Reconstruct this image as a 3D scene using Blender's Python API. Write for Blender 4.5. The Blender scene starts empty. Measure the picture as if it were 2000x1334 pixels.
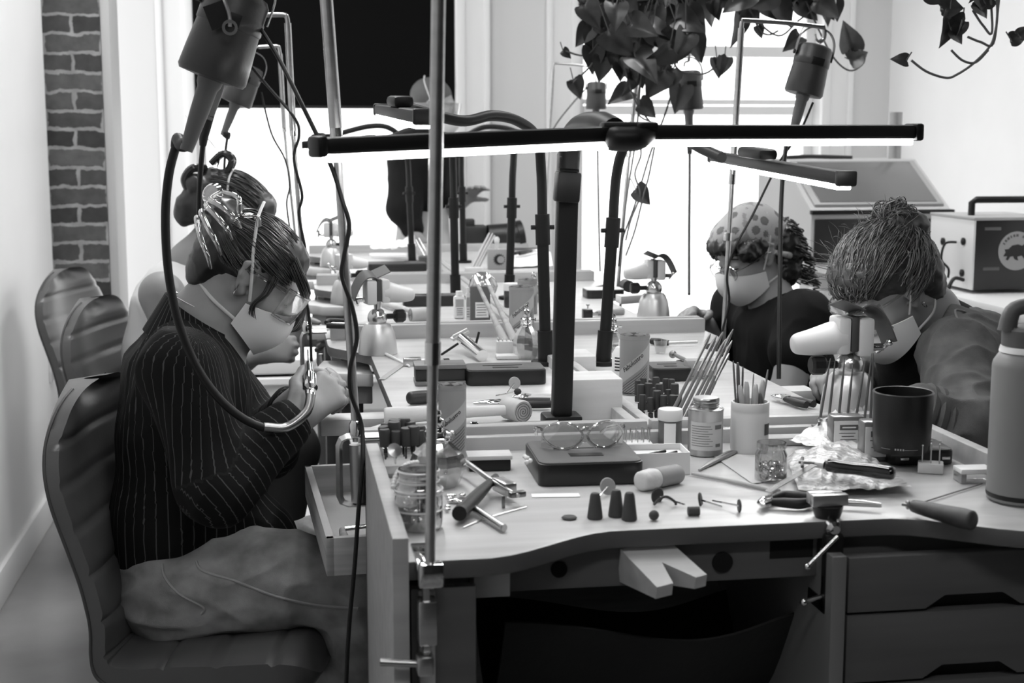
import bpy, bmesh, math, random
import numpy as np
from mathutils import Vector, Matrix, Quaternion
from mathutils import noise as mnoise
R = math.radians
random.seed(7)
SC = bpy.context.scene
COL = SC.collection

# ------------------------------------------------------------------ camera
F = 2778.0
YAW, PITCH, ZC = R(9.2), math.atan(402 / F), 1.39
cam_d = bpy.data.cameras.new('camera'); cam = bpy.data.objects.new('camera', cam_d); COL.objects.link(cam)
cam_d.sensor_width = 36; cam_d.lens = 36 * F / 2000
cam_d.clip_start = .05; cam_d.clip_end = 60
cam.location = (0, 0, ZC); cam.rotation_euler = (math.pi / 2 - PITCH, 0, -YAW)
cam_d.dof.use_dof = True; cam_d.dof.focus_distance = 2.45; cam_d.dof.aperture_fstop = 8.0
SC.camera = cam
# ------------------------------------------------------------------ world, exposure
SC.view_settings.view_transform = 'Standard'; SC.view_settings.look = 'None'
SC.view_settings.gamma = 1; SC.view_settings.use_curve_mapping = False
SC.view_settings.exposure = -0.45
w = bpy.data.worlds.new('overcast_sky'); SC.world = w; w.use_nodes = True
bg = w.node_tree.nodes['Background']; bg.inputs[0].default_value = (1, 1, 1, 1); bg.inputs[1].default_value = 3.6
try:
    SC.cycles.max_bounces = 7; SC.cycles.diffuse_bounces = 4; SC.cycles.glossy_bounces = 4
    SC.cycles.transparent_max_bounces = 16; SC.cycles.transmission_bounces = 4
    SC.cycles.sample_clamp_indirect = 6
    SC.cycles.use_denoising = True
except Exception: pass
def area(name, loc, rot, sx, sy, power, portal=False):
    l = bpy.data.lights.new(name, 'AREA'); l.shape = 'RECTANGLE'; l.size = sx; l.size_y = sy; l.energy = power
    o = bpy.data.objects.new(name, l); COL.objects.link(o); o.location = loc; o.rotation_euler = rot
    if portal: l.cycles.is_portal = True
    return o
# daylight openings (portals), ceiling fixtures of the room, and an added front fill
area('daylight_portal', (.237, 7.36, 1.7), (R(-90), 0, 0), 1.29, 3.0, 1, True)
area('daylight_portal', (2.155, 7.36, 1.7), (R(-90), 0, 0), 1.29, 3.0, 1, True)
area('ceiling_lamp_or_fill', (-.15, 4.6, 3.28), (0, 0, 0), .3, 2.4, 62)
area('ceiling_lamp_or_fill', (1.9, 4.4, 3.28), (0, 0, 0), .3, 2.4, 62)
area('ceiling_lamp_or_fill', (.3, 2.2, 3.28), (0, 0, 0), .3, 1.2, 22)
area('ceiling_lamp_or_fill', (.5, -.7, 3.28), (0, 0, 0), 1.6, .3, 36)  # fill lamp added behind the camera to brighten front faces

# ------------------------------------------------------------------ pixel helpers: a pixel of the 2000x1334 photo to a point of the place
_sp, _cp, _st, _ct = math.sin(YAW), math.cos(YAW), math.sin(PITCH), math.cos(PITCH)
def ray(u, v):
    a = (u - 1000) / F; b = (667 - v) / F; h = _ct + b * _st
    return Vector((a * _cp + h * _sp, -a * _sp + h * _cp, b * _ct - _st))
def W(u, v, z=.93):
    d = ray(u, v); t = (z - ZC) / d.z; return Vector((d.x * t, d.y * t, z))
def DY(u, v, Y):
    d = ray(u, v); t = Y / d.y; return Vector((d.x * t, Y, ZC + d.z * t))
def DX(u, v, X):
    d = ray(u, v); t = X / d.x; return Vector((X, d.y * t, ZC + d.z * t))
V = Vector

# ------------------------------------------------------------------ materials (greys: the photograph is black and white)
MATS = {}
def mat(name, g, rough=.5, metal=0, var=0, vs=(8, 8, 8), bump=0, bs=80, spec=.5, coat=0, alpha=1, emit=0, sheen=0):
    if name in MATS: return MATS[name]
    m = bpy.data.materials.new(name); m.use_nodes = True; nt = m.node_tree; p = nt.nodes['Principled BSDF']
    p.inputs['Base Color'].default_value = (g, g, g, 1); p.inputs['Roughness'].default_value = rough
    p.inputs['Metallic'].default_value = metal; p.inputs['Specular IOR Level'].default_value = spec
    p.inputs['Coat Weight'].default_value = coat
    if sheen: p.inputs['Sheen Weight'].default_value = sheen
    if emit:
        p.inputs['Emission Color'].default_value = (1, 1, 1, 1); p.inputs['Emission Strength'].default_value = emit
    if var or bump:
        tc = nt.nodes.new('ShaderNodeTexCoord'); mp = nt.nodes.new('ShaderNodeMapping'); mp.inputs['Scale'].default_value = vs
        nt.links.new(tc.outputs['Object'], mp.inputs['Vector'])
    if var:
        n = nt.nodes.new('ShaderNodeTexNoise'); n.inputs['Scale'].default_value = 1; n.inputs['Detail'].default_value = 6
        nt.links.new(mp.outputs[0], n.inputs['Vector'])
        r = nt.nodes.new('ShaderNodeMapRange'); r.inputs[1].default_value = .3; r.inputs[2].default_value = .7
        r.inputs[3].default_value = max(0, g * (1 - var)); r.inputs[4].default_value = min(1, g * (1 + var))
        nt.links.new(n.outputs['Fac'], r.inputs[0]); nt.links.new(r.outputs[0], p.inputs['Base Color'])
    if bump:
        n2 = nt.nodes.new('ShaderNodeTexNoise'); n2.inputs['Scale'].default_value = bs; n2.inputs['Detail'].default_value = 4
        b = nt.nodes.new('ShaderNodeBump'); b.inputs['Strength'].default_value = bump; b.inputs['Distance'].default_value = .004
        nt.links.new(tc.outputs['Object'], n2.inputs['Vector'])
        nt.links.new(n2.outputs['Fac'], b.inputs['Height']); nt.links.new(b.outputs[0], p.inputs['Normal'])
    MATS[name] = m; return m
def glassy(name, tint=.95, lo=.06, hi=.9, rough=.02, pw=3.0):
    """thin clear wall: see-through face on, mirror-like at its edges"""
    m = bpy.data.materials.new(name); m.use_nodes = True; nt = m.node_tree; nt.nodes.remove(nt.nodes['Principled BSDF'])
    t = nt.nodes.new('ShaderNodeBsdfTransparent'); t.inputs[0].default_value = (tint, tint, tint, 1)
    g = nt.nodes.new('ShaderNodeBsdfGlossy'); g.inputs['Roughness'].default_value = rough
    lw = nt.nodes.new('ShaderNodeLayerWeight'); lw.inputs[0].default_value = .5
    pwn = nt.nodes.new('ShaderNodeMath'); pwn.operation = 'POWER'; pwn.inputs[1].default_value = pw
    r = nt.nodes.new('ShaderNodeMapRange'); r.inputs[3].default_value = lo; r.inputs[4].default_value = hi
    mx = nt.nodes.new('ShaderNodeMixShader'); out = nt.nodes['Material Output']
    nt.links.new(lw.outputs['Facing'], pwn.inputs[0]); nt.links.new(pwn.outputs[0], r.inputs[0]); nt.links.new(r.outputs[0], mx.inputs[0])
    nt.links.new(t.outputs[0], mx.inputs[1]); nt.links.new(g.outputs[0], mx.inputs[2]); nt.links.new(mx.outputs[0], out.inputs[0])
    MATS[name] = m; return m
GLASS = glassy('clear_glass', .92, .10, 1.0, .03, 1.6); CUTGLASS = glassy('cut_glass', .88, .30, 1.0, .06, 1.2); PANE = glassy('window_glass', .97, .03, .5, .0); PLASTIC = glassy('clear_plastic', .9, .12, .95, .08, 2)
BAGM = glassy('wrinkled_film', .85, .35, .95, .15, 1.2)
def wood(name, g, dirn=(2, 30, 30), var=.18, rough=.45):
    return mat(name, g, rough, var=var, vs=dirn, bump=.05, bs=60)
WOOD_TOP = wood('bench_top_wood', .50, (3, 40, 40), .12, .33)
WOOD_TOPY = wood('bench_top_wood_y', .52, (40, 3, 40), .12, .33)
WOOD_RAW = wood('pale_raw_wood', .55, (4, 30, 30), .15, .6)
WOOD_DK = wood('brown_wood', .16, (4, 40, 40), .35, .5)
WOOD_MID = wood('handle_wood', .30, (4, 50, 50), .25, .45)
PLY = wood('plywood', .42, (3, 3, 90), .2, .55)
WHITE = mat('white_paint', .86, .6, var=.03, vs=(2, 2, 2)); TRIM = mat('white_trim', .80, .5)
STEEL = mat('brushed_steel', .55, .3, 1, var=.1, vs=(4, 4, 60)); CHROME = mat('polished_chrome', .75, .08, 1)
DSTEEL = mat('dark_steel', .22, .35, 1); ALU = mat('cast_aluminium', .62, .38, .75, bump=.05, bs=300)
BLACK = mat('black_plastic', .008, .45, spec=.35); BLACKM = mat('black_matte_metal', .006, .5, 0, spec=.3); RUBBER = mat('black_rubber', .010, .5, spec=.4)
GREYP = mat('grey_plastic', .12, .45, bump=.03, bs=200); MIDP = mat('mid_grey_plastic', .28, .5)
PLWHITE = mat('white_plastic', .78, .4); PAPER = mat('white_paper', .82, .8); CARD = mat('grey_card', .38, .7)
LEATHER = mat('dark_leather', .05, .4, bump=.15, bs=90, var=.2)
LED = mat('led_strip', 1, .5, emit=34)

# ------------------------------------------------------------------ mesh builder
class MB:
    def __init__(s): s.bm = bmesh.new()
    def _add(s, vs, fs):
        b = [s.bm.verts.new(v) for v in vs]; out = []
        for f in fs:
            try: out.append(s.bm.faces.new([b[i] for i in f]))
            except ValueError: pass
        return b, out
    def box(s, c, d, bev=0, rot=None, seg=2):
        """box with centre c, full size d, bevel, rotation (euler tuple or matrix)"""
        t = bmesh.new(); bmesh.ops.create_cube(t, size=1); bmesh.ops.scale(t, vec=d, verts=t.verts)
        if bev: bmesh.ops.bevel(t, geom=t.edges[:], offset=min(bev, min(d) * .49), segments=seg, profile=.5, affect='EDGES')
        M = Matrix.Translation(c)
        if rot is not None:
            from mathutils import Euler
            M = M @ (rot.to_4x4() if isinstance(rot, Matrix) else Euler(rot).to_matrix().to_4x4())
        t.verts.ensure_lookup_table(); t.verts.index_update()
        s._add([M @ v.co for v in t.verts], [[v.index for v in f.verts] for f in t.faces]); t.free(); return s
    def bb(s, lo, hi, bev=0):
        lo, hi = V(lo), V(hi); return s.box((lo + hi) / 2, hi - lo, bev)
    def ring_tube(s, pts, rad, seg=12, caps=True, up=None, flat=None, closed=False):
        n = len(pts); pts = [V(p) for p in pts]
        if not hasattr(rad, '__len__'): rad = [rad] * n
        T = []
        for i in range(n):
            if closed: t = pts[(i + 1) % n] - pts[i - 1]
            else: t = pts[min(i + 1, n - 1)] - pts[max(i - 1, 0)]
            T.append(t.normalized() if t.length > 1e-9 else V((0, 0, 1)))
        a = V(up) if up is not None else (V((0, 0, 1)) if abs(T[0].z) < .9 else V((1, 0, 0)))
        N = (a - T[0] * a.dot(T[0])).normalized(); vs = []
        for i in range(n):
            N = (N - T[i] * N.dot(T[i]));  N = N.normalized() if N.length > 1e-6 else T[i].orthogonal().normalized()
            B = T[i].cross(N)
            for k in range(seg):
                th = 2 * math.pi * k / seg; ca, sa = math.cos(th), math.sin(th)
                if flat: ca, sa = ca * flat[0], sa * flat[1]
                vs.append(pts[i] + (N * ca + B * sa) * rad[i])
        fs = []
        for i in range(n if closed else n - 1):
            j = (i + 1) % n
            for k in range(seg): fs.append((i * seg + k, i * seg + (k + 1) % seg, j * seg + (k + 1) % seg, j * seg + k))
        if caps and not closed:
            fs.append(tuple(range(seg))[::-1]); fs.append(tuple((n - 1) * seg + k for k in range(seg)))
        s._add(vs, fs); return s
    def tube(s, pts, r, seg=12, sub=6, caps=True, closed=False):
        """smooth tube through control points (Catmull-Rom)"""
        pts = [V(p) for p in pts]
        if not hasattr(r, '__len__'): r = [r] * len(pts)
        P2, R2 = spline(pts, r, sub, closed); return s.ring_tube(P2, R2, seg, caps, closed=closed)
    def cyl(s, p0, p1, r0, r1=None, seg=20, caps=True):
        return s.ring_tube([p0, p1], [r0, r0 if r1 is None else r1], seg, caps)
    def lathe(s, prof, c=(0, 0, 0), axis=(0, 0, 1), seg=28, cap=True):
        """profile [(radius, height)...] turned about axis through c"""
        c = V(c); A = V(axis).normalized(); q = V((0, 0, 1)).rotation_difference(A); vs = []; n = len(prof)
        for r, h in prof:
            for k in range(seg):
                th = 2 * math.pi * k / seg; vs.append(c + q @ V((r * math.cos(th), r * math.sin(th), h)))
        fs = [(i * seg + k, i * seg + (k + 1) % seg, (i + 1) * seg + (k + 1) % seg, (i + 1) * seg + k) for i in range(n - 1) for k in range(seg)]
        if cap and prof[0][0] > 1e-6: fs.append(tuple(range(seg))[::-1])
        if cap and prof[-1][0] > 1e-6: fs.append(tuple((n - 1) * seg + k for k in range(seg)))
        s._add(vs, fs); return s
    def ell(s, c, r, rot=None, seg=20, rings=12):
        c = V(c); r = (r, r, r) if not hasattr(r, '__len__') else r
        q = Matrix.Identity(3) if rot is None else rot; vs = []
        for i in range(rings + 1):
            ph = math.pi * i / rings - math.pi / 2; rr = max(math.cos(ph), 1e-4)
            for k in range(seg):
                th = 2 * math.pi * k / seg; vs.append(c + q @ V((r[0] * rr * math.cos(th), r[1] * rr * math.sin(th), r[2] * math.sin(ph))))
        fs = [(i * seg + k, i * seg + (k + 1) % seg, (i + 1) * seg + (k + 1) % seg, (i + 1) * seg + k) for i in range(rings) for k in range(seg)]
        s._add(vs, fs); return s
    def prism(s, out, z0, z1, bev=0, M=None):
        """outline of xy points extruded from z0 to z1"""
        t = bmesh.new(); vs = [t.verts.new((x, y, z0)) for x, y in out]; f = t.faces.new(vs)
        r = bmesh.ops.extrude_face_region(t, geom=[f])
        bmesh.ops.translate(t, vec=(0, 0, z1 - z0), verts=[g for g in r['geom'] if isinstance(g, bmesh.types.BMVert)])
        bmesh.ops.recalc_face_normals(t, faces=t.faces[:])
        if bev:
            es = [e for e in t.edges if len(e.link_faces) == 2 and e.calc_face_angle(0) > R(50)]
            bmesh.ops.bevel(t, geom=es, offset=bev, segments=2, profile=.5, affect='EDGES')
        t.verts.index_update(); M = M or Matrix.Identity(4)
        s._add([M @ v.co for v in t.verts], [[v.index for v in f.verts] for f in t.faces]); t.free(); return s
    def grid(s, fn, nu, nv, thick=0):
        """sheet from fn(u,v) in 0..1; thick gives it a back"""
        P = [[V(fn(i / nu, j / nv)) for j in range(nv + 1)] for i in range(nu + 1)]
        idx = lambda i, j: i * (nv + 1) + j
        vs = [P[i][j] for i in range(nu + 1) for j in range(nv + 1)]
        fs = [(idx(i, j), idx(i + 1, j), idx(i + 1, j + 1), idx(i, j + 1)) for i in range(nu) for j in range(nv)]
        if thick:
            n = len(vs); N = []
            for i in range(nu + 1):
                for j in range(nv + 1):
                    a = P[min(i + 1, nu)][j] - P[max(i - 1, 0)][j]; b = P[i][min(j + 1, nv)] - P[i][max(j - 1, 0)]
                    N.append(a.cross(b).normalized())
            vs = vs + [vs[k] - N[k] * thick for k in range(n)]
            fs = fs + [tuple(k + n for k in f[::-1]) for f in fs]
            rim = [idx(i, 0) for i in range(nu + 1)] + [idx(nu, j) for j in range(1, nv + 1)] + [idx(i, nv) for i in range(nu - 1, -1, -1)] + [idx(0, j) for j in range(nv - 1, 0, -1)]
            for k in range(len(rim)): a, b = rim[k], rim[(k + 1) % len(rim)]; fs.append((a, a + n, b + n, b)[::-1])
        s._add(vs, fs); return s
    def obj(s, name, m, parent=None, at=None, ang=38, fix=True):
        """link as one object; verts are world coordinates minus the parent's place (or minus at)"""
        if fix: bmesh.ops.recalc_face_normals(s.bm, faces=s.bm.faces[:])
        org = V((0, 0, 0))
        if at is not None: org = V(at)
        elif parent is not None and parent.get('_world'): org = V(parent['_world'])
        if org.length: bmesh.ops.translate(s.bm, vec=-org, verts=s.bm.verts)
        me = bpy.data.meshes.new(name); s.bm.to_mesh(me); s.bm.free()
        me.shade_smooth()
        try: me.set_sharp_from_angle(angle=R(ang))
        except Exception: pass
        o = bpy.data.objects.new(name, me); COL.objects.link(o)
        if m is not None: me.materials.append(m)
        if parent is not None:
            o.parent = parent
            if parent.get('_world'): o['_world'] = list(V((0, 0, 0)) + org)
        elif at is not None: o.location = at; o['_world'] = list(org)
        return o
def spline(pts, r, sub=6, closed=False):
    n = len(pts); P2 = []; R2 = []
    if n < 3 and not closed: return pts, list(r)
    for i in range(n if closed else n - 1):
        g = lambda k: pts[k % n] if closed else pts[max(0, min(n - 1, k))]
        p0, p1, p2, p3 = g(i - 1), g(i), g(i + 1), g(i + 2); r1, r2 = r[i], r[(i + 1) % n]
        for k in range(sub):
            t = k / sub
            P2.append(.5 * ((2 * p1) + (p2 - p0) * t + (2 * p0 - 5 * p1 + 4 * p2 - p3) * t * t + (3 * p1 - p0 - 3 * p2 + p3) * t ** 3)); R2.append(r1 + (r2 - r1) * t)
    if not closed: P2.append(pts[-1]); R2.append(r[-1])
    return P2, R2
def tag(o, label=None, cat=None, group=None, kind=None):
    if label: o['label'] = label
    if cat: o['category'] = cat
    if group: o['group'] = group
    if kind: o['kind'] = kind
    return o
def thing(name, label, cat, loc=(0, 0, 0), rz=0, group=None, world=False):
    """an Empty at the thing's base; its parts are children. world=True: parts are given in world coordinates"""
    o = bpy.data.objects.new(name, None); o.empty_display_size = .02; COL.objects.link(o)
    o.location = loc; o.rotation_euler = (0, 0, rz)
    if world: o['_world'] = list(loc)
    return tag(o, label, cat, group)
def kids(o): return [c for c in COL.objects if c.parent == o]
def dup(o, loc=None, rz=None, label=None, group=None, parent=None):
    c = o.copy(); COL.objects.link(c)
    if parent is not None: c.parent = parent
    if loc is not None: c.location = loc
    if rz is not None: c.rotation_euler = (0, 0, rz)
    if label: c['label'] = label
    if group: c['group'] = group
    for ch in list(o.children): dup(ch, parent=c)
    return c
def struct(name, mb, m, **k):
    o = mb.obj(name, m, **k); o['kind'] = 'structure'; return o
def smooth(a, b, t):
    t = max(0, min(1, (t - a) / (b - a))); return t * t * (3 - 2 * t)
# ================================================================== smooth bodies: blended capsules and ellipsoids, meshed by surface nets
def CAP(a, b, ra, rb=None, k=None, s=None): return ('c', V(a), V(b), ra, ra if rb is None else rb, k, s)
def ELL(c, r, rot=None, k=None, s=None): return ('e', V(c), V(r), rot, None, k, s)
def CUT(c, r, rot=None, k=.006): return ('x', V(c), V(r), rot, None, k, None)
def CHAIN(pts, rad, k=None, s=None): return [CAP(pts[i], pts[i + 1], rad[i], rad[i + 1], k, s) for i in range(len(pts) - 1)]
def sdf_mesh(prims, res=.005, k=.02):
    """returns verts (n,3), quads (m,4), stripe attribute (n)"""
    lo = np.array([1e9] * 3); hi = -lo
    def bounds(p):
        if p[0] == 'c': a, b, r = np.array(p[1]), np.array(p[2]), max(p[3], p[4]); return np.minimum(a, b) - r, np.maximum(a, b) + r
        c = np.array(p[1]); r = np.array(p[2])
        if p[3] is not None: r = np.array([max(r)] * 3)
        return c - r, c + r
    for p in prims:
        if p[0] == 'x': continue
        a, b = bounds(p); lo = np.minimum(lo, a); hi = np.maximum(hi, b)
    lo -= 3 * res + .5 * k; hi += 3 * res + .5 * k
    n = np.ceil((hi - lo) / res).astype(int) + 1
    D = np.full(n, .5, np.float32); S = np.zeros(n, np.float32)
    ax = [(lo[i] + res * np.arange(n[i])).astype(np.float32) for i in range(3)]
    for p in prims:
        a, b = bounds(p); kk = p[5] if p[5] is not None else k; m = kk + 3 * res
        i0 = np.clip(np.floor((a - m - lo) / res).astype(int), 0, n - 1); i1 = np.clip(np.ceil((b + m - lo) / res).astype(int) + 1, 1, n)
        sl = tuple(slice(i0[i], i1[i]) for i in range(3))
        X = ax[0][sl[0]][:, None, None]; Y = ax[1][sl[1]][None, :, None]; Z = ax[2][sl[2]][None, None, :]
        if p[0] == 'c':
            A = np.array(p[1], np.float32); E_ = np.array(p[2], np.float32) - A; L2 = float((E_ ** 2).sum()) + 1e-12
            px, py, pz = X - A[0], Y - A[1], Z - A[2]
            t = np.clip((px * E_[0] + py * E_[1] + pz * E_[2]) / L2, 0, 1)
            d = np.sqrt((px - t * E_[0]) ** 2 + (py - t * E_[1]) ** 2 + (pz - t * E_[2]) ** 2) - (p[3] + (p[4] - p[3]) * t)
        else:
            c = np.array(p[1], np.float32); r = np.array(p[2], np.float32); q = (X - c[0], Y - c[1], Z - c[2])
            if p[3] is not None:
                Mx = np.array(p[3].transposed(), np.float32); q = tuple(Mx[i, 0] * q[0] + Mx[i, 1] * q[1] + Mx[i, 2] * q[2] for i in range(3))
            k0 = np.sqrt((q[0] / r[0]) ** 2 + (q[1] / r[1]) ** 2 + (q[2] / r[2]) ** 2)
            k1 = np.sqrt((q[0] / r[0] ** 2) ** 2 + (q[1] / r[1] ** 2) ** 2 + (q[2] / r[2] ** 2) ** 2) + 1e-6
            d = k0 * (k0 - 1) / k1
        cur = D[sl]
        if p[0] == 'x':
            h = np.maximum(kk - np.abs(cur + d), 0) / kk; D[sl] = np.maximum(cur, -d) + h * h * kk * .25
        else:
            if p[6] is not None:
                sv = p[6](X, Y, Z) + 0 * d; S[sl] = np.where(d < cur, sv, S[sl])
            h = np.maximum(kk - np.abs(cur - d), 0) / kk; D[sl] = np.minimum(cur, d) - h * h * kk * .25
    I = D < 0
    cells = np.zeros(n - 1, np.uint8)
    for dx in (0, 1):
        for dy in (0, 1):
            for dz in (0, 1): cells += I[dx:n[0] - 1 + dx, dy:n[1] - 1 + dy, dz:n[2] - 1 + dz]
    act = np.argwhere((cells > 0) & (cells < 8)); idx = np.full(n - 1, -1, np.int32); idx[tuple(act.T)] = np.arange(len(act))
    acc = np.zeros((len(act), 3)); cnt = np.zeros(len(act))
    corners = [(x, y, z) for x in (0, 1) for y in (0, 1) for z in (0, 1)]
    for c0 in corners:
        for axn in range(3):
            if c0[axn]: continue
            c1 = list(c0); c1[axn] = 1
            a = D[tuple((act + c0).T)]; b = D[tuple((act + c1).T)]; mk = (a < 0) != (b < 0)
            t = np.where(mk, a / np.where(mk, a - b, 1), 0)
            pt = np.array(c0)[None, :] + np.zeros((len(act), 3)); pt[:, axn] += t
            acc[mk] += pt[mk]; cnt[mk] += 1
    Vt = (act + acc / cnt[:, None]) * res + lo
    st = S[tuple(act.T)]
    quads = []
    for axn in range(3):
        sl0 = [slice(None)] * 3; sl1 = [slice(None)] * 3; sl0[axn] = slice(0, -1); sl1[axn] = slice(1, None)
        e = np.argwhere(I[tuple(sl0)] != I[tuple(sl1)]); b, c = (axn + 1) % 3, (axn + 2) % 3
        e = e[(e[:, b] > 0) & (e[:, c] > 0) & (e[:, b] < n[b] - 1) & (e[:, c] < n[c] - 1)]
        q = []
        for db, dc in ((-1, -1), (0, -1), (0, 0), (-1, 0)):
            f = e.copy(); f[:, b] += db; f[:, c] += dc; q.append(idx[tuple(f.T)])
        q = np.stack(q, 1); fl = ~I[tuple(e.T)]; q[fl] = q[fl][:, ::-1]; quads.append(q)
    return Vt, np.concatenate(quads), st
def sdf_obj(name, prims, m, parent, res=.005, k=.02, fold=None, smooth_it=1, cutz=None):
    vt, q, st = sdf_mesh(prims, res, k)
    org = np.array(parent['_world']) if parent is not None and parent.get('_world') else np.zeros(3)
    if smooth_it:
        ea = np.concatenate([q[:, [0, 1]], q[:, [1, 2]], q[:, [2, 3]], q[:, [3, 0]]])
        for _ in range(smooth_it):
            s = np.zeros_like(vt); c = np.zeros(len(vt))
            for a, b in ((0, 1), (1, 0)):
                for j in range(3): s[:, j] += np.bincount(ea[:, a], vt[ea[:, b], j], len(vt))
                c += np.bincount(ea[:, a], minlength=len(vt))
            vt = vt * .5 + .5 * s / np.maximum(c, 1)[:, None]
    me = bpy.data.meshes.new(name); me.from_pydata((vt - org).tolist(), [], q.tolist()); me.update()
    if fold is not None:
        nr = np.zeros(len(vt) * 3, np.float32); me.vertices.foreach_get('normal', nr); nr = nr.reshape(-1, 3)
        h = np.array([fold(V(p)) for p in vt]); me.vertices.foreach_set('co', ((vt - org) + nr * h[:, None]).astype(np.float32).ravel()); me.update()
    at = me.attributes.new('stripe', 'FLOAT', 'POINT'); at.data.foreach_set('value', st.astype(np.float32))
    me.shade_smooth(); me.materials.append(m)
    o = bpy.data.objects.new(name, me); COL.objects.link(o)
    if parent is not None: o.parent = parent
    return o
def striped(name, base, line, pitch, width, rough=.8):
    m = bpy.data.materials.new(name); m.use_nodes = True; nt = m.node_tree; p = nt.nodes['Principled BSDF']; p.inputs['Roughness'].default_value = rough; p.inputs['Specular IOR Level'].default_value = .2
    a = nt.nodes.new('ShaderNodeAttribute'); a.attribute_name = 'stripe'
    d = nt.nodes.new('ShaderNodeMath'); d.operation = 'DIVIDE'; d.inputs[1].default_value = pitch
    f = nt.nodes.new('ShaderNodeMath'); f.operation = 'FRACT'
    l = nt.nodes.new('ShaderNodeMath'); l.operation = 'LESS_THAN'; l.inputs[1].default_value = width
    r = nt.nodes.new('ShaderNodeMapRange'); r.inputs[3].default_value = base; r.inputs[4].default_value = line
    nt.links.new(a.outputs['Fac'], d.inputs[0]); nt.links.new(d.outputs[0], f.inputs[0]); nt.links.new(f.outputs[0], l.inputs[0]); nt.links.new(l.outputs[0], r.inputs[0]); nt.links.new(r.outputs[0], p.inputs['Base Color'])
    MATS[name] = m; return m
# ---- heads, hands
class Head:
    """o: centre between the ears, yaw: facing in plan (deg from +x), pitch: downward tilt, roll"""
    def __init__(s, o, yaw, pitch, roll=0, k=1):
        s.o = V(o); s.k = k
        s.M = (Matrix.Rotation(R(yaw), 3, 'Z') @ Matrix.Rotation(R(pitch), 3, 'Y') @ Matrix.Rotation(R(roll), 3, 'X'))
    def p(s, x, y, z): return s.o + s.M @ V((x, y, z)) * s.k
    def cap(s, a, b, ra, rb=None, k=None): return CAP(s.p(*a), s.p(*b), ra * s.k, (ra if rb is None else rb) * s.k, k)
    def ell(s, c, r, k=None): return ELL(s.p(*c), V(r) * s.k, s.M, k)
    def cut(s, c, r, k=.006): return CUT(s.p(*c), V(r) * s.k, s.M, k)
    def prims(s):
        P = [s.ell((-.014, 0, .030), (.091, .072, .078)), s.ell((.032, 0, -.03), (.058, .056, .078)), s.ell((.032, 0, -.082), (.046, .044, .034)), s.ell((.066, 0, -.098), (.019, .022, .016), .02),
             s.ell((.072, 0, .024), (.018, .05, .012), .015)]
        P += [s.cap((.086, 0, .006), (.104, 0, -.034), .0075, .0115, .012), s.ell((.088, .011, -.04), (.012, .009, .008), .008), s.ell((.088, -.011, -.04), (.012, .009, .008), .008)]
        P += [s.ell((.082, 0, -.062), (.012, .024, .008), .008), s.ell((.08, 0, -.074), (.012, .021, .009), .008)]
        for y in (-1, 1):
            P += [s.ell((.056, .038 * y, -.03), (.028, .024, .022), .02), s.cut((.092, .033 * y, .0), (.016, .019, .011), .014), s.ell((.072, .032 * y, -.001), (.0135, .0145, .012), .004)]
            ring = [(.004, .071, .026), (-.012, .080, .032), (-.025, .084, .02), (-.022, .082, -.002), (-.012, .076, -.02), (-.004, .07, -.03), (.002, .068, -.026)]
            P += CHAIN([s.p(a, b * y, c) for a, b, c in ring], [.0042 * s.k] * 5 + [.006 * s.k] * 2, .006)
            P += [s.ell((-.010, .074 * y, .004), (.014, .006, .026), .008), s.ell((.004, .072 * y, -.006), (.005, .006, .008), .005)]
        return P
    def neck(s, base, r=.052): return [CAP(s.p(-.022, 0, -.05), base, r * .93, r * 1.05, .03)]
    def extras(s, parent, hairm, lashes=True, iris=True):
        for y in (-1, 1): MB().tube([s.p(.088, .018 * y, .019), s.p(.085, .034 * y, .025), s.p(.073, .052 * y, .02)], [.0022, .003, .0012], 8).obj('eyebrow', hairm, parent)
        if lashes:
            for y in (-1, 1): MB().tube([s.p(.085, .021 * y, -.005), s.p(.0875, .032 * y, -.0075), s.p(.080, .046 * y, -.005)], .0012, 6).obj('eyelashes', BLACK, parent)
def hand_prims(wrist, d, n, side, curl=(50, 55, 40), spread=4, k=1.0, thumb=35, idx=None):
    """d: along the hand, n: out of the palm, side: +1 thumb at d x n, -1 opposite"""
    w_ = V(wrist); d = V(d).normalized(); n = V(n); n = (n - d * n.dot(d)).normalized(); s = d.cross(n) * side; P = []
    K = [(.084, .027, .070), (.088, .009, .078), (.084, -.009, .072), (.076, -.025, .056)]
    for j, (kd, ks, ln) in enumerate(K):
        kn = w_ + d * kd * k + s * ks * k; P.append(CAP(w_ + s * ks * .55 * k + d * .012 * k, kn, .0145 * k, .0115 * k, .012))
        cu = curl if (idx is None or j > 0) else idx
        a = 0; p = kn; sp = R(spread * (1.5 - j))
        for c, f, r0, r1 in ((cu[0], .45, .0098, .0088), (cu[1], .31, .0088, .0080), (cu[2], .24, .0080, .0066)):
            a += R(c); dd = d * math.cos(a) + n * math.sin(a); dd = (dd + s * math.sin(sp) * math.cos(a)).normalized()
            q = p + dd * ln * f * k; P.append(CAP(p, q, r0 * k, r1 * k, .004)); p = q
    t0 = w_ + d * .022 * k + s * .024 * k; t1 = t0 + (d * .62 + s * .60 + n * .35).normalized() * .042 * k
    t2 = t1 + (d * .80 + s * .25 + n * math.sin(R(thumb))).normalized() * .033 * k; t3 = t2 + (d * .85 - s * .1 + n * math.sin(R(thumb)) * .9).normalized() * .026 * k
    P += [CAP(w_ + d * .01 * k, t0, .014 * k, .014 * k, .012), CAP(t0, t1, .0145 * k, .0115 * k, .01), CAP(t1, t2, .0108 * k, .0098 * k, .005), CAP(t2, t3, .0098 * k, .0078 * k, .004)]
    P.append(CAP(w_ - d * .03 * k, w_ + d * .02 * k, .024 * k, .022 * k, .02)); return P
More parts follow.
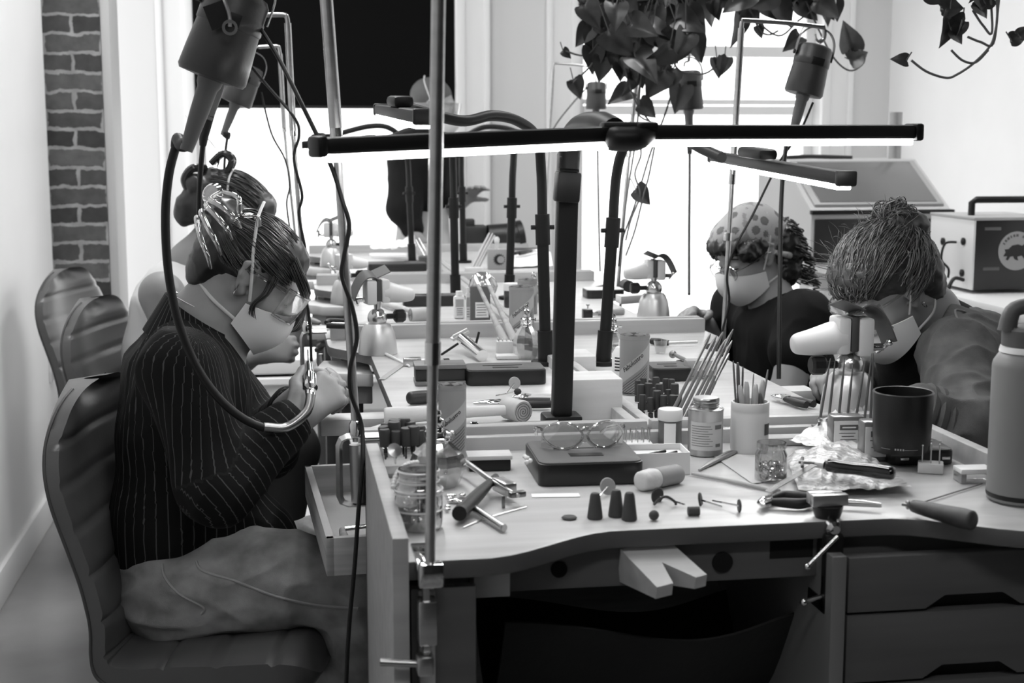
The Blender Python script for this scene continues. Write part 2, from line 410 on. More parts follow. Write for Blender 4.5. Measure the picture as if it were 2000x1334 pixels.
def strands(name, parent, m, paths, r=.0012, seg=3):
    mb = MB()
    for pts, rr in paths: 
        P2, R2 = spline([V(p) for p in pts], [rr * f for f in ([1] * (len(pts) - 1) + [.3])], 4); mb.ring_tube(P2, R2, seg, False)
    return mb.obj(name, m, parent, ang=180, fix=False)
def scalp_flow(H, n, start, end, ext=(.101, .081, .092), c=(-.014, 0, .034), lift=.004, wav=.002, r=.0012, rnd=None, jit=.12, freq=40):
    """hair combed over the head: start()/end() give directions from the skull centre"""
    rnd = rnd or random; out = []
    for i in range(n):
        a = V(start(rnd)).normalized(); b = V(end(rnd)).normalized(); ph = rnd.random() * 6.28; pts = []; am = wav * (.4 + rnd.random()); lf = lift * (rnd.random() * 1.4 - .2)
        for j in range(9):
            t = j / 8; q = a.lerp(b, t); q = q.normalized() if q.length > 1e-4 else a
            wv = 1 + am / .09 * math.sin(ph + t * freq * .25) 
            e = V((q.x * ext[0], q.y * ext[1], q.z * ext[2])) * wv + q * lf
            e += V((0, am * math.cos(ph + t * freq * .22), am * math.sin(1.3 * ph + t * freq * .2)))
            pts.append(H.p(c[0] + e.x, c[1] + e.y, c[2] + e.z))
        out.append((pts, r * (.6 + .8 * rnd.random())))
    return out
# ================================================================== the room
XL, XR, YF, YB, ZT = -.86, 3.18, 7.2, -3.2, 3.3
fm = mat('polished_concrete', .22, .22, var=.35, vs=(1.2, 1.2, 1.2), bump=.02, bs=30)
struct('floor', MB().bb((XL - .2, YB - .2, -.1), (XR + .2, YF + .4, 0)), fm)
struct('ceiling', MB().bb((XL - .2, YB - .2, ZT), (XR + .2, YF + .4, ZT + .1)), mat('grey_ceiling', .16, .8))
struct('wall_left', MB().bb((XL - .2, YB, 0), (XL, 5.6, ZT)), WHITE)
struct('wall_right', MB().bb((XR, 1.6, 0), (XR + .2, YF + .4, ZT)), WHITE)
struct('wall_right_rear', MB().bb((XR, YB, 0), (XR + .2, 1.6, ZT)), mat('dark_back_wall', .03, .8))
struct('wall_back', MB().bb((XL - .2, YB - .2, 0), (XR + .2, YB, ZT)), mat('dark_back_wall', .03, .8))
struct('baseboard_left', MB().bb((XL, YB, 0), (XL + .015, 5.6, .11), .003), TRIM)
# brick pier closing the left wall
bk = bpy.data.materials.new('old_brick'); bk.use_nodes = True; nt = bk.node_tree; p = nt.nodes['Principled BSDF']; p.inputs['Roughness'].default_value = .85
tc = nt.nodes.new('ShaderNodeTexCoord'); mp = nt.nodes.new('ShaderNodeMapping'); mp.inputs['Rotation'].default_value = (R(90), 0, 0)
bt = nt.nodes.new('ShaderNodeTexBrick'); bt.inputs['Scale'].default_value = 1; bt.inputs['Brick Width'].default_value = .205; bt.inputs['Row Height'].default_value = .069
bt.inputs['Mortar Size'].default_value = .008; bt.inputs['Mortar Smooth'].default_value = .3
bt.inputs['Color1'].default_value = (.035, .035, .035, 1); bt.inputs['Color2'].default_value = (.11, .11, .11, 1); bt.inputs['Mortar'].default_value = (.30, .30, .30, 1)
ns = nt.nodes.new('ShaderNodeTexNoise'); ns.inputs['Scale'].default_value = 22; ns.inputs['Detail'].default_value = 6
ml = nt.nodes.new('ShaderNodeMix'); ml.data_type = 'RGBA'; ml.blend_type = 'OVERLAY'; ml.inputs[0].default_value = .75
dst = nt.nodes.new('ShaderNodeMix'); dst.data_type = 'VECTOR'; dst.inputs[0].default_value = .035
nt.links.new(tc.outputs['Object'], dst.inputs[4]); nt.links.new(ns.outputs['Color'], dst.inputs[5]); nt.links.new(dst.outputs[1], mp.inputs[0])
nt.links.new(mp.outputs[0], bt.inputs['Vector']); nt.links.new(tc.outputs['Object'], ns.inputs['Vector'])
nt.links.new(bt.outputs['Color'], ml.inputs[6]); nt.links.new(ns.outputs['Color'], ml.inputs[7]); 
bwn = nt.nodes.new('ShaderNodeRGBToBW'); nt.links.new(ml.outputs[2], bwn.inputs[0]); nt.links.new(bwn.outputs[0], p.inputs['Base Color'])
bp = nt.nodes.new('ShaderNodeBump'); bp.inputs['Strength'].default_value = .6; bp.inputs['Distance'].default_value = .012; bp.invert = True
nt.links.new(bt.outputs['Fac'], bp.inputs['Height']); nt.links.new(bp.outputs[0], p.inputs['Normal'])
pe = DY(205, 300, 5.65).x
struct('wall_brick', MB().bb((XL - .3, 5.65, 0), (pe, 5.95, ZT)), bk)
struct('trim_1', MB().bb((pe, 5.652, 0), (pe + .035, 5.95, ZT), .006), mat('old_grey_trim', .5, .6))
# far wall: sections around the two openings
win = [(-.405, .88), (1.51, 2.80)]; SILL, HEAD = .18, 3.15
mb = MB(); xs = [XL - .2, win[0][0], win[0][1], win[1][0], win[1][1], XR + .2]
for a, b in ((0, 1), (2, 3), (4, 5)): mb.bb((xs[a], YF, 0), (xs[b], YF + .18, ZT))
for a, b in win: mb.bb((a, YF, 0), (b, YF + .18, SILL)); mb.bb((a, YF, HEAD), (b, YF + .18, ZT))
struct('wall_far', mb, mat('far_wall_paint', .66, .6))
for i, (a, b) in enumerate(win):
    n = 'window_%d' % (i + 1); fr = MB(); y0, y1 = YF + .10, YF + .15; t = .045
    fr.bb((a, y0, SILL), (a + t, y1, HEAD)); fr.bb((b - t, y0, SILL), (b, y1, HEAD)); fr.bb((a, y0, SILL), (b, y1, SILL + .07)); fr.bb((a, y0, HEAD - .07), (b, y1, HEAD))
    if i == 1:
        z1 = DY(1400, 205, YF).z; z2 = DY(1400, 95, YF).z
        fr.bb((a + t, y0 - .02, z1 - .05), (b - t, y1, z1 - .005)); fr.bb((a + t, y0 - .02, z1 + .005), (b - t, y1 - .01, z1 + .03)); fr.bb((a + t, y0 + .01, z2 - .035), (b - t, y1, z2 + .02))
    else: fr.bb((a + t, y0 + .02, 1.62), (b - t, y1, 1.68))
    fo = struct(n, fr, TRIM)
    g = MB().bb((a + t, YF + .125, SILL + .07), (b - t, YF + .129, HEAD - .07)).obj('pane', PANE, fo)
    MB().bb((a, YF - .05, SILL - .03), (b, YF + .1, SILL)).obj('sill', TRIM, fo)
    # casing round the opening, stepped profile
    cs = MB()
    for (x0, x1, yy) in ((a - .17, a - .02, -.02), (a - .045, a, -.035), (a - .17, a - .14, -.035), (b + .02, b + .17, -.02), (b, b + .045, -.035), (b + .14, b + .17, -.035)):
        cs.bb((x0, YF + yy, 0), (x1, YF + .002, ZT - .05), .004)
    struct('trim_%d' % (i + 2), cs, TRIM)
blm = mat('blackout_fabric', .004, .9, spec=.1)
o = thing('roller_blind', 'black roller blind half drawn over the left window', 'blind', (.237, YF - .03, 1.525), world=True)
zb = DY(640, 209, YF - .03).z
MB().bb((-.40, YF - .033, zb), (.872, YF - .030, 3.1)).obj('blind_fabric', blm, o)
MB().cyl((-.40, YF - .03, zb), (.872, YF - .03, zb), .008).obj('bottom_bar', BLACK, o)
MB().cyl((-.42, YF - .05, 3.12), (.89, YF - .05, 3.12), .03).obj('roller', BLACK, o)
o = thing('roller_blind', 'black roller blind rolled up at the top of the right window', 'blind', (2.15, YF - .03, 2.2), world=True)
zb = DY(1220, 9, YF - .03).z
MB().bb((1.50, YF - .033, zb), (2.81, YF - .030, 3.1)).obj('blind_fabric', blm, o)
MB().cyl((1.50, YF - .03, zb), (2.81, YF - .03, zb), .012).obj('bottom_bar', BLACK, o)
MB().cyl((1.48, YF - .05, 3.12), (2.83, YF - .05, 3.12), .03).obj('roller', BLACK, o)
# socket with a plug on the left wall
q = DX(98, 715, XL)
o = thing('wall_socket', 'white power socket with plug and lead low on the left wall', 'socket', q, world=True)
MB().box(q + V((.004, 0, 0)), (.008, .075, .115), .003).obj('plate', PLWHITE, o)
MB().box(q + V((.025, 0, .01)), (.04, .03, .03), .005).obj('plug', PLWHITE, o)
MB().tube([q + V((.045, 0, .01)), q + V((.065, .02, -.02)), q + V((.06, .04, -.12)), q + V((.03, .05, -.25))], .004, 8).obj('lead', PLWHITE, o)
# ================================================================== jewellers' benches
ZB = .93; XA, XM, XE = .095, .545, .995; RY = [2.05, 3.25, 4.46, 5.68]
BG = 'jeweller benches in the double row'
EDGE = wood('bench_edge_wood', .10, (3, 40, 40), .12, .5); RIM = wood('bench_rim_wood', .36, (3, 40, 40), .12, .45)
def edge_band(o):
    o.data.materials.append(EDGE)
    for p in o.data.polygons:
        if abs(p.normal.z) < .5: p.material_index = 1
def cut_outline(x0, x1, y0, y1, dep, e0=.10, e1=.10):
    """bench top outline (front edge along x at y0, hollowed by dep), counter-clockwise"""
    pts = []; n = 40
    for i in range(n + 1):
        t = i / n; x = x0 + (x1 - x0) * t
        a = min(x - x0, x1 - x)
        k = smooth(e0, e0 + .17, a)
        pts.append((x, y0 + dep * k))
    return pts + [(x1, y1), (x0, y1)]
def bench(name, label, L, Dp, M, root_loc, dep=.085, pin=True, rims=(True, True), drawers=True, holes=True, group=BG, bev=.004):
    """built in its own frame: sitter on the -y side, width L along x, depth Dp; M places it"""
    o = thing(name, label, 'workbench', root_loc, group=group); o['_world'] = list(root_loc)
    def put(mb, n, m, par=None):
        bmesh.ops.transform(mb.bm, matrix=M, verts=mb.bm.verts); return mb.obj(n, m, par or o)
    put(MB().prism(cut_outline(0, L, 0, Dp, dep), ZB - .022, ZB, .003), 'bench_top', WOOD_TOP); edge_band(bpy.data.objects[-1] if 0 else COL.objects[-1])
    put(MB().bb((.05, dep + .02, ZB - .075), (L - .05, dep + .045, ZB - .022), .002), 'apron', EDGE)
    put(MB().bb((.03, Dp - .05, .12), (L - .03, Dp - .03, ZB - .035), .002), 'back_panel', WOOD_DK)
    for x in (0, L - .05):
        put(MB().bb((x, .03, 0), (x + .05, .08, ZB - .034), .003), 'leg', EDGE)
        put(MB().bb((x, Dp - .06, 0), (x + .05, Dp - .01, ZB - .034), .003), 'leg', EDGE)
    for k, x in enumerate((0, L - .022)):
        if rims[k]: put(MB().bb((x, .01, ZB - .05), (x + .022, Dp, ZB + .032), .003), 'rim', RIM)
    put(MB().bb((0, Dp - .018, ZB - .05), (L, Dp, ZB + .022), .003), 'back_rim', RIM)
    return o, put
def pin_block(root, put):
    put(pin_mesh(), 'bench_pin', WOOD_RAW)
def pin_mesh(L=.0, w=.115):
    # wedge with a V notch, sloping down to the sitter
    mb = MB(); out = [(-w / 2, 0), (w / 2, 0), (w / 2, -.0), (.050, -.135), (.018, -.135), (-.004, -.06), (-.022, -.135), (-.05, -.135)]
    out = [(-w / 2, .0), (-w * .5, -.15), (-w * .16, -.15), (.0, -.075), (w * .32, -.15), (w * .56, -.15), (w / 2, .0)]
    bot = lambda y: -.045 if y > -.01 else -.016
    n = len(out); vs = [V((x, y, 0)) for x, y in out] + [V((x, y, bot(y) if y != -.075 else -.03)) for x, y in out]
    fs = [(0, 1, 2, 3), (0, 3, 6), (3, 4, 5, 6), (7 + 3, 7 + 2, 7 + 1, 7), (7 + 6, 7 + 3, 7), (7 + 6, 7 + 5, 7 + 4, 7 + 3)] + [(i, (i + 1) % n, n + (i + 1) % n, n + i) for i in range(n)]
    mb._add(vs, fs); return mb
# --- the end bench, facing the photographer
EX0, EX1, EY0, EY1 = .112, .985, 1.50, 2.045
ex = EX1 - EX0
o, put = bench('workbench', 'end workbench nearest the front, hollowed edge and forked wooden pin', ex, EY1 - EY0, Matrix.Translation((EX0, EY0, 0)), (EX0, EY0, 0), .085, group=None, rims=(False, False))
# side boards
MB().bb((EX0 - .002, 1.488, ZB - .42), (EX0 + .016, 1.975, ZB + .03), .0015).obj('side_board', RIM, o)
MB().bb((.945, 1.70, ZB - .05), (.963, 2.04, ZB + .03), .002).obj('side_board', RIM, o)
# apron face with its two round holes and slot
ap = MB(); yf = 1.606; z0, z1 = ZB - .068, ZB - .0225
ap.bb((.23, yf, z0), (.72, yf + .02, z1), .001); ap.obj('apron_board', EDGE, o)
hol = mat('deep_hole', .004, 1)
for u, v, r in ((1091, 1111, .0098), (1410, 1097, .0128)):
    c = DY(u, v, yf); MB().lathe([(r, -.0015), (r, .004)], c, (0, -1, 0)).lathe([(r, -.001), (r * 1.06, .0), (r * 1.06, .0005)], c, (0, -1, 0), cap=False).obj('pin_socket', hol, o)
c = DY(1545, 1072, yf); MB().box(c, (.055, .003, .022)).obj('slot', hol, o)
c0 = DY(1283, 1075, yf)
pm = pin_mesh(w=.064); bmesh.ops.transform(pm.bm, matrix=Matrix.Translation(DY(1257, 1062, yf)) @ Matrix.Rotation(R(17), 4, 'X') @ Matrix.Rotation(R(17), 4, 'Z') @ Matrix.Scale(.56, 4, (0, 1, 0)), verts=pm.bm.verts); pm.obj('bench_pin', WOOD_RAW, o)
c = W(958, 1108, ZB - .036); MB().box(c + V((0, .012, -.016)), (.042, .05, .032), .001).obj('corner_block', WOOD_RAW, o)
MB().bb((EX0 + .02, 1.52, 0), (EX0 + .07, 1.57, ZB - .034), .002).obj('front_leg', EDGE, o)
# left side panel with its paler stile
MB().bb((EX0 + .02, 1.515, .02), (.205, 1.53, ZB - .036), .002).obj('front_panel', EDGE, o)
MB().bb((EX0 + .028, 1.505, .05), (EX0 + .046, 1.516, ZB - .036), .002).obj('stile', RIM, o)
# right drawer stack
cx0 = W(1612, 1120, ZB - .05).x; cx0 = DY(1640, 1150, 1.56).x
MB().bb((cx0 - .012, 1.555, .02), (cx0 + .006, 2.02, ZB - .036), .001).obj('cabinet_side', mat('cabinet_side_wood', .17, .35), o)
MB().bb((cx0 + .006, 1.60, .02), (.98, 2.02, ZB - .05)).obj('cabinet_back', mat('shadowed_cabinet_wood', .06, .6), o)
za = DY(1700, 1090, 1.56).z; zb = DY(1700, 1197, 1.56).z; zc = DY(1700, 1334, 1.56).z
for zt, zo, n in ((za, zb, 0), (zb - .004, zc, 1), (zc - .004, zc - .09, 2), (zc - .1, zc - .2, 3)):
    x0, x1 = cx0 + .012, .99; out = [(x0, zo), (x0 + .10, zo), (x0 + .125, zo + .016), (x0 + .20, zo + .016), (x0 + .225, zo), (x1, zo), (x1, zt), (x0, zt)]
    pr = MB().prism(out, -.009, .009, .001, Matrix.Translation((0, 1.572, 0)) @ Matrix.Rotation(R(90), 4, 'X')); pr.obj('drawer_front', EDGE, o)
# canvas catch skin hung under the hollow
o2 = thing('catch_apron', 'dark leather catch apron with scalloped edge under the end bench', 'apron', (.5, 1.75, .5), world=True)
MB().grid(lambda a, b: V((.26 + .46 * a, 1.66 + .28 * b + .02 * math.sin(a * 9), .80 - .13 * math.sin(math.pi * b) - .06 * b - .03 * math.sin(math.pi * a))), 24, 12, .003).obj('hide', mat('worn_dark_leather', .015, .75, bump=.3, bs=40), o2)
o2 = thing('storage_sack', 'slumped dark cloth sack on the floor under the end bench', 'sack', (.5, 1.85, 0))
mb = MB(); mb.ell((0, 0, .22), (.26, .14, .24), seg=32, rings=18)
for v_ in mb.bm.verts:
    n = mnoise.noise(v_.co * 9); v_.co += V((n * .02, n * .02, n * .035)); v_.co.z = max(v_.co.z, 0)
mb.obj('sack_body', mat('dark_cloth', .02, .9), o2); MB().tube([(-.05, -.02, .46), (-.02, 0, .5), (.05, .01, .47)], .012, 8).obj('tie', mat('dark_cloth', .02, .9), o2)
# --- the double row: left benches face -x, right benches face +x
side = {}
names = ['nearest', 'middle', 'farthest']
for k in range(3):
    ya, yb = RY[k] + .008, RY[k + 1] - .008; L = yb - ya
    Ml = Matrix.Translation((XA, yb, 0)) @ Matrix.Rotation(R(-90), 4, 'Z')       # local x -> -Y, local y -> +X
    o, put = bench('workbench', ['workbench at the hands of the pinstripe person, left half of the nearest pair', 'workbench in front of the seated person in the white top', 'far left workbench with the pale ball vise, by the window'][k], L, XM - XA - .003, Ml, (XA, ya, 0), .085)
    side['l%d' % k] = (o, Ml, put)
    Mr = Matrix.Translation((XE, ya, 0)) @ Matrix.Rotation(R(90), 4, 'Z')
    o, put = bench('workbench', ['workbench the person in the denim jacket leans over', 'workbench in front of the person in the patterned headscarf', 'far right workbench, farthest from the camera'][k], L, XM - XA - .003, Mr, (XE, ya, 0), .085)
    side['r%d' % k] = (o, Mr, put)
# wooden arm rest and pin under the hollow of each left bench
for k in range(3):
    o, M, put = side['l%d' % k]; L = RY[1] - RY[0] - .016
    arm = MB().box((L * .5, .05, ZB - .045), (.16, .16, .028), .003); 
    p = MB().box((L * .62, .03, ZB - .05), (.06, .13, .03), .003); put(p, 'bench_pin', WOOD_RAW)
    put(MB().prism([(.06, -.01), (.17, -.03), (.24, .02), (.26, .09), (.06, .09)], ZB - .068, ZB - .04, .003), 'arm_rest', WOOD_RAW)
    put(MB().prism([(.09, .0), (.17, -.01), (.22, .03), (.23, .09), (.09, .09)], ZB - .11, ZB - .07, .003), 'arm_rest_block', RIM)
for k in range(3):
    o, M, put = side['r%d' % k]; L = RY[1] - RY[0] - .016
    put(MB().box((L * .5, .03, ZB - .05), (.06, .13, .03), .003), 'bench_pin', WOOD_RAW)
# open catch drawer pulled out of the nearest left bench
o, M, put = side['l0']
A = W(637, 1052, .80); B = W(595, 909, .80)
dx = .30; th = .012; hh = .058
t = thing('catch_tray', 'open plywood catch tray pulled out below the nearest left bench', 'drawer', A, world=True)
d = (B - A).normalized(); nrm = V((d.y, -d.x, 0)); Lq = (B - A).length
rot = Matrix((d, nrm, V((0, 0, 1)))).transposed()
def loc(a, b, c): return A + d * a + nrm * b + V((0, 0, c))
MB().box(loc(Lq / 2, th / 2, -hh / 2), (Lq, th, hh), .001, rot).obj('side', PLY, t)
MB().box(loc(th / 2, dx / 2, -hh / 2), (th, dx, hh), .001, rot).obj('end', PLY, t)
MB().box(loc(Lq - th / 2, dx / 2, -hh / 2), (th, dx, hh), .001, rot).obj('end', PLY, t)
MB().box(loc(Lq / 2, dx - th / 2, -hh / 2), (Lq, th, hh), .001, rot).obj('side', PLY, t)
MB().box(loc(Lq / 2, dx / 2, -hh + .005), (Lq - .01, dx - .01, .006), 0, rot).obj('bottom', PLY, t)
mb = MB()
for i in range(0): mb.cyl(loc(.05, .03 + i * .035, -hh + .012), loc(.11, .02 + i * .035, -hh + .02), .006, .007, 10)
for i in range(3):
    p0 = loc(.06, .04 + i * .05, -hh + .016)
    o = thing('turned_file', ['turned wooden handle lying nearest the side of the open catch drawer', 'middle wooden tool handle in the open catch drawer', 'wooden tool handle deepest in the open catch drawer'][i], 'tool', p0, group='handles in the catch drawer', world=True)
    MB().tube([p0, p0 + d * .05, p0 + d * .10, p0 + d * .13], [.006, .008, .007, .005], 12).obj('grip', WOOD_MID, o)
    MB().cyl(p0 - d * .03, p0, .0018, None, 8).obj('shank', DSTEEL, o)
mb.bm.free()
# ================================================================== LED bench lamps on posts
def led_bar(o, a, b, lab=None, r=.0125, strip=True):
    """slim bar from a to b with the light along its underside"""
    a, b = V(a), V(b); t = (b - a).normalized(); up = V((0, 0, 1)); up = (up - t * up.dot(t)).normalized(); sd = t.cross(up)
    rot = Matrix((t, sd, up)).transposed(); L = (b - a).length; c = (a + b) / 2
    MB().box(c, (L, .030, .021), .005, rot).obj('lamp_bar', BLACKM, o); bar = COL.objects[-1]
    MB().box(c - up * .0135, (L - .006, .024, .010), .002, rot).obj('light_strip', LED, bar)
    for e, s in ((a, -1), (b, 1)): MB().box(e + t * s * .006, (.014, .033, .025), .004, rot).obj('end_cap', BLACK, bar)
def lamp(label, base, bend, arm, head, bar_a, bar_b, rp, group='bench lamps', sleeve=True, screw=True, plate=.03):
    o = thing('bench_lamp', label, 'lamp', base, group=group, world=True); base = V(base); bend = V(bend)
    top = base.lerp(bend, .62)
    MB().cyl(base, base + V((0, 0, .008)), plate, None, 24).cyl(base + V((0, 0, .008)), base + (bend - base).normalized() * .07, rp * 1.32, None, 20).obj('foot', BLACKM, o)
    MB().cyl(base + (bend - base).normalized() * .03, top, rp, None, 20).obj('lower_post', BLACKM, o)
    MB().cyl(base.lerp(bend, .56), base.lerp(bend, .70), rp * 1.25, None, 20).obj('sleeve', BLACKM, o)
    if screw:
        q = base.lerp(bend, .64); k = MB()
        k.cyl(q - V((rp * 2.0, 0, 0)), q + V((rp * 2.0, 0, 0)), .0045, None, 10)
        k.obj('clamp_screw', BLACK, o)
    arm = [V(p) for p in arm]
    MB().tube([base.lerp(bend, .66), base.lerp(bend, .9)] + arm, rp * .86, 14, 8).obj('bent_arm', BLACKM, o)
    h = V(head); a, b = V(bar_a), V(bar_b); t = (b - a).normalized(); sd = t.cross(V((0, 0, 1))).normalized(); up = sd.cross(t)
    rot = Matrix((t, sd, up)).transposed()
    MB().box(h + up * .013, (.16, .036, .02), .008, rot).obj('hinge', BLACKM, o)
    led_bar(o, a, b); return o
# the big lamp at the end bench, its two wings across the picture
b0 = W(1096, 832, ZB); d0 = 2.06
o = thing('bench_lamp', 'tall lamp on the thickest black post, long bar across the front', 'lamp', b0, group='bench lamps', world=True)
def at2(u, v, Y=2.06): return DY(u, v, Y)
ptop = at2(1112, 285)
MB().box(b0 + V((0, 0, .01)), (.06, .05, .02), .004).obj('foot', BLACKM, o)
pb = b0 + V((0, 0, .0)); mid = at2(1107, 440)
def sqpost(p0, p1, w, n):
    t = (p1 - p0).normalized(); sd = t.cross(V((0, 1, 0))).normalized(); y = sd.cross(t); rot = Matrix((sd, y, t)).transposed()
    MB().box((p0 + p1) / 2, (w, w * .8, (p1 - p0).length), .004, rot).obj(n, BLACKM, o)
sqpost(pb, at2(1110, 300), .031, 'post'); sqpost(at2(1105.5, 395), at2(1110, 335), .036, 'sleeve')
MB().tube([at2(1110, 330), at2(1113, 290), at2(1120, 262, 2.05), at2(1140, 246, 2.0), at2(1175, 246, 1.93), at2(1200, 256, 1.88)], [.0165, .0165, .0165, .018, .02, .018], 16, 6).obj('curved_neck', BLACKM, o)
Yb = 1.86
MB().tube([at2(1178, 262, Yb), at2(1200, 270, Yb - .01), at2(1240, 270, Yb - .01), at2(1272, 262, Yb)], [.012, .017, .017, .011], 16, 6).obj('pivot_boss', BLACK, o)
MB().box(at2(1228, 247, Yb), (.075, .03, .012), .004).obj('hinge_plate', BLACKM, o)
led_bar(o, at2(630, 286, Yb - .16), at2(1190, 262, Yb)); led_bar(o, at2(1250, 259, Yb), at2(1778, 258, Yb + .10))
LG = 'bench lamps'
# nearest pair of the double row
pl, pr = W(1066, 712), W(1178, 712)
lamp('lamp on a dark post just left of the thickest post, arm arching left', pl, DY(1056, 290, pl.y), [DY(1048, 268, 2.78), DY(1010, 236, 2.72), DY(960, 226, 2.66), DY(900, 236, 2.6), (.235, 2.55, 1.437), (.215, 2.50, 1.44)], (.212, 2.55, 1.437), DY(826, 228, 2.17), DY(745, 214, 3.02), .0118)
lamp('lamp on a dark post just right of the thickest post, arm bending right', pr, DY(1207, 300, pr.y), [DY(1222, 283, 2.77), DY(1260, 262, 2.74), DY(1330, 270, 2.68), DY(1370, 290, 2.6), DY(1410, 308, 2.52)], (.862, 2.52, 1.345), DX(1650, 348, .868), DX(1398, 306, .93), .0118)
# middle pair
pl, pr = DY(890, 584, 3.99), DY(994, 584, 3.97); pl.z = pr.z = ZB
lamp('lamp on a thin dark post just right of the nearest steel pole, middle bench', pl, DY(884, 300, 3.99), [DY(880, 282, 3.97), DY(850, 258, 3.93), DY(800, 256, 3.88), DY(752, 276, 3.82)], DY(720, 282, 3.8), DY(700, 285, 3.5), DY(735, 277, 4.2), .0115)
lamp('lamp on a thin dark post in the middle, between mallets and brushes', pr, DY(1003, 300, 3.97), [DY(1010, 283, 3.98), DY(1050, 262, 4.0), DY(1100, 268, 4.02), DY(1150, 280, 4.02)], DY(1170, 282, 4.02), DY(1200, 285, 3.6), DY(1150, 277, 4.4), .0115)
# far pair
pl, pr = DY(805, 500, 5.17), DY(905, 498, 5.15); pl.z = pr.z = ZB
lamp('lamp on the thin far post in front of the standing person', pl, DY(796, 300, 5.17), [DY(790, 278, 5.15), DY(760, 250, 5.1), DY(720, 247, 5.05), DY(660, 262, 5.0), DY(640, 268, 4.95)], DY(622, 274, 4.9), DY(600, 283, 4.6), DY(640, 268, 5.3), .011)
lamp('lamp on the thin far post closest behind the steel pole', pr, DY(901, 300, 5.15), [DY(905, 276, 5.15), DY(940, 250, 5.15), DY(985, 250, 5.15), DY(1020, 262, 5.15)], DY(1035, 268, 5.15), DY(1050, 276, 4.9), DY(1020, 262, 5.5), .011)
# ================================================================== tufted chairs on a pedestal
CHAIRM = mat('grey_faux_leather', .085, .33, bump=.04, bs=160, var=.06, spec=.6)
def make_chair(loc, rz, label):
    o = thing('tufted_chair', label, 'chair', loc, rz, 'tufted grey chairs along the left')
    # side profile in chair frame (x forward, z up), from the top of the back down to the front of the seat
    prof = [(-.264, .966), (-.268, .92), (-.262, .86), (-.245, .79), (-.222, .72), (-.203, .66), (-.190, .60), (-.178, .55), (-.155, .515), (-.11, .505), (-.04, .510), (.06, .515), (.13, .52), (.17, .515), (.195, .50)]
    P2, _ = spline([V((x, 0, z)) for x, z in prof], [0] * len(prof), 9); N = len(P2); nt_ = 28
    L = [0]
    for i in range(1, N): L.append(L[-1] + (P2[i] - P2[i - 1]).length)
    tot = L[-1]
    def wid(s):
        e = .20; f = 1.0
        if s < e: f = (1 - (1 - s / e) ** 2.3) ** (1 / 2.3)
        if s > tot - .07: f = .80 + .20 * (1 - ((s - tot + .07) / .07) ** 2.4) ** (1 / 2.4)
        return max(.02, .242 * f)
    nrm = []
    for i in range(N):
        t = (P2[min(i + 1, N - 1)] - P2[max(i - 1, 0)]).normalized(); nrm.append(V((-t.z, 0, t.x)) if False else V((t.z * -1, 0, t.x)))
    seams = [.075, .15, .225, .30, .375, .445] + [.58, .67, .76]
    def pad(s, t):
        q = .026 * (1 - abs(t) ** 5)
        for sm in seams: q -= .0065 * math.exp(-((s - sm) / .0045) ** 2)
        return q * smooth(0, .05, s) * smooth(0, .04, tot - s)
    front = []; back = []
    for i in range(N):
        s = L[i]; w_ = wid(s); rf = []; rb = []
        for j in range(nt_ + 1):
            t = -1 + 2 * j / nt_; cur = .035 * t * t * (1 - .7 * smooth(.36, .50, s))
            b = P2[i] + V((0, t * w_, 0)); n = nrm[i]
            n = V((abs(n.x), 0, abs(n.z)))
            rf.append(b + n * (pad(s, t) + cur + .014)); rb.append(b + n * (cur - .014 - .016 * smooth(.40, .56, s)) * 1.0)
        front.append(rf); back.append(rb)
    vs = [p for r in front for p in r] + [p for r in back for p in r]; w1 = nt_ + 1; off = N * w1
    fs = []
    for i in range(N - 1):
        for j in range(nt_):
            a, b, c, d = i * w1 + j, i * w1 + j + 1, (i + 1) * w1 + j + 1, (i + 1) * w1 + j
            fs += [(a, b, c, d), (off + d, off + c, off + b, off + a)]
        for j in (0, nt_): a, d = i * w1 + j, (i + 1) * w1 + j; fs.append((a, d, off + d, off + a))
    for i in (0, N - 1):
        for j in range(nt_): a, b = i * w1 + j, i * w1 + j + 1; fs.append((a, b, off + b, off + a))
    mb = MB(); mb._add(vs, fs)
    # split into back and seat
    shell = mb.obj('padded_shell', CHAIRM, o, ang=60)
    pp = MB()
    for j in (0, nt_):
        pp.ring_tube([back[i][j].lerp(front[i][j], .12) for i in range(2, N - 1, 2)], .0026, 8)
    pp.obj('piping', mat('piping', .05, .5), shell, ang=80)
    MB().box((.0, 0, .492), (.20, .20, .012), .003).obj('seat_plate', BLACKM, o)
    MB().box((.0, 0, .255), (.032, .032, .47), .003).obj('post', BLACKM, o)
    MB().lathe([(.0, .035), (.02, .034), (.04, .024), (.19, .012), (.2, .006), (.2, 0)], seg=40).obj('round_base', mat('chair_base_steel', .3, .3, 1), o)
    return o
c1 = make_chair((-.105, 2.5, 0), R(-13), 'grey tufted chair in the foreground, carrying the pinstripe person')
dup(c1, (-.262, 3.80, 0), R(-15), 'grey tufted chair behind the foreground chair, carrying the person in white')
dup(c1, (-.46, 4.66, 0), R(-16), 'empty grey tufted chair farthest back, almost touching the white wall')
dup(c1, (1.53, 3.68, 0), R(168), 'grey tufted chair under the person in the patterned headscarf', group='tufted grey chairs on the right')
dup(c1, (1.60, 2.62, 0), R(170), 'grey tufted chair under the person in the denim jacket', group='tufted grey chairs on the right')
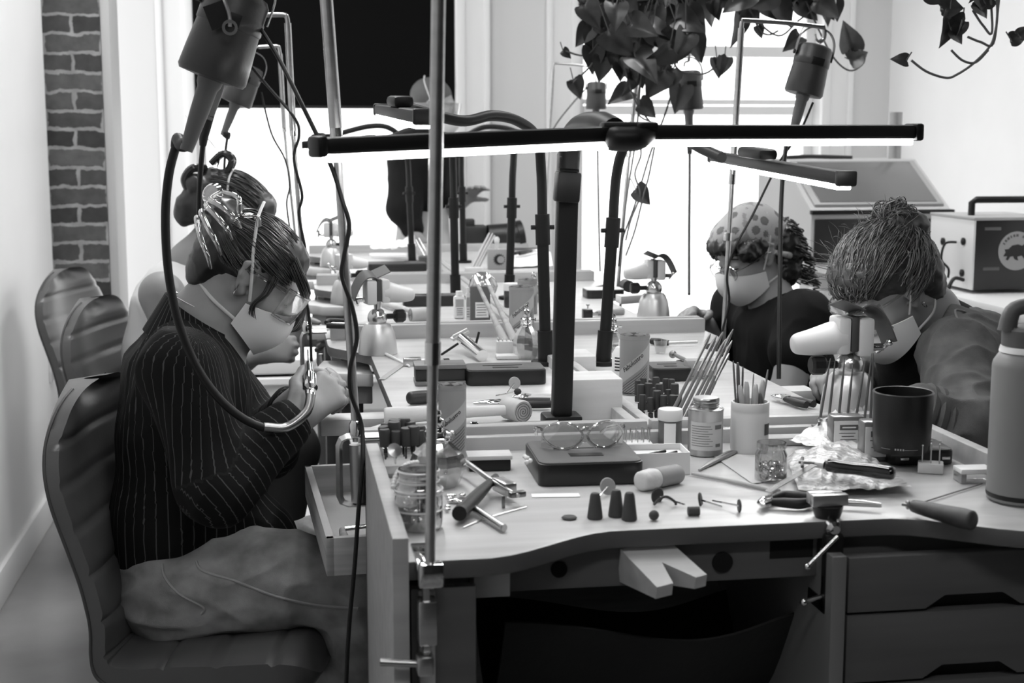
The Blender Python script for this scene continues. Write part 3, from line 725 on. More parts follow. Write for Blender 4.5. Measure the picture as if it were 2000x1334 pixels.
# ================================================================== flexible-shaft motors on clamped poles
def clampC(o, top, w_=.055, h=.10, dirn=1, Yw=.022, off=.012):
    """flat-bar C clamp; top: where the pole enters; opens to dirn*x"""
    t = V(top); x0 = t.x - dirn * off; x1 = x0 + dirn * w_; z1 = t.z; z0 = z1 - h; mb = MB(); th = .007
    def q(a, c): return V((a, t.y, c))
    r = .012; pts = [q(x1, z1), q(x0 + dirn * r, z1), q(x0 + dirn * r * .3, z1 - r * .3), q(x0, z1 - r), q(x0, z0 + r), q(x0 + dirn * r * .3, z0 + r * .3), q(x0 + dirn * r, z0), q(x1, z0)]
    mb.ring_tube(pts, 1, 4, True, up=(0, 1, 0), flat=(Yw * .6, th * .72)); mb.obj('c_clamp', STEEL, o, ang=30)
    MB().cyl(q(x1 - dirn * .014, z0 - .035), q(x1 - dirn * .014, z0 + .035), .005, None, 10).obj('clamp_screw', STEEL, o)
    MB().cyl(q(x1 - dirn * .055, z0 - .037), q(x1 + dirn * .02, z0 - .030), .0032, None, 10).obj('screw_handle', CHROME, o)
    MB().lathe([(.009, 0), (.011, .006), (.011, .02), (.008, .026)], t - V((0, 0, .002)), seg=16).obj('pole_socket', CHROME, o)
def pole(o, pts, r0, r1, joints=()):
    pts = [V(p) for p in pts]
    MB().cyl(pts[0], pts[1], r0, r0, 16).obj('lower_pole', STEEL, o)
    MB().cyl(pts[1], pts[2], r1, r1, 16).obj('upper_pole', STEEL, o)
    d = (pts[1] - pts[0]).normalized()
    MB().cyl(pts[1] - d * .012, pts[1] + d * .012, r0 * 1.45, None, 16).obj('lock_collar', CHROME, o)
    if len(pts) > 3: MB().tube(pts[2:], r1 * .7, 10, 5).obj('hanger_arm', STEEL, o)
MOTG = mat('motor_grey_hammertone', .045, .4, .2, bump=.08, bs=220)
def motor(o_lab, top, axis, size=1, cable=None, sheath=(), shaft=None, shaft_r=.006, group='hanging motors', face=(0, -1, 0), hang=None, sm=None):
    """axis points from the hanging bracket down to the nose"""
    A = V(axis).normalized(); o = thing('hanging_motor', o_lab, 'motor', top, group=group, world=True); t = V(top); k = size
    fc = V(face); fc = (fc - A * fc.dot(A)).normalized(); sd = A.cross(fc)
    rot = Matrix((sd, fc, A)).transposed()
    MB().lathe([(.030, 0), (.042, .004), (.047, .012), (.047, .035), (.0485, .037), (.0485, .055), (.047, .057), (.050, .098), (.0515, .128), (.048, .134), (.02, .136)], t, A, 32).obj('motor_can', MOTG, o) if k == 1 else \
        MB().lathe([(r * k, h * k) for r, h in [(.030, 0), (.042, .004), (.047, .012), (.047, .035), (.0485, .037), (.0485, .055), (.047, .057), (.050, .098), (.0515, .128), (.048, .134), (.02, .136)]], t, A, 32).obj('motor_can', MOTG, o)
    n0 = t + A * .134 * k
    MB().lathe([(.020 * k, -.008 * k), (.018 * k, .010 * k), (.0150 * k, .016 * k), (.0140 * k, .05 * k), (.0105 * k, .10 * k), (.0095 * k, .112 * k)], n0, A, 20).obj('nose_sleeve', mat('sleeve_grey', .11, .5), o)
    # strap bracket with round holes
    for s in (-1, 1):
        p = t + sd * s * .0 + fc * .0
    bo = MB(); pts = [t + sd * .052 * k + A * .035 * k, t + sd * .05 * k - A * .01 * k, t + sd * .03 * k - A * .038 * k, t - A * .045 * k, t - sd * .03 * k - A * .038 * k, t - sd * .05 * k - A * .01 * k, t - sd * .052 * k + A * .035 * k]
    bo.ring_tube(spline(pts, [1] * 7, 5)[0], 1, 6, True, up=fc, flat=(.009 * k, .0018 * k)); bo.obj('bracket', mat('bracket_grey', .17, .4, .5), o); brk = COL.objects[-1]
    MB().cyl(t + sd * .046 * k + A * .03 * k, t + sd * .056 * k + A * .03 * k, .006 * k, None, 12).obj('pivot', BLACK, brk)
    MB().box(t + fc * .047 * k + A * .046 * k, (.034 * k, .006 * k, .02 * k), .001, rot).obj('label_plate', BLACK, o)
    if hang: MB().tube(hang, .0028, 8).obj('hook', STEEL, o)
    if shaft: 
        MB().tube(shaft, shaft_r, 14, 8).obj('flexible_shaft', sm or RUBBER, o)
        MB().tube([n0 + A * .10 * k, (n0 + A * .112 * k).lerp(V(shaft[0]), .5), V(shaft[0]), V(shaft[0]).lerp(V(shaft[1]), .25)], [.011 * k, .0105 * k, .010 * k, .008 * k], 14, 4).obj('strain_relief', RUBBER, o)
    if cable: MB().tube(cable, .0032 * (k if k < 1 else 1), 8, 8).obj('power_lead', BLACK, o)
    return o
PG = 'motor poles clamped to the benches'
# --- foreground pole on the end bench
o = thing('motor_pole', 'nearest steel pole, clamped at the front corner of the end bench', 'pole', DY(838, 1098, 1.49), group=PG, world=True)
pole(o, [DY(840, 1098, 1.487), DY(845.5, 690, 1.487), DY(857, -40, 1.487)], .0058, .0075)
b = DY(840, 1098, 1.487)
MB().box(b + V((-.004, .035, -.004)), (.022, .085, .008), .002).obj('clamp_top', CHROME, o)
MB().box(b + V((0, -.006, -.012)), (.028, .018, .028), .004).obj('pole_block', CHROME, o)
MB().bb((b.x - .009, b.y - .012, DY(830, 1290, 1.48).z), (b.x - .002, b.y + .002, b.z)).obj('clamp_bar', STEEL, o)
q = DY(835, 1215, 1.478); MB().box(q + V((0, .004, 0)), (.02, .024, .05), .002).obj('clamp_jaw', STEEL, o)
q = DY(830, 1297, 1.47); MB().cyl(q, DY(742, 1293, 1.47), .0042, None, 12).obj('screw_handle', STEEL, o); MB().box(q, (.018, .022, .022), .003).obj('screw_nut', STEEL, o)
# --- near left pole (clamp hanging at the corner of the nearest left bench)
Yp = 2.03
o = thing('motor_pole', 'steel pole with a black lead wound round it, left of the nearest pole', 'pole', DY(700, 858, Yp), group=PG, world=True)
pole(o, [DY(697, 862, Yp), DY(656, 250, Yp), DY(633, -60, Yp)], .0062, .0092)
a = DY(672, 853, Yp); z1 = a.z; z0 = DY(672, 985, Yp).z; clampC(o, V((DY(697, 857, Yp).x, Yp, z1)), w_=.062, h=z1 - z0, Yw=.02, off=.026)
MB().cyl(DY(696, 868, Yp), DY(700, 980, Yp), .0105, None, 20).obj('clamp_barrel', mat('dull_steel', .40, .35, .7), o)
# --- second left pole
Yp = 3.17
o = thing('motor_pole', 'thin steel pole with an outward bent arm, beside the pinstripe person', 'pole', DY(603, 650, Yp), group=PG, world=True)
pole(o, [DY(602, 655, Yp), DY(572, 255, Yp), DY(562, 45, Yp), DY(560, 33, Yp), DY(553, 29, Yp), DY(520, 29, Yp)], .0050, .0075)
z1 = DY(600, 648, Yp).z; z0 = DY(600, 722, Yp).z; clampC(o, V((DY(600, 650, Yp).x, Yp, z1)), w_=.055, h=z1 - z0, Yw=.022)
# --- third left pole
Yp = 4.40
o = thing('motor_pole', 'thinnest steel pole on the left, farthest of the three behind', 'pole', DY(596, 560, Yp), group=PG, world=True)
pole(o, [DY(590, 590, Yp), DY(555, 250, Yp), DY(547, 105, Yp), DY(545, 94, Yp), DY(540, 90, Yp), DY(505, 92, Yp)], .0045, .007)
z1 = DY(592, 585, Yp).z; clampC(o, V((DY(592, 585, Yp).x, Yp, z1)), w_=.05, h=.09, Yw=.022)
# --- motors on the left
Ym = 2.16
top = DY(470, -18, Ym); nose = DY(412, 152, Ym)
motor('large grey motor hanging nearest at the top left, over the pinstripe person', top, nose - top,
      shaft=[DY(348, 272, 2.2), DY(330, 340, 2.2), DY(323, 430, 2.22), DY(330, 540, 2.24), DY(352, 640, 2.25), DY(392, 730, 2.26), DY(445, 795, 2.27), DY(505, 832, 2.28), DY(560, 834, 2.29), DY(598, 805, 2.30), DY(607, 770, 2.31)], shaft_r=.0068,
      cable=[DY(508, 55, 2.15), DY(545, 115, 2.1), DY(595, 215, 2.05), DY(645, 320, 2.03), DY(668, 390, 2.02), DY(682, 440, 2.02), DY(672, 500, 2.02), DY(668, 540, 2.02), DY(688, 600, 2.02), DY(697, 660, 2.02), DY(684, 720, 2.02), DY(686, 770, 2.02), DY(706, 830, 2.02), DY(708, 900, 2.0), DY(700, 1000, 1.98), DY(693, 1100, 1.98), DY(680, 1250, 1.98), DY(674, 1400, 1.98)],
      hang=[DY(438, -60, Ym), DY(437, -10, Ym - .06), DY(448, 30, Ym - .062), DY(449, 52, Ym - .062)])
MB().tube([DY(515, 834, 2.282), DY(560, 834, 2.29), DY(598, 805, 2.30), DY(607, 770, 2.31)], .0078, 16, 10).obj('spring_guard', STEEL, COL.objects['hanging_motor'])
q = DY(449, 54, Ym - .068); MB().lathe([(.007, 0), (.011, 0), (.011, .004), (.007, .004), (.007, 0)], q, (0, -1, 0), 16, cap=False).obj('hook_eye', mat('bracket_grey', .17), COL.objects['hanging_motor'])
MB().box(DY(425, 30, Ym - .058), (.03, .002, .035), 0, (0, R(-20), 0)).obj('dark_sticker', BLACK, COL.objects['hanging_motor'])
Ym = 3.2; top = DY(470, 20, Ym); nose = DY(425, 172, Ym)
motor('grey motor half hidden behind the nearest motor at the top left', top, nose - top,
      shaft=[DY(398, 268, 3.22), DY(392, 330, 3.25), DY(389, 400, 3.3), DY(390, 500, 3.35), DY(400, 620, 3.4), DY(450, 685, 3.45), DY(500, 672, 3.5), DY(548, 640, 3.5)], shaft_r=.0058,
      cable=[DY(484, 122, Ym), DY(520, 165, Ym), DY(575, 230, 3.16), DY(584, 265, 3.16), DY(574, 310, 3.16), DY(590, 380, 3.16), DY(584, 420, 3.16), DY(598, 500, 3.16), DY(594, 560, 3.16), DY(604, 620, 3.16), DY(608, 700, 3.16), DY(606, 740, 3.17)], hang=[DY(520, 29, 3.17), DY(485, 28, 3.18), DY(472, 12, Ym)])
Ym = 4.42; top = DY(490, 128, Ym); nose = DY(458, 208, Ym)
motor('small looking grey motor, third back at the top left against the blind', top, nose - top, size=.92,
      shaft=[DY(445, 262, Ym), DY(440, 300, Ym), DY(438, 340, Ym), DY(439, 420, Ym)], shaft_r=.0042,
      cable=[DY(510, 180, Ym), DY(530, 260, 4.4), DY(556, 310, 4.39), DY(566, 360, 4.39), DY(560, 400, 4.39), DY(570, 470, 4.39)], hang=[DY(505, 92, 4.4), DY(495, 96, 4.41), DY(492, 118, Ym)])
# --- right side poles and motors
Yp = 3.16
o = thing('motor_pole', 'steel pole in front of the headscarf, bent arm to the right at the top', 'pole', DY(1412, 690, Yp), group=PG, world=True)
pole(o, [DY(1411, 690, Yp), DY(1430, 350, Yp), DY(1448, 55, Yp), DY(1450, 42, Yp), DY(1458, 40, Yp), DY(1540, 45, Yp), DY(1600, 52, Yp), DY(1609, 54, Yp), DY(1609, 75, Yp), DY(1600, 82, Yp)], .0056, .0075)
clampC(o, DY(1411, 690, Yp), w_=.07, h=.10, dirn=-1)
MB().cyl(DY(1422, 455, Yp), DY(1421, 470, Yp), .009, None, 14).obj('lock_ring', CHROME, o)
top = DY(1594, 88, Yp); nose = DY(1567, 190, Yp)
motor('dark motor hanging at the upper right under the trailing plant', top, nose - top, size=.86,
      shaft=[DY(1538, 268, Yp), DY(1530, 330, 3.1), DY(1525, 420, 3.05), DY(1523, 560, 3.0), DY(1521, 740, 2.95)], shaft_r=.0050,
      cable=[DY(1588, 200, Yp), DY(1560, 262, Yp), DY(1520, 320, 3.14), DY(1470, 420, 3.13), DY(1432, 490, 3.13), DY(1420, 540, 3.13), DY(1424, 590, 3.14), DY(1410, 650, 3.14), DY(1404, 700, 3.14)], hang=[DY(1600, 82, Yp), DY(1594, 76, Yp), DY(1592, 66, Yp)])
Yp = 4.38
o = thing('motor_pole', 'pole with a vine climbing up it, right of the thickest post', 'pole', DY(1210, 560, Yp), group=PG, world=True)
pole(o, [DY(1205, 585, Yp), DY(1228, 300, Yp), DY(1250, 100, Yp), DY(1252, 85, Yp), DY(1262, 82, Yp), DY(1330, 88, Yp), DY(1345, 92, Yp), DY(1345, 120, Yp)], .0062, .007)
clampC(o, DY(1205, 585, Yp), w_=.07, h=.10, dirn=-1)
top = DY(1343, 138, Yp); nose = DY(1345, 212, Yp)
motor('dark motor hanging behind plant leaves at the top centre right', top, nose - top, size=.90,
      shaft=[DY(1347, 282, Yp), DY(1347, 350, 4.2), DY(1346, 460, 4.0), DY(1346, 575, 3.8)], shaft_r=.0042,
      cable=[DY(1320, 150, Yp), DY(1300, 220, Yp), DY(1270, 300, Yp), DY(1240, 400, 4.37), DY(1215, 470, 4.37), DY(1208, 520, 4.37)], hang=[DY(1345, 120, Yp), DY(1338, 122, Yp), DY(1336, 130, Yp)])
Yp = 5.60
o = thing('motor_pole', 'far pole with a short bent arm, at the right end of the far wall panel', 'pole', DY(1070, 470, Yp), group=PG, world=True)
pole(o, [DY(1062, 480, Yp), DY(1073, 260, Yp), DY(1081, 135, Yp), DY(1082, 126, Yp), DY(1090, 124, Yp), DY(1150, 130, Yp), DY(1160, 140, Yp)], .0055, .006)
q6 = DY(1062, 480, Yp); clampC(o, V((q6.x, q6.y, ZB + .012)), w_=q6.x - .90, h=.10, dirn=-1)
MB().cyl(q6, V((q6.x, q6.y, ZB - .01)), .0055, None, 12).obj('pole_foot', STEEL, o)
top = DY(1165, 160, Yp); nose = DY(1164, 212, Yp)
motor('small dark motor, leftmost of those hanging among the plant leaves', top, nose - top, size=.80,
      shaft=[DY(1167, 275, Yp), DY(1168, 350, 5.5), DY(1170, 450, 5.4), DY(1172, 530, 5.3)], shaft_r=.004,
      cable=[DY(1150, 168, Yp), DY(1120, 200, Yp), DY(1085, 245, Yp), DY(1072, 280, Yp)], hang=[DY(1148, 130, Yp), DY(1158, 140, Yp), DY(1160, 150, Yp), DY(1165, 160, Yp)])
# ================================================================== people
SKIN = mat('skin', .27, .5, var=.08, vs=(14, 14, 14), bump=.03, bs=400); SKINL = mat('skin_light', .30, .5, var=.06, vs=(14, 14, 14), bump=.03, bs=400)
HAIRD = mat('dark_hair', .010, .38, var=.5, vs=(30, 220, 30), spec=.7); HAIRM = mat('brown_hair', .045, .45, var=.5, vs=(60, 200, 60), spec=.6)
HAIRL = mat('brown_hair_strand', .09, .4, spec=.6); HAIRDS = mat('dark_hair_strand', .022, .32, spec=.9)
JEANS = mat('washed_denim', .27, .85, var=.30, vs=(22, 22, 22), bump=.2, bs=700); SHIRT = striped('pinstripe_cloth', .006, .075, .0165, .10)
STRIPE_RIB = .007
BTEE = mat('black_jersey', .008, .85, spec=.2); WTOP = mat('white_knit', .70, .8); DENIMJ = mat('denim_jacket', .085, .85, var=.35, vs=(18, 18, 18), bump=.3, bs=600)
MASKM = mat('mask_fabric', .76, .85); STRAPM = mat('elastic_strap', .55, .7); GREYPANTS = mat('pale_trousers', .42, .85, var=.1, vs=(5, 5, 5))
SHOE = mat('black_shoe', .02, .5)
def fold_fn(amp, sc, stretch=(1, 1, 1), seed=0, extra=None):
    off = V((seed * 7.3, seed * 3.1, seed * 5.7))
    def f(p):
        q = V((p.x * sc * stretch[0], p.y * sc * stretch[1], p.z * sc * stretch[2])) + off
        n = 1 - abs(mnoise.noise(q)) * 2
        n2 = mnoise.noise(q * 2.3) * .4
        return amp * (n * abs(n) + n2) + (extra(p) if extra else 0)
    return f
def mask_on(H, root, name='face_mask', strap=True):
    def fn(a, b):
        a = a * 2 - 1; t = abs(a)
        top = -.012 - .030 * t ** 1.5 + .004 * math.exp(-(t / .2) ** 2); bot = -.118 + .030 * t ** 1.6
        x = .018 + .094 * (1 - t ** 2.1) + .020 * math.sin(math.pi * b) * (1 - t ** 2) - .022 * b * (1 - t ** 2)
        z = top + (bot - top) * b
        y = .073 * math.sin(a * math.pi / 2) * (1 - .10 * b)
        return H.p(x, y, z)
    MB().grid(fn, 28, 14, .0025).obj(name, MASKM, root, ang=50)
    if strap:
        m = MB()
        up = [(.022, -.074, -.035), (-.004, -.082, .008), (-.03, -.082, .05), (-.055, -.06, .10), (-.06, 0, .128), (-.055, .06, .10), (-.03, .082, .05), (-.004, .082, .008), (.022, .074, -.035)]
        m.ring_tube(spline([H.p(*q) for q in up], [1] * 9, 6)[0], 1, 6, True, up=H.M @ V((1, 0, 0)), flat=(.0028, .0012)).obj('upper_strap', STRAPM, root)
        lo_ = [(.02, -.068, -.078), (-.03, -.066, -.072), (-.068, -.035, -.064), (-.078, 0, -.06), (-.068, .035, -.064), (-.03, .066, -.072), (.02, .068, -.078)]
        MB().ring_tube(spline([H.p(*q) for q in lo_], [1] * 7, 6)[0], 1, 6, True, up=H.M @ V((0, 0, 1)), flat=(.0030, .0012)).obj('lower_strap', STRAPM, root)
def goggles_on(H, root, name='safety_glasses', lab='clear safety glasses', tint=PLASTIC):
    def fn(a, b):
        a = a * 2 - 1; z = .026 - .056 * b - .006 * math.exp(-(a / .18) ** 2) * (b - .2)
        y = .077 * math.sin(a * 1.35) / math.sin(1.35); x = .050 + .062 * math.cos(a * 1.35) + .004
        return H.p(x, y, z)
    g = MB().grid(fn, 24, 8, .002).obj(name, tint, root, ang=60)
    f = MB()
    for b in (0, 1): f.ring_tube([fn(i / 24, b) for i in range(25)], .0026, 6)
    for s in (-1, 1): f.tube([H.p(.064, .076 * s, .018), H.p(.03, .083 * s, .016), H.p(-.015, .083 * s, .012), H.p(-.03, .08 * s, .0)], .003, 6)
    f.obj('glasses_frame', GLASS, g)
    return g
def wire_glasses(H, root):
    f = MB()
    for s in (-1, 1):
        c = V((.104, .034 * s, -.010)); pts = []
        for i in range(20):
            t = 2 * math.pi * i / 20; pts.append(H.p(c.x - abs(.022 * math.cos(t)) * .25 * (1 if math.cos(t) * s > 0 else .2), c.y + .027 * math.cos(t), c.z + .022 * math.sin(t)))
        f.ring_tube(pts, .0011, 6, closed=True); f.tube([H.p(.099, .061 * s, -.004), H.p(.06, .077 * s, .0), H.p(0, .083 * s, .006), H.p(-.02, .082 * s, -.004)], .0012, 6)
    f.tube([H.p(.104, -.008, -.006), H.p(.108, 0, -.002), H.p(.104, .008, -.006)], .0012, 6)
    g = f.obj('wire_glasses', CHROME, root); l = MB()
    for s in (-1, 1): 
        c = V((.103, .034 * s, -.010)); l._add([H.p(c.x, c.y + .026 * math.cos(6.283 * i / 20), c.z + .021 * math.sin(6.283 * i / 20)) for i in range(20)], [tuple(range(20))])
    l.obj('lenses', GLASS, g)
def limbs(pts, rad, **k): return CHAIN(pts, rad, **k)
# ------------------------------------------------ person at the nearest left bench
wr = thing('person', 'seated person in a black pinstripe shirt and jeans bent over a handpiece, masked', 'person', (-.16, 2.5, .55), world=True)
H = Head(DY(489, 538, 2.53), 2, 37, 0, .93)
Y0 = 2.53; Yn, Yf = 2.345, 2.715
pel = DY(330, 1128, Y0); bel = DY(335, 1000, Y0); che = DY(348, 850, Y0); upc = DY(372, 720, Y0); c7 = DY(398, 628, Y0)
shn, shf = DY(352, 722, Yn), DY(390, 700, Yf)
eln, wrn = DY(425, 950, 2.30), DY(583, 812, 2.36); elf, wrf = DY(520, 870, 2.70), DY(582, 785, 2.52)
hpn, knn, ann = DY(345, 1140, 2.43), DY(700, 1138, 2.38), DY(668, 1400, 2.40)
hpf, knf, anf = DY(350, 1130, 2.63), DY(650, 1085, 2.68), DY(640, 1330, 2.66)
dn = (DY(640, 765, 2.40) - wrn); hn = hand_prims(wrn, dn, V((.1, 1, -.35)), 1, (48, 62, 42), thumb=10, k=.98)
dfv = (DY(640, 758, 2.50) - wrf); hf = hand_prims(wrf, dfv, V((.05, -1, -.3)), -1, (60, 60, 40), k=.95)
body = H.prims() + H.neck(c7 + V((.01, 0, 0)), .055) + [CAP(c7, upc, .055, .085, .05), CAP(upc, che, .095, .10), CAP(che, bel, .10, .095), CAP(bel, pel, .095, .11), CAP(upc, shn, .07, .05), CAP(upc, shf, .07, .05)]
body += limbs([shn, eln, wrn], [.05, .040, .026]) + limbs([shf, elf, wrf], [.05, .040, .026]) + hn + hf
body += limbs([hpn, knn, ann], [.075, .052, .04]) + limbs([hpf, knf, anf], [.075, .052, .04])
sdf_obj('body', body, SKIN, wr, .0042, .02)
# shirt: stripes run down the trunk and round the sleeves
def ang_s(c, rr): 
    def f(X, Y, Z): return np.arctan2(Y - c.y, X - c.x) * rr + 9
    return f
def len_s(a, b, s0=0):
    d = np.array((V(b) - V(a)).normalized())
    def f(X, Y, Z): return (X - a.x) * d[0] + (Y - a.y) * d[1] + (Z - a.z) * d[2] + 5 + s0
    return f
st = ang_s(V((che.x - .02, Y0, 0)), .135); top_ = lambda z: z
sh = [ELL(che.lerp(upc, .35) + V((.012, 0, 0)), (.105, .170, .15), Matrix.Rotation(R(8), 3, 'Y'), .05, st), CAP(che + V((.006, -.04, 0)), bel + V((.012, -.05, 0)), .098, .098, .05, st), CAP(che + V((.006, .04, 0)), bel + V((.012, .05, 0)), .098, .098, .05, st),
      CAP(bel + V((.012, -.06, 0)), pel + V((-.004, -.05, -.006)), .098, .10, .05, st), CAP(bel + V((.012, .06, 0)), pel + V((-.004, .05, -.006)), .098, .10, .05, st), CAP(bel + V((.07, -.0, -.005)), pel + V((.15, -.02, .062)), .095, .078, .05, st),
      CAP(upc + V((.005, -.08, .0)), shn + V((.0, .01, 0)), .074, .062, .05, st), CAP(upc + V((0, .08, 0)), shf, .08, .066, .05, st),
      CAP(upc + V((-.018, 0, .0)), c7 + V((-.030, 0, -.035)), .095, .066, .04, st), CAP(c7 + V((-.03, -.05, -.04)), c7 + V((-.03, .05, -.04)), .045, .045, .03, st)]
sh += [CAP(shn, eln, .064, .058, .03, ang_s(shn.lerp(eln, .5), .07)), CAP(eln, eln.lerp(wrn, .84), .060, .042, .03, len_s(eln, wrn, .4)), CAP(shf, elf, .064, .056, .03, ang_s(shf.lerp(elf, .5), .07)), CAP(elf, elf.lerp(wrf, .84), .056, .04, .03, len_s(elf, wrf, .4))]
sh += [CUT(c7 + V((.035, 0, .045)), (.062, .066, .055), Matrix.Rotation(R(38), 3, 'Y'), .012)]
sdf_obj('pinstripe_shirt', sh, SHIRT, wr, .0050, .03, fold_fn(.0045, 13, (1, 1, .45), 1))
# raised collar
col = MB(); cc = c7 + V((-.012, 0, -.022)); rx = Matrix.Rotation(R(22), 3, 'Y')
def colf(a, b):
    t = R(-150 + 300 * a) + math.pi; r = .072 + .014 * b; return cc + rx @ V((math.cos(t) * r * 1.02, math.sin(t) * r, .045 * (1 - b) * (1.0 - .35 * math.cos(t)) - .012 * b - .012))
cm = striped('pinstripe_collar', .006, .08, .018, .12)
o = MB().grid(colf, 36, 8, .003).obj('collar', cm, wr, ang=60)
at = o.data.attributes.new('stripe', 'FLOAT', 'POINT'); at.data.foreach_set('value', [3 + .09 * math.atan2(v.co.y, v.co.x) + v.co.z * .1 for v in o.data.vertices])
# cuff
MB().lathe([(.034, 0), (.036, .03), (.033, .032), (.031, 0)], eln.lerp(wrn, .80), (wrn - eln), 24).obj('cuff', mat('black_cotton', .009, .85), wr)
# jeans and shoes
je = limbs([hpn + V((-.0, 0, -.005)), hpn.lerp(knn, .5) + V((0, 0, .005)), knn, ann], [.092, .082, .066, .058]) + limbs([hpf + V((-.0, 0, 0)), knf, anf], [.092, .068, .058]) + [CAP(pel + V((.012, -.05, -.01)), pel + V((.012, .05, -.01)), .102, .102, .04)]
jo = sdf_obj('jeans', je, JEANS, wr, .005, .025, fold_fn(.0085, 12, (.8, 1, 1.5), 3))
from mathutils.bvhtree import BVHTree
def drape(ob, pts, d, lift=.001):
    """lay points on a mesh along d"""
    og = V(ob.parent['_world']); bt = BVHTree.FromPolygons([v.co + og for v in ob.data.vertices], [p.vertices for p in ob.data.polygons]); out = []; d = V(d).normalized()
    for p in spline([V(q) for q in pts], [1] * len(pts), 8)[0]:
        h = bt.ray_cast(p - d * .5, d)
        if h[0] is not None: out.append(h[0] - d * lift)
    return out
SEAM = mat('seam_denim', .34, .9)
seam = drape(jo, [DY(380, 1095, 2.3), DY(395, 1115, 2.3), DY(460, 1135, 2.3), DY(540, 1165, 2.3), DY(620, 1182, 2.3), DY(700, 1188, 2.3)], ray(520, 1150))
MB().ring_tube(seam, .0024, 6).obj('side_seam', SEAM, wr)
MB().ring_tube(drape(jo, [DY(316, 1100, 2.3), DY(322, 1128, 2.3), DY(350, 1160, 2.3), DY(396, 1186, 2.3), DY(394, 1200, 2.3)], ray(350, 1150)), .0022, 6).obj('pocket_edge', SEAM, wr)
for a_, k_ in ((ann, 1), (anf, 2)):
    g = V((a_.x + .02, a_.y, .05)); sdf_obj('shoe', [CAP(V((a_.x, a_.y, a_.z)), V((a_.x - .02, a_.y, .06)), .052, .05), CAP(V((a_.x - .03, a_.y, .045)), V((a_.x + .16, a_.y, .035)), .045, .038)], SHOE, wr, .007, .03)
    a_.z = max(a_.z, .12)
# hair: cap, swept back to a knot
hp = [H.ell((-.018, 0, .033), (.092, .077, .079)), H.ell((-.074, 0, .016), (.046, .060, .068)), H.ell((.026, 0, .066), (.054, .062, .042)), H.ell((-.088, .0, .05), (.040, .045, .042), .02), H.ell((-.104, .01, .066), (.03, .034, .03), .02), H.ell((-.075, 0, -.035), (.03, .045, .045), .03),
      H.cut((.045, -.07, -.012), (.055, .04, .045)), H.cut((.045, .07, -.012), (.055, .04, .045)), H.cut((.12, 0, .0), (.05, .09, .055)), H.cut((-.008, -.095, -.012), (.024, .035, .04)), H.cut((-.008, .095, -.012), (.024, .035, .04))]
sdf_obj('hair', hp, HAIRD, wr, .0042, .018, fold_fn(.002, 40, (1, 1, 1), 2))
rnd = random.Random(4)
fl = scalp_flow(H, 330, lambda r: (1, r.uniform(-.9, .9), r.uniform(.25, 1.0)), lambda r: (-.95, r.uniform(-.3, .3), .35 + r.uniform(-.15, .25)), (.098, .083, .083), (-.014, 0, .030), lift=.003, wav=.002, r=.0011, rnd=rnd)
fl += scalp_flow(H, 130, lambda r: (r.uniform(.4, 1), -r.uniform(.5, 1), r.uniform(-.1, .6)), lambda r: (-.95, r.uniform(-.35, .1), .30), (.098, .083, .083), (-.014, 0, .030), lift=.003, wav=.002, r=.0011, rnd=rnd)
fl += scalp_flow(H, 160, lambda r: (r.uniform(-.6, .2), r.choice((-1, 1)), r.uniform(-.6, -.1)), lambda r: (-.9, r.uniform(-.2, .2), .35), (.102, .083, .089), lift=.002, wav=.0015, r=.001, rnd=rnd)
for i in range(46):  # lock over the brow and temple
    y = -.072 + rnd.uniform(-.006, .006); q = rnd.uniform(-.012, .012)
    fl.append(([H.p(.045, y * .9, .07 + q), H.p(.085, y * .85 - .004, .045 + q), H.p(.105, y * .6, .030 + q), H.p(.112, y * .2 + rnd.uniform(-.01, .01), .022 + q)], .0013))
    if i < 18: fl.append(([H.p(.03 + q, y, .03), H.p(.036 + q * .6, y * 1.06, -.005), H.p(.030 + q * .4, y * 1.07, -.035), H.p(.040 + q, y * 1.02, -.055)], .0009))
for i in range(30):
    q = rnd.uniform(-.01, .01); fl.append(([H.p(.112, .01 + q, .028), H.p(.122 + q * .5, -.008 + q, -.002), H.p(.124 + q, -.01, -.03), H.p(.118, -.004 + q, -.06 + q)], .0010))
strands('hair_strands', wr, HAIRDS, fl)
clawm = glassy('tortoise_clear', .8, .35, .98, .04, 1.4)
cl = MB(); 
for i, (dz, s) in enumerate(((.012, 1), (.0, -1), (-.016, 1), (-.030, -1))):
    cl.tube([H.p(-.135, -.01, .075 + dz * 1.5), H.p(-.142, -.045 * 1, .062 + dz), H.p(-.118, -.075, .058 + dz * 1.6), H.p(-.088, -.084, .050 + dz * 2), H.p(-.070, -.076, .040 + dz * 2.2)], [.005, .0055, .005, .0045, .003], 10)
cl.obj('claw_clip', clawm, wr); c2 = MB().tube([H.p(-.13, -.05, .10), H.p(-.105, -.082, .108), H.p(-.085, -.085, .086), H.p(-.06, -.082, .10), H.p(-.045, -.078, .088)], .0048, 10); c2.lathe([(.018, 0), (.02, .006), (.014, .012), (0, .013)], H.p(-.142, -.035, .085), H.M @ V((-.6, -.8, 0)), 18); c2.obj('claw_clip', clawm, wr)
mask_on(H, wr); goggles_on(H, wr); H.extras(wr, HAIRD)
for dz in (-.034, -.026): MB().lathe([(.0075, -.001), (.0095, 0), (.0075, .001), (.0075, -.001)], H.p(-.012, -.084, dz), H.M @ V((1, 0, .2)), 16, cap=False).obj('earring', CHROME, wr)
nk = [c7 + V((.052 * math.cos(t) + .012 + .012 * math.cos(t), .062 * math.sin(t), .026 - .030 * math.cos(t) - .004)) for t in [i * 2 * math.pi / 28 for i in range(28)]]
MB().ring_tube(nk, .0011, 6, closed=True).obj('necklace', CHROME, wr)
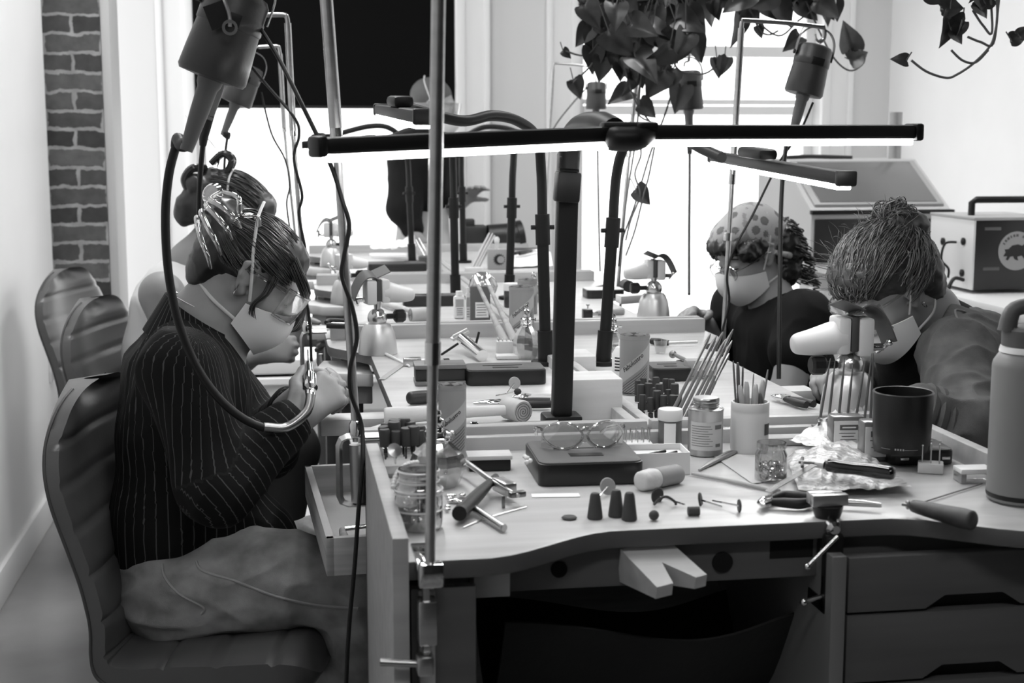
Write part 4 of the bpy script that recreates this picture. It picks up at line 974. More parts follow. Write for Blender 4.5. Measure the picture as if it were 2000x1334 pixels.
# handpiece held in the near hand
hd = DY(607, 775, 2.315); ht = DY(604, 728, 2.36)
o = thing('handpiece', 'chrome rotary handpiece held in the pinstripe person\'s fist', 'handpiece', hd, world=True)
ax = (ht - hd).normalized()
MB().lathe([(.0075, -.004), (.0085, 0), (.009, .012), (.0075, .016), (.0125, .02), (.0125, .045), (.008, .055), (.0065, .075), (.0045, .08)], hd, ax, 20).obj('chuck_body', CHROME, o)
MB().cyl(hd + ax * .075, hd + ax * .11, .0015, None, 8).obj('bur', DSTEEL, o)

# ------------------------------------------------ person in the white top behind
p2 = thing('person', 'seated person with clipped-up dark hair in a white sleeveless top, facing away', 'person', (-.18, 3.84, .55), world=True)
H2 = Head(DY(452, 430, 3.84), -4, 30, 0, .96)
c7 = DY(368, 522, 3.84); upc = DY(345, 600, 3.84); che = DY(335, 690, 3.84); bel = DY(333, 790, 3.84); pel = DY(336, 875, 3.84)
shn, shf = DY(316, 575, 3.67), DY(400, 560, 4.02); eln, wrn = DY(360, 735, 3.63), DY(500, 690, 3.75); elf, wrf = DY(470, 700, 4.0), DY(560, 660, 3.9)
hpn, knn, ann = DY(345, 875, 3.74), DY(570, 880, 3.72), DY(540, 1060, 3.72); hpf, knf, anf = DY(350, 870, 3.94), DY(570, 870, 3.96), DY(540, 1050, 3.96)
b2 = H2.prims() + H2.neck(c7, .052) + [CAP(c7, upc, .05, .08, .05), CAP(upc, che, .09, .095), CAP(che, bel, .095, .09), CAP(bel, pel, .09, .11), CAP(upc, shn, .06, .052), CAP(upc, shf, .06, .052)]
b2 += limbs([shn, eln, wrn], [.055, .040, .026]) + limbs([shf, elf, wrf], [.055, .04, .026]) + hand_prims(wrn, V((1, .1, .1)), V((0, 1, -.3)), 1) + hand_prims(wrf, V((1, -.1, .1)), V((0, -1, -.3)), -1)
b2 += limbs([hpn, knn, ann], [.075, .052, .04]) + limbs([hpf, knf, anf], [.075, .052, .04])
sdf_obj('body', b2, SKIN, p2, .0055, .02)
sdf_obj('white_top', [CAP(c7 + V((-.02, 0, -.045)), upc, .074, .105, .05), CAP(upc + V((0, -.045, 0)), che + V((0, -.04, 0)), .105, .108, .05), CAP(upc + V((0, .05, 0)), che + V((0, .04, 0)), .105, .108, .05), CAP(che + V((0, -.03, 0)), pel + V((0, -.04, .04)), .106, .11, .05), CAP(che + V((0, .03, 0)), pel + V((0, .04, .04)), .106, .11, .05), CUT(c7 + V((.05, 0, .045)), (.07, .065, .06)), CUT(shn + V((.0, -.035, -.0)), (.075, .05, .085))], WTOP, p2, .0055, .03, fold_fn(.003, 16, (1, 1, .5), 5))
sdf_obj('trousers', limbs([hpn, knn, ann], [.095, .07, .06]) + limbs([hpf, knf, anf], [.095, .07, .06]) + [CAP(pel + V((0, -.05, -.02)), pel + V((0, .05, -.02)), .112)], mat('dark_trousers', .02, .85), p2, .007, .025)
for a_ in (ann, anf): sdf_obj('shoe', [CAP(V((a_.x, a_.y, a_.z)), V((a_.x - .01, a_.y, .06)), .05), CAP(V((a_.x - .03, a_.y, .045)), V((a_.x + .16, a_.y, .035)), .045, .036)], SHOE, p2, .008, .03)
hp = [H2.ell((-.018, 0, .043), (.094, .078, .084)), H2.ell((-.08, 0, .02), (.048, .06, .07)), H2.ell((.045, 0, .075), (.05, .064, .042)), H2.ell((-.115, 0, -.02), (.04, .045, .06), .02), H2.ell((-.10, 0, .075), (.03, .035, .03), .015), H2.ell((-.125, -.02, .04), (.035, .035, .03), .012), H2.ell((-.03, -.06, .02), (.05, .03, .045)), H2.cut((.11, 0, -.01), (.045, .1, .06))]
sdf_obj('hair', hp, HAIRD, p2, .0055, .016, fold_fn(.003, 30, (1, 1, 1), 8))
strands('hair_strands', p2, HAIRDS, scalp_flow(H2, 200, lambda r: (1, r.uniform(-.9, .9), r.uniform(.2, 1.0)), lambda r: (-.95, r.uniform(-.3, .3), .2), (.105, .088, .094), lift=.004, wav=.002, r=.0013, rnd=rnd) + [([H2.p(-.10, 0, .10), H2.p(-.12, -.02, .15), H2.p(-.16 - .02 * i, -.03, .15 + .01 * i)], .0008) for i in range(5)])
cl = MB()
for s in (-1, 1):
    cl.tube([H2.p(-.07, .02 * s, .105), H2.p(-.075, .03 * s, .145), H2.p(-.105, .025 * s, .150), H2.p(-.12, .02 * s, .11)], .009, 8)
cl.obj('claw_clip', mat('dark_clip', .02, .2), p2)
cl = MB().tube([H2.p(-.125, -.01, .09), H2.p(-.155, -.03, .075), H2.p(-.16, -.03, .04), H2.p(-.14, -.03, .02)], .011, 8); cl.obj('claw_clip', mat('dark_clip', .02, .2), p2)
mask_on(H2, p2); goggles_on(H2, p2); H2.extras(p2, HAIRD)

# ------------------------------------------------ person with the patterned headscarf
p3 = thing('person', 'seated person in a patterned headscarf, black tee, mask and wire glasses', 'person', (1.45, 3.66, .55), world=True)
YB_ = 3.66
H3 = Head(DY(1464, 494, YB_), 180 + 18, 24, 0, .97)
c7 = DY(1508, 588, YB_); upc = DY(1520, 650, YB_); che = DY(1535, 740, YB_); bel = DY(1555, 830, YB_); pel = DY(1570, 915, YB_ + .02)
shn, shf = DY(1572, 622, 3.49), DY(1440, 598, 3.84); eln, wrn = DY(1545, 745, 3.40), DY(1400, 655, 3.62); elf, wrf = DY(1420, 690, 3.90), DY(1368, 628, 3.80)
eln = DY(1528, 800, 3.40); wrn = DY(1440, 745, 3.50)
hpn, knn, ann = pel + V((0, -.09, -.02)), V((1.12, 3.55, .60)), V((1.2, 3.55, .12)); hpf, knf, anf = pel + V((0, .09, -.02)), V((1.12, 3.78, .60)), V((1.2, 3.78, .12))
b3 = H3.prims() + H3.neck(c7, .05) + [CAP(c7, upc, .05, .08, .05), CAP(upc, che, .09, .095), CAP(che, bel, .095, .09), CAP(bel, pel, .09, .11), CAP(upc, shn, .06, .05), CAP(upc, shf, .06, .05)]
b3 += limbs([shn, eln, wrn], [.052, .043, .028]) + limbs([shf, elf, wrf], [.052, .040, .026]) + hand_prims(wrn, DY(1385, 728, 3.56) - wrn, V((-.1, .8, -.6)), -1, (40, 50, 40)) + hand_prims(wrf, DY(1325, 605, 3.72) - wrf, V((0, -.7, -.7)), 1, (45, 60, 40))
b3 += limbs([hpn, knn, ann], [.075, .052, .04]) + limbs([hpf, knf, anf], [.075, .052, .04])
sdf_obj('body', b3, SKINL, p3, .005, .02)
te = [CAP(c7 + V((.0, 0, -.055)), upc, .075, .105, .05), CAP(upc + V((0, -.06, 0)), che + V((0, -.04, 0)), .105, .112, .05), CAP(upc + V((0, .06, 0)), che + V((0, .04, 0)), .105, .112, .05), CAP(che, pel + V((0, 0, .03)), .125, .128, .05), CAP(upc + V((0, -.08, .02)), shn, .075, .07), CAP(upc + V((0, .08, .02)), shf, .075, .068), CAP(shn, shn.lerp(eln, .36), .070, .074), CAP(shf, shf.lerp(elf, .75), .068, .068), CUT(c7 + V((-.035, 0, .035)), (.075, .072, .06), Matrix.Rotation(R(-20), 3, 'Y'))]
sdf_obj('black_tee', te, BTEE, p3, .006, .03, fold_fn(.004, 13, (1, 1, .6), 4))
sdf_obj('trousers', limbs([hpn, knn, ann], [.095, .07, .06]) + limbs([hpf, knf, anf], [.095, .07, .06]) + [CAP(pel + V((0, -.05, -.02)), pel + V((0, .05, -.02)), .112)], mat('dark_trousers', .02, .85), p3, .008, .025)
for a_ in (ann, anf): sdf_obj('shoe', [CAP(a_, V((a_.x, a_.y, .06)), .05), CAP(V((a_.x + .03, a_.y, .045)), V((a_.x - .16, a_.y, .035)), .045, .036)], SHOE, p3, .008, .03)
# headscarf: pale cloth printed with dark blossoms
sc_ = bpy.data.materials.new('printed_scarf'); sc_.use_nodes = True; nt = sc_.node_tree; p = nt.nodes['Principled BSDF']; p.inputs['Roughness'].default_value = .85
tc = nt.nodes.new('ShaderNodeTexCoord'); vo = nt.nodes.new('ShaderNodeTexVoronoi'); vo.inputs['Scale'].default_value = 26; vo.inputs['Randomness'].default_value = .5
n1 = nt.nodes.new('ShaderNodeTexNoise'); n1.inputs['Scale'].default_value = 60; mx = nt.nodes.new('ShaderNodeMix'); mx.data_type = 'VECTOR'; mx.inputs[0].default_value = .012
nt.links.new(tc.outputs['Object'], mx.inputs[4]); nt.links.new(n1.outputs['Color'], mx.inputs[5]); nt.links.new(mx.outputs[1], vo.inputs['Vector'])
rp = nt.nodes.new('ShaderNodeValToRGB'); rp.color_ramp.elements[0].position = .30; rp.color_ramp.elements[0].color = (.09, .09, .09, 1); rp.color_ramp.elements[1].position = .34; rp.color_ramp.elements[1].color = (.36, .36, .36, 1)
e = rp.color_ramp.elements.new(.24); e.color = (.13, .13, .13, 1); e = rp.color_ramp.elements.new(.62); e.color = (.36, .36, .36, 1); e = rp.color_ramp.elements.new(.68); e.color = (.22, .22, .22, 1)
nt.links.new(vo.outputs['Distance'], rp.inputs[0]); nt.links.new(rp.outputs[0], p.inputs['Base Color'])
scp = [H3.ell((-.022, 0, .050), (.096, .084, .085)), H3.ell((.035, 0, .072), (.06, .068, .045)), H3.ell((-.08, 0, .02), (.045, .068, .06)), H3.cut((.09, 0, -.005), (.075, .12, .075), .004), H3.cut((.0, 0, -.075), (.3, .2, .078), .004)]
sdf_obj('headscarf', scp, sc_, p3, .0045, .016)
MB().tube([H3.p(-.02, .088, -.0), H3.p(-.05, .088, -.022), H3.p(-.085, .065, -.045)], [.006, .008, .01], 10).obj('scarf_knot', sc_, p3)
sdf_obj('hair', [H3.ell((.062, 0, .055), (.042, .066, .034)), H3.ell((.03, .07, .03), (.05, .018, .03)), H3.ell((.03, -.07, .03), (.05, .018, .03)), H3.ell((-.095, 0, -.02), (.055, .085, .085)), H3.ell((-.07, 0, -.085), (.05, .075, .05)), H3.cut((.115, 0, .005), (.045, .09, .045))], HAIRD, p3, .005, .015, fold_fn(.007, 55, (1, 1, 1), 9))
r3 = random.Random(11); cu = []; fr_ = []
for i in range(170):  # loose curls at the back of the head
    a = r3.uniform(-1, 1); b = r3.uniform(-.14, .05); c = V((-.095 - .055 * math.sqrt(max(0, 1 - a * a)) * (1 - abs(b + .03) * 3), .088 * a, b)); rr = r3.uniform(.008, .014); ph = r3.random() * 6.28; pts = []
    for j in range(11):
        t = j / 10; an = ph + t * 9; pts.append(H3.p(c.x - t * .012 + rr * math.cos(an) * .8, c.y + rr * math.sin(an), c.z - t * .035 + rr * .6 * math.cos(an)))
    cu.append((pts, .0022))
for i in range(60):
    y = r3.uniform(-.07, .07); fr_.append(([H3.p(.085, y, .04), H3.p(.092, y * .95 + .01, .055), H3.p(.08, y + .012, .072), H3.p(.06, y + .01, .08)], .0016))
strands('curls', p3, HAIRDS, cu, seg=4); strands('fringe', p3, HAIRDS, fr_, seg=4)
mask_on(H3, p3); wire_glasses(H3, p3); H3.extras(p3, HAIRD)

# ------------------------------------------------ person in the denim jacket, head bowed
p4 = thing('person', 'person in a denim jacket with wavy hair in a bun, head bowed over the vise', 'person', (1.50, 2.60, .55), world=True)
H4 = Head(DY(1730, 566, 2.60), 180 + 13, 36, 0, .97)
c7 = DY(1812, 614, 2.64); upc = DY(1836, 690, 2.68); che = DY(1858, 790, 2.70); bel = V((1.44, 2.70, .76)); pel = V((1.50, 2.68, .66))
shn, shf = DY(1874, 700, 2.50), DY(1800, 640, 2.86); eln, wrn = DY(1894, 842, 2.32), DY(1730, 792, 2.34); elf, wrf = DY(1690, 760, 2.86), DY(1640, 745, 2.60)
hpn, knn, ann = pel + V((0, -.09, -.05)), V((1.14, 2.55, .60)), V((1.22, 2.55, .12)); hpf, knf, anf = pel + V((0, .09, -.05)), V((1.14, 2.76, .60)), V((1.22, 2.76, .12))
b4 = H4.prims() + H4.neck(c7, .052) + [CAP(c7, upc, .05, .08, .05), CAP(upc, che, .09, .095), CAP(che, bel, .095, .09), CAP(bel, pel, .09, .10), CAP(upc, shn, .06, .05), CAP(upc, shf, .06, .05)]
b4 += limbs([shn, eln, wrn], [.05, .042, .028]) + limbs([shf, elf, wrf], [.05, .040, .026]) + hand_prims(wrn, DY(1650, 775, 2.42) - wrn, V((-.1, .5, -.9)), -1, (35, 45, 35)) + hand_prims(wrf, DY(1605, 722, 2.52) - wrf, V((0, -.6, -.7)), 1, (40, 50, 35))
b4 += limbs([hpn, knn, ann], [.075, .052, .04]) + limbs([hpf, knf, anf], [.075, .052, .04])
sdf_obj('body', b4, SKIN, p4, .0045, .02)
sdf_obj('black_tee', [CAP(c7 + V((.0, 0, -.045)), upc, .066, .10, .05), CAP(upc + V((-.015, 0, 0)), che, .115, .12, .05), CAP(che, pel + V((0, 0, .03)), .12, .12, .05), CUT(c7 + V((-.045, 0, .035)), (.07, .06, .06))], BTEE, p4, .007, .03)
jk = [CAP(upc + V((.065, -.06, .0)), che + V((.07, -.06, 0)), .085, .088, .04), CAP(upc + V((.065, .075, .0)), che + V((.07, .075, 0)), .085, .09, .04), CAP(che + V((.06, -.06, 0)), pel + V((.05, -.06, .06)), .088, .10, .05), CAP(che + V((.06, .07, 0)), pel + V((.05, .07, .06)), .09, .10, .05),
      CAP(upc + V((.05, -.06, .02)), shn, .070, .068), CAP(upc + V((.05, .06, .02)), shf, .07, .068), CAP(shn, eln, .070, .064), CAP(eln, eln.lerp(wrn, .55), .066, .056), CAP(shf, elf, .074, .06), CAP(elf, elf.lerp(wrf, .6), .06, .05), CAP(c7 + V((.03, -.055, -.02)), c7 + V((.03, .055, -.02)), .04, .04, .03),
      CUT(c7 + V((-.085, -.02, -.03)), (.11, .080, .10), Matrix.Rotation(R(-30), 3, 'Y'), .012), CUT(che + V((-.15, -.035, .05)), (.15, .105, .26), None, .012)]
sdf_obj('denim_jacket', jk, DENIMJ, p4, .0048, .03, fold_fn(.0075, 15, (1, 1.2, .8), 6))
cw = eln.lerp(wrn, .5); wd = (wrn - eln).normalized()
o = MB()
for k in range(3): o.lathe([(.050, -.010), (.060, -.006), (.062, .004), (.058, .010), (.050, .010)], cw + wd * (-.03 + .022 * k), wd + V((0, 0, .1 * (k - 1))), 26, cap=False)
o.obj('rolled_cuff', DENIMJ, p4)
sm = mat('denim_seam', .17, .9)
MB().tube([c7 + V((.045, -.075, .012)), shn.lerp(c7, .4) + V((.0, -.03, .062)), shn + V((-.012, -.02, .068))], .0022, 6).obj('shoulder_seam', sm, p4)
a = shn; pts = []
dax = (eln - shn).normalized(); s1 = dax.cross(V((0, 1, 0))).normalized(); s2 = dax.cross(s1)
MB().ring_tube([shn + dax * .012 + (s1 * math.cos(t) + s2 * math.sin(t)) * .0735 for t in [i * 6.283 / 26 for i in range(26)]], .0022, 6, closed=True).obj('armhole_seam', sm, p4)
sdf_obj('trousers', limbs([hpn, knn, ann], [.095, .07, .06]) + limbs([hpf, knf, anf], [.095, .07, .06]) + [CAP(pel + V((0, -.05, -.04)), pel + V((0, .05, -.04)), .112)], mat('dark_trousers', .02, .85), p4, .008, .025)
for a_ in (ann, anf): sdf_obj('shoe', [CAP(a_, V((a_.x, a_.y, .06)), .05), CAP(V((a_.x + .03, a_.y, .045)), V((a_.x - .16, a_.y, .035)), .045, .036)], SHOE, p4, .008, .03)
hp = [H4.ell((-.018, 0, .046), (.098, .082, .088)), H4.ell((-.08, 0, .02), (.05, .066, .07)), H4.ell((.032, 0, .074), (.054, .066, .042)), H4.ell((-.075, 0, -.04), (.04, .055, .05), .03), H4.ell((-.088, .0, .100), (.036, .042, .034), .012), H4.ell((-.112, .02, .075), (.028, .032, .032), .01),
      H4.cut((.05, .075, -.02), (.055, .04, .045)), H4.cut((.05, -.075, -.02), (.055, .04, .045)), H4.cut((.125, 0, -.01), (.05, .1, .055)), H4.cut((-.008, .098, -.012), (.024, .035, .04)), H4.cut((-.008, -.098, -.012), (.024, .035, .04))]
sdf_obj('hair', hp, HAIRM, p4, .0045, .018, fold_fn(.004, 34, (1, 1, 1), 12))
r4 = random.Random(21)
fl = scalp_flow(H4, 620, lambda r: (1, r.uniform(-1.0, 1.0), r.uniform(.0, 1.0)), lambda r: (-.95, r.uniform(-.35, .35), .35 + r.uniform(-.15, .25)), (.106, .089, .094), lift=.005, wav=.0045, r=.00115, rnd=r4, freq=70)
fl += scalp_flow(H4, 220, lambda r: (r.uniform(-.5, .3), r.choice((-1, 1)), r.uniform(-.6, .1)), lambda r: (-.85, r.uniform(-.25, .25), .5), (.108, .092, .098), lift=.005, wav=.004, r=.0011, rnd=r4, freq=70)
for i in range(130):  # fly-away strands
    a = V((r4.uniform(-.8, 1), r4.uniform(-1, 1), r4.uniform(.1, 1))).normalized(); q = V((a.x * .108 - .014, a.y * .09, a.z * .096 + .034)); o2 = V((r4.uniform(-.6, .6), r4.uniform(-.6, .6), r4.uniform(.1, .6))).normalized() * r4.uniform(.015, .05)
    fl.append(([H4.p(*q), H4.p(*(q + a * .010 + o2 * .4)), H4.p(*(q + a * .016 + o2 * .8 + V((0, .006, 0)))), H4.p(*(q + a * .012 + o2 * 1.2))], .00055))
for i in range(150):  # the bun
    c = V((-.090, 0, .102)); ph = r4.random() * 6.28; tl = r4.uniform(-1, 1); pts = []; rr = .036 + r4.uniform(-.006, .012)
    nrm_ = V((r4.uniform(-1, 1), r4.uniform(-1, 1), r4.uniform(-1, 1))).normalized(); s1 = nrm_.orthogonal().normalized(); s2 = nrm_.cross(s1)
    for j in range(8): t = ph + j * .42; pts.append(H4.p(*(c + (s1 * math.cos(t) + s2 * math.sin(t)) * (rr + .006 * math.sin(5 * t + ph)))))
    fl.append((pts, .0013))
strands('hair_strands', p4, HAIRL, fl)
mask_on(H4, p4); goggles_on(H4, p4); H4.extras(p4, HAIRM)
MB().lathe([(.006, -.001), (.0075, 0), (.006, .001), (.006, -.001)], H4.p(-.012, .082, -.036), H4.M @ V((1, 0, 0)), 14, cap=False).obj('earring', CHROME, p4)

# ------------------------------------------------ standing person at the far end
p5 = thing('person', 'standing person in a dark shirt at the far end by the window', 'person', DY(830, 780, 6.35), world=True)
Y5 = 6.35
p5.location.z = 0; p5['_world'] = [p5.location.x, p5.location.y, 0]
H5 = Head(DY(848, 208, Y5), -8, 8)
c7 = DY(830, 275, Y5); upc = DY(828, 320, Y5); che = DY(826, 385, Y5); pel = DY(826, 478, Y5)
shn, shf = DY(795, 312, Y5 - .12), DY(862, 305, Y5 + .12); eln, wrn = DY(790, 405, Y5 - .16), DY(815, 470, Y5 - .22); elf, wrf = DY(872, 400, Y5), DY(905, 392, Y5 - .1)
x5 = pel.x; hpn, knn, ann = V((x5 - .02, Y5 - .09, pel.z - .05)), V((x5, Y5 - .1, .48)), V((x5 - .03, Y5 - .1, .1)); hpf, knf, anf = V((x5, Y5 + .09, pel.z - .05)), V((x5 + .03, Y5 + .1, .48)), V((x5, Y5 + .1, .1))
b5 = H5.prims() + H5.neck(c7, .055) + [CAP(c7, upc, .06, .09, .05), CAP(upc, che, .10, .10), CAP(che, pel, .10, .11), CAP(upc, shn, .07, .055), CAP(upc, shf, .07, .055)]
b5 += limbs([shn, eln, wrn], [.055, .043, .028]) + limbs([shf, elf, wrf], [.055, .043, .028]) + hand_prims(wrn, V((.5, 0, -.8)), V((0, 1, 0)), 1) + hand_prims(wrf, DY(940, 355, Y5 - .2) - wrf, V((-.3, .2, -.9)), 1, (15, 20, 15), 10)
b5 += limbs([hpn, knn, ann], [.08, .055, .042]) + limbs([hpf, knf, anf], [.08, .055, .042])
sdf_obj('body', b5, SKINL, p5, .007, .02)
sdf_obj('dark_shirt', [CAP(c7 + V((0, 0, -.05)), upc, .085, .12, .05), CAP(upc + V((0, -.05, 0)), che + V((0, -.03, .03)), .125, .12, .05), CAP(upc + V((0, .05, 0)), che + V((0, .03, .03)), .125, .12, .05), CAP(upc, shn, .09, .08), CAP(upc, shf, .09, .08), CAP(shn, eln, .08, .075), CAP(eln, eln.lerp(wrn, .6), .07, .05), CAP(shf, shf.lerp(elf, .6), .08, .072)], BTEE, p5, .008, .03, fold_fn(.004, 12, (1, 1, .6), 3))
sdf_obj('pale_trousers', limbs([hpn, knn, ann], [.10, .085, .075]) + limbs([hpf, knf, anf], [.10, .085, .075]) + [CAP(pel + V((0, -.05, -.03)), pel + V((0, .05, -.03)), .125), CAP(pel, che, .122, .11)], GREYPANTS, p5, .008, .025)
for a_ in (ann, anf): sdf_obj('shoe', [CAP(a_, V((a_.x, a_.y, .06)), .05), CAP(V((a_.x - .03, a_.y, .045)), V((a_.x + .16, a_.y, .035)), .045, .036)], SHOE, p5, .01, .03)
sdf_obj('hair', [H5.ell((-.02, 0, .045), (.093, .076, .080)), H5.cut((.10, 0, -.005), (.085, .12, .065)), H5.cut((0, 0, -.10), (.2, .2, .095))], mat('grey_cropped_hair', .09, .7), p5, .006, .015)
mask_on(H5, p5); goggles_on(H5, p5); H5.extras(p5, HAIRM)
# ================================================================== helpers for the things on the benches
FWD = V((_sp * _ct, _cp * _ct, -_st))
def pm(p): return (V(p) - V((0, 0, ZC))).dot(FWD) / F
def ori(d, up=(0, 0, 1)):
    """matrix with x along d"""
    d = V(d).normalized(); u = V(up); y = u.cross(d)
    y = y.normalized() if y.length > 1e-5 else V((0, 1, 0)); return Matrix((d, y, d.cross(y))).transposed()
def text_mesh(s, size, shear=0, ext=.0004):
    cu = bpy.data.curves.new('t', 'FONT'); cu.body = s; cu.size = size; cu.shear = shear; cu.extrude = ext; cu.align_x = 'CENTER'; cu.align_y = 'CENTER'; cu.resolution_u = 3
    o = bpy.data.objects.new('t', cu); COL.objects.link(o); dg = bpy.context.evaluated_depsgraph_get(); me = bpy.data.meshes.new_from_object(o.evaluated_get(dg))
    vs = [v.co.copy() for v in me.vertices]; fs = [list(p.vertices) for p in me.polygons]
    bpy.data.objects.remove(o); bpy.data.curves.remove(cu); bpy.data.meshes.remove(me); return vs, fs
INK = mat('printed_ink', .02, .7); INKG = mat('grey_ink', .12, .7)
def wrap_text(mb, s, size, r, z, ang0, tilt=0, shear=0):
    """lettering wrapped on a cylinder of radius r (axis z)"""
    vs, fs = text_mesh(s, size, shear); c, sn = math.cos(tilt), math.sin(tilt); out = []
    for v in vs:
        x, y = v.x * c - v.y * sn, v.x * sn + v.y * c; a = ang0 + x / r; rr = r + .0002 + v.z
        out.append(V((rr * math.cos(a), rr * math.sin(a), z + y)))
    mb._add(out, fs)
def flat_text(mb, s, size, o, xd, yd, shear=0):
    vs, fs = text_mesh(s, size, shear); xd, yd = V(xd).normalized(), V(yd).normalized(); n = xd.cross(yd)
    mb._add([V(o) + xd * v.x + yd * v.y + n * (v.z + .0003) for v in vs], fs)
def rules_wrap(mb, r, ang0, ang1, z, n, dz, th=.0012, short=.0):
    for i in range(n):
        a1 = ang1 - (ang1 - ang0) * (random.random() * short); k = 10; vs = []
        for j in range(k + 1):
            a = ang0 + (a1 - ang0) * j / k; vs += [V((r * math.cos(a), r * math.sin(a), z - i * dz)), V((r * math.cos(a), r * math.sin(a), z - i * dz - th))]
        mb._add(vs, [(2 * j, 2 * j + 1, 2 * j + 3, 2 * j + 2) for j in range(k)])
CAM2 = lambda p: math.atan2(-V(p).y, -V(p).x)        # plan direction from p to the photographer
def canister(p, r, h, label, word=True, n=7, dark=False, lean=0):
    o = thing('polish_canister', label, 'canister', p, group='card canisters of polishing bars'); m = mat('canister_card', .27, .6)
    MB().lathe([(r * .96, 0), (r, .002), (r, h), (r * .93, h), (r * .93, h * .75)], seg=36, cap=True).obj('tube', m, o)
    MB().lathe([(r * 1.015, h - .006), (r * 1.03, h - .003), (r * 1.015, h), (r * .95, h), (r * .95, h - .006)], seg=36, cap=False).obj('rim', mat('canister_rim', .35, .35, .5), o)
    a0 = CAM2(p); b = MB()
    # slanting pale band with the lettering
    k = 24; vs = []
    for j in range(k + 1):
        a = a0 - 1.25 + 2.5 * j / k; zz = h * .5 + math.tan(R(38)) * r * (a - a0)
        for q in (-h * .13, h * .13): z = min(max(zz + q, .004), h - .008); vs.append(V(((r + .0003) * math.cos(a), (r + .0003) * math.sin(a), z)))
    b._add(vs, [(2 * j, 2 * j + 2, 2 * j + 3, 2 * j + 1) for j in range(k)]); b.obj('label_band', mat('label_band', .40, .6), o)
    t = MB()
    if word: wrap_text(t, 'Fabulustro', r * .42, r + .0004, h * .55, a0 - .12, R(40), .3)
    for i in range(7):
        for sgn in (1,):
            vs = []
            for j in range(9):
                a = a0 - .9 + 1.9 * j / 8; zz = h * .5 - h * .19 - i * h * .045 + math.tan(R(38)) * r * (a - a0); zz = max(zz, .004)
                vs += [V(((r + .0005) * math.cos(a), (r + .0005) * math.sin(a), zz)), V(((r + .0005) * math.cos(a), (r + .0005) * math.sin(a), zz - h * .010))]
            t._add(vs, [(2 * j, 2 * j + 2, 2 * j + 3, 2 * j + 1) for j in range(8)])
    t.obj('lettering', INK, o)
    for i in range(4):
        a = i * 1.7; c = V((math.cos(a), math.sin(a), 0)) * r * .45
        MB().box(c + V((0, 0, h * .92)), (r * .55, r * .5, h * .2), r * .08, (.2 * math.cos(a), .2, a)).obj('polishing_bar', mat('polish_bar', .42 if i % 2 else .10, .8), o)
    return o
def spirit_lamp(p, r, h, label):
    o = thing('glass_lamp', label, 'lamp', p, group='faceted glass spirit lamps')
    prof = [(.0, .002), (r * .70, .0), (r * .80, h * .05), (r * .98, h * .22), (r, h * .30), (r * .86, h * .44), (r * .50, h * .56), (r * .38, h * .60)]
    MB().lathe(prof, seg=10).obj('glass_body', CUTGLASS, o, ang=15)
    MB().lathe([(0, .003), (r * .66, .003), (r * .90, h * .22), (r * .80, h * .34), (0, h * .341)], seg=10).obj('spirit', glassy('lamp_spirit', .8, .12, .7, .02, 2) if 'lamp_spirit' not in MATS else MATS['lamp_spirit'], o, ang=15)
    MB().lathe([(r * .40, h * .58), (r * .44, h * .60), (r * .44, h * .64), (r * .38, h * .66), (r * .43, h * .68), (r * .43, h * .72), (r * .30, h * .745), (r * .16, h * .75)], seg=24).obj('collar', CHROME, o)
    MB().lathe([(r * .20, h * .75), (r * .26, h * .80), (r * .24, h * .88), (r * .12, h * .90), (r * .17, h * .95), (r * .13, h * .99), (0, h)], seg=20).obj('snuffer_cap', CHROME, o)
    MB().cyl((r * .28, 0, h * .70), (r * .62, 0, h * .70), r * .06, None, 10).lathe([(0, 0), (r * .14, .0), (r * .14, r * .08), (0, r * .09)], (r * .60, 0, h * .70), (1, 0, 0), 14).obj('wick_knob', CHROME, o); return o
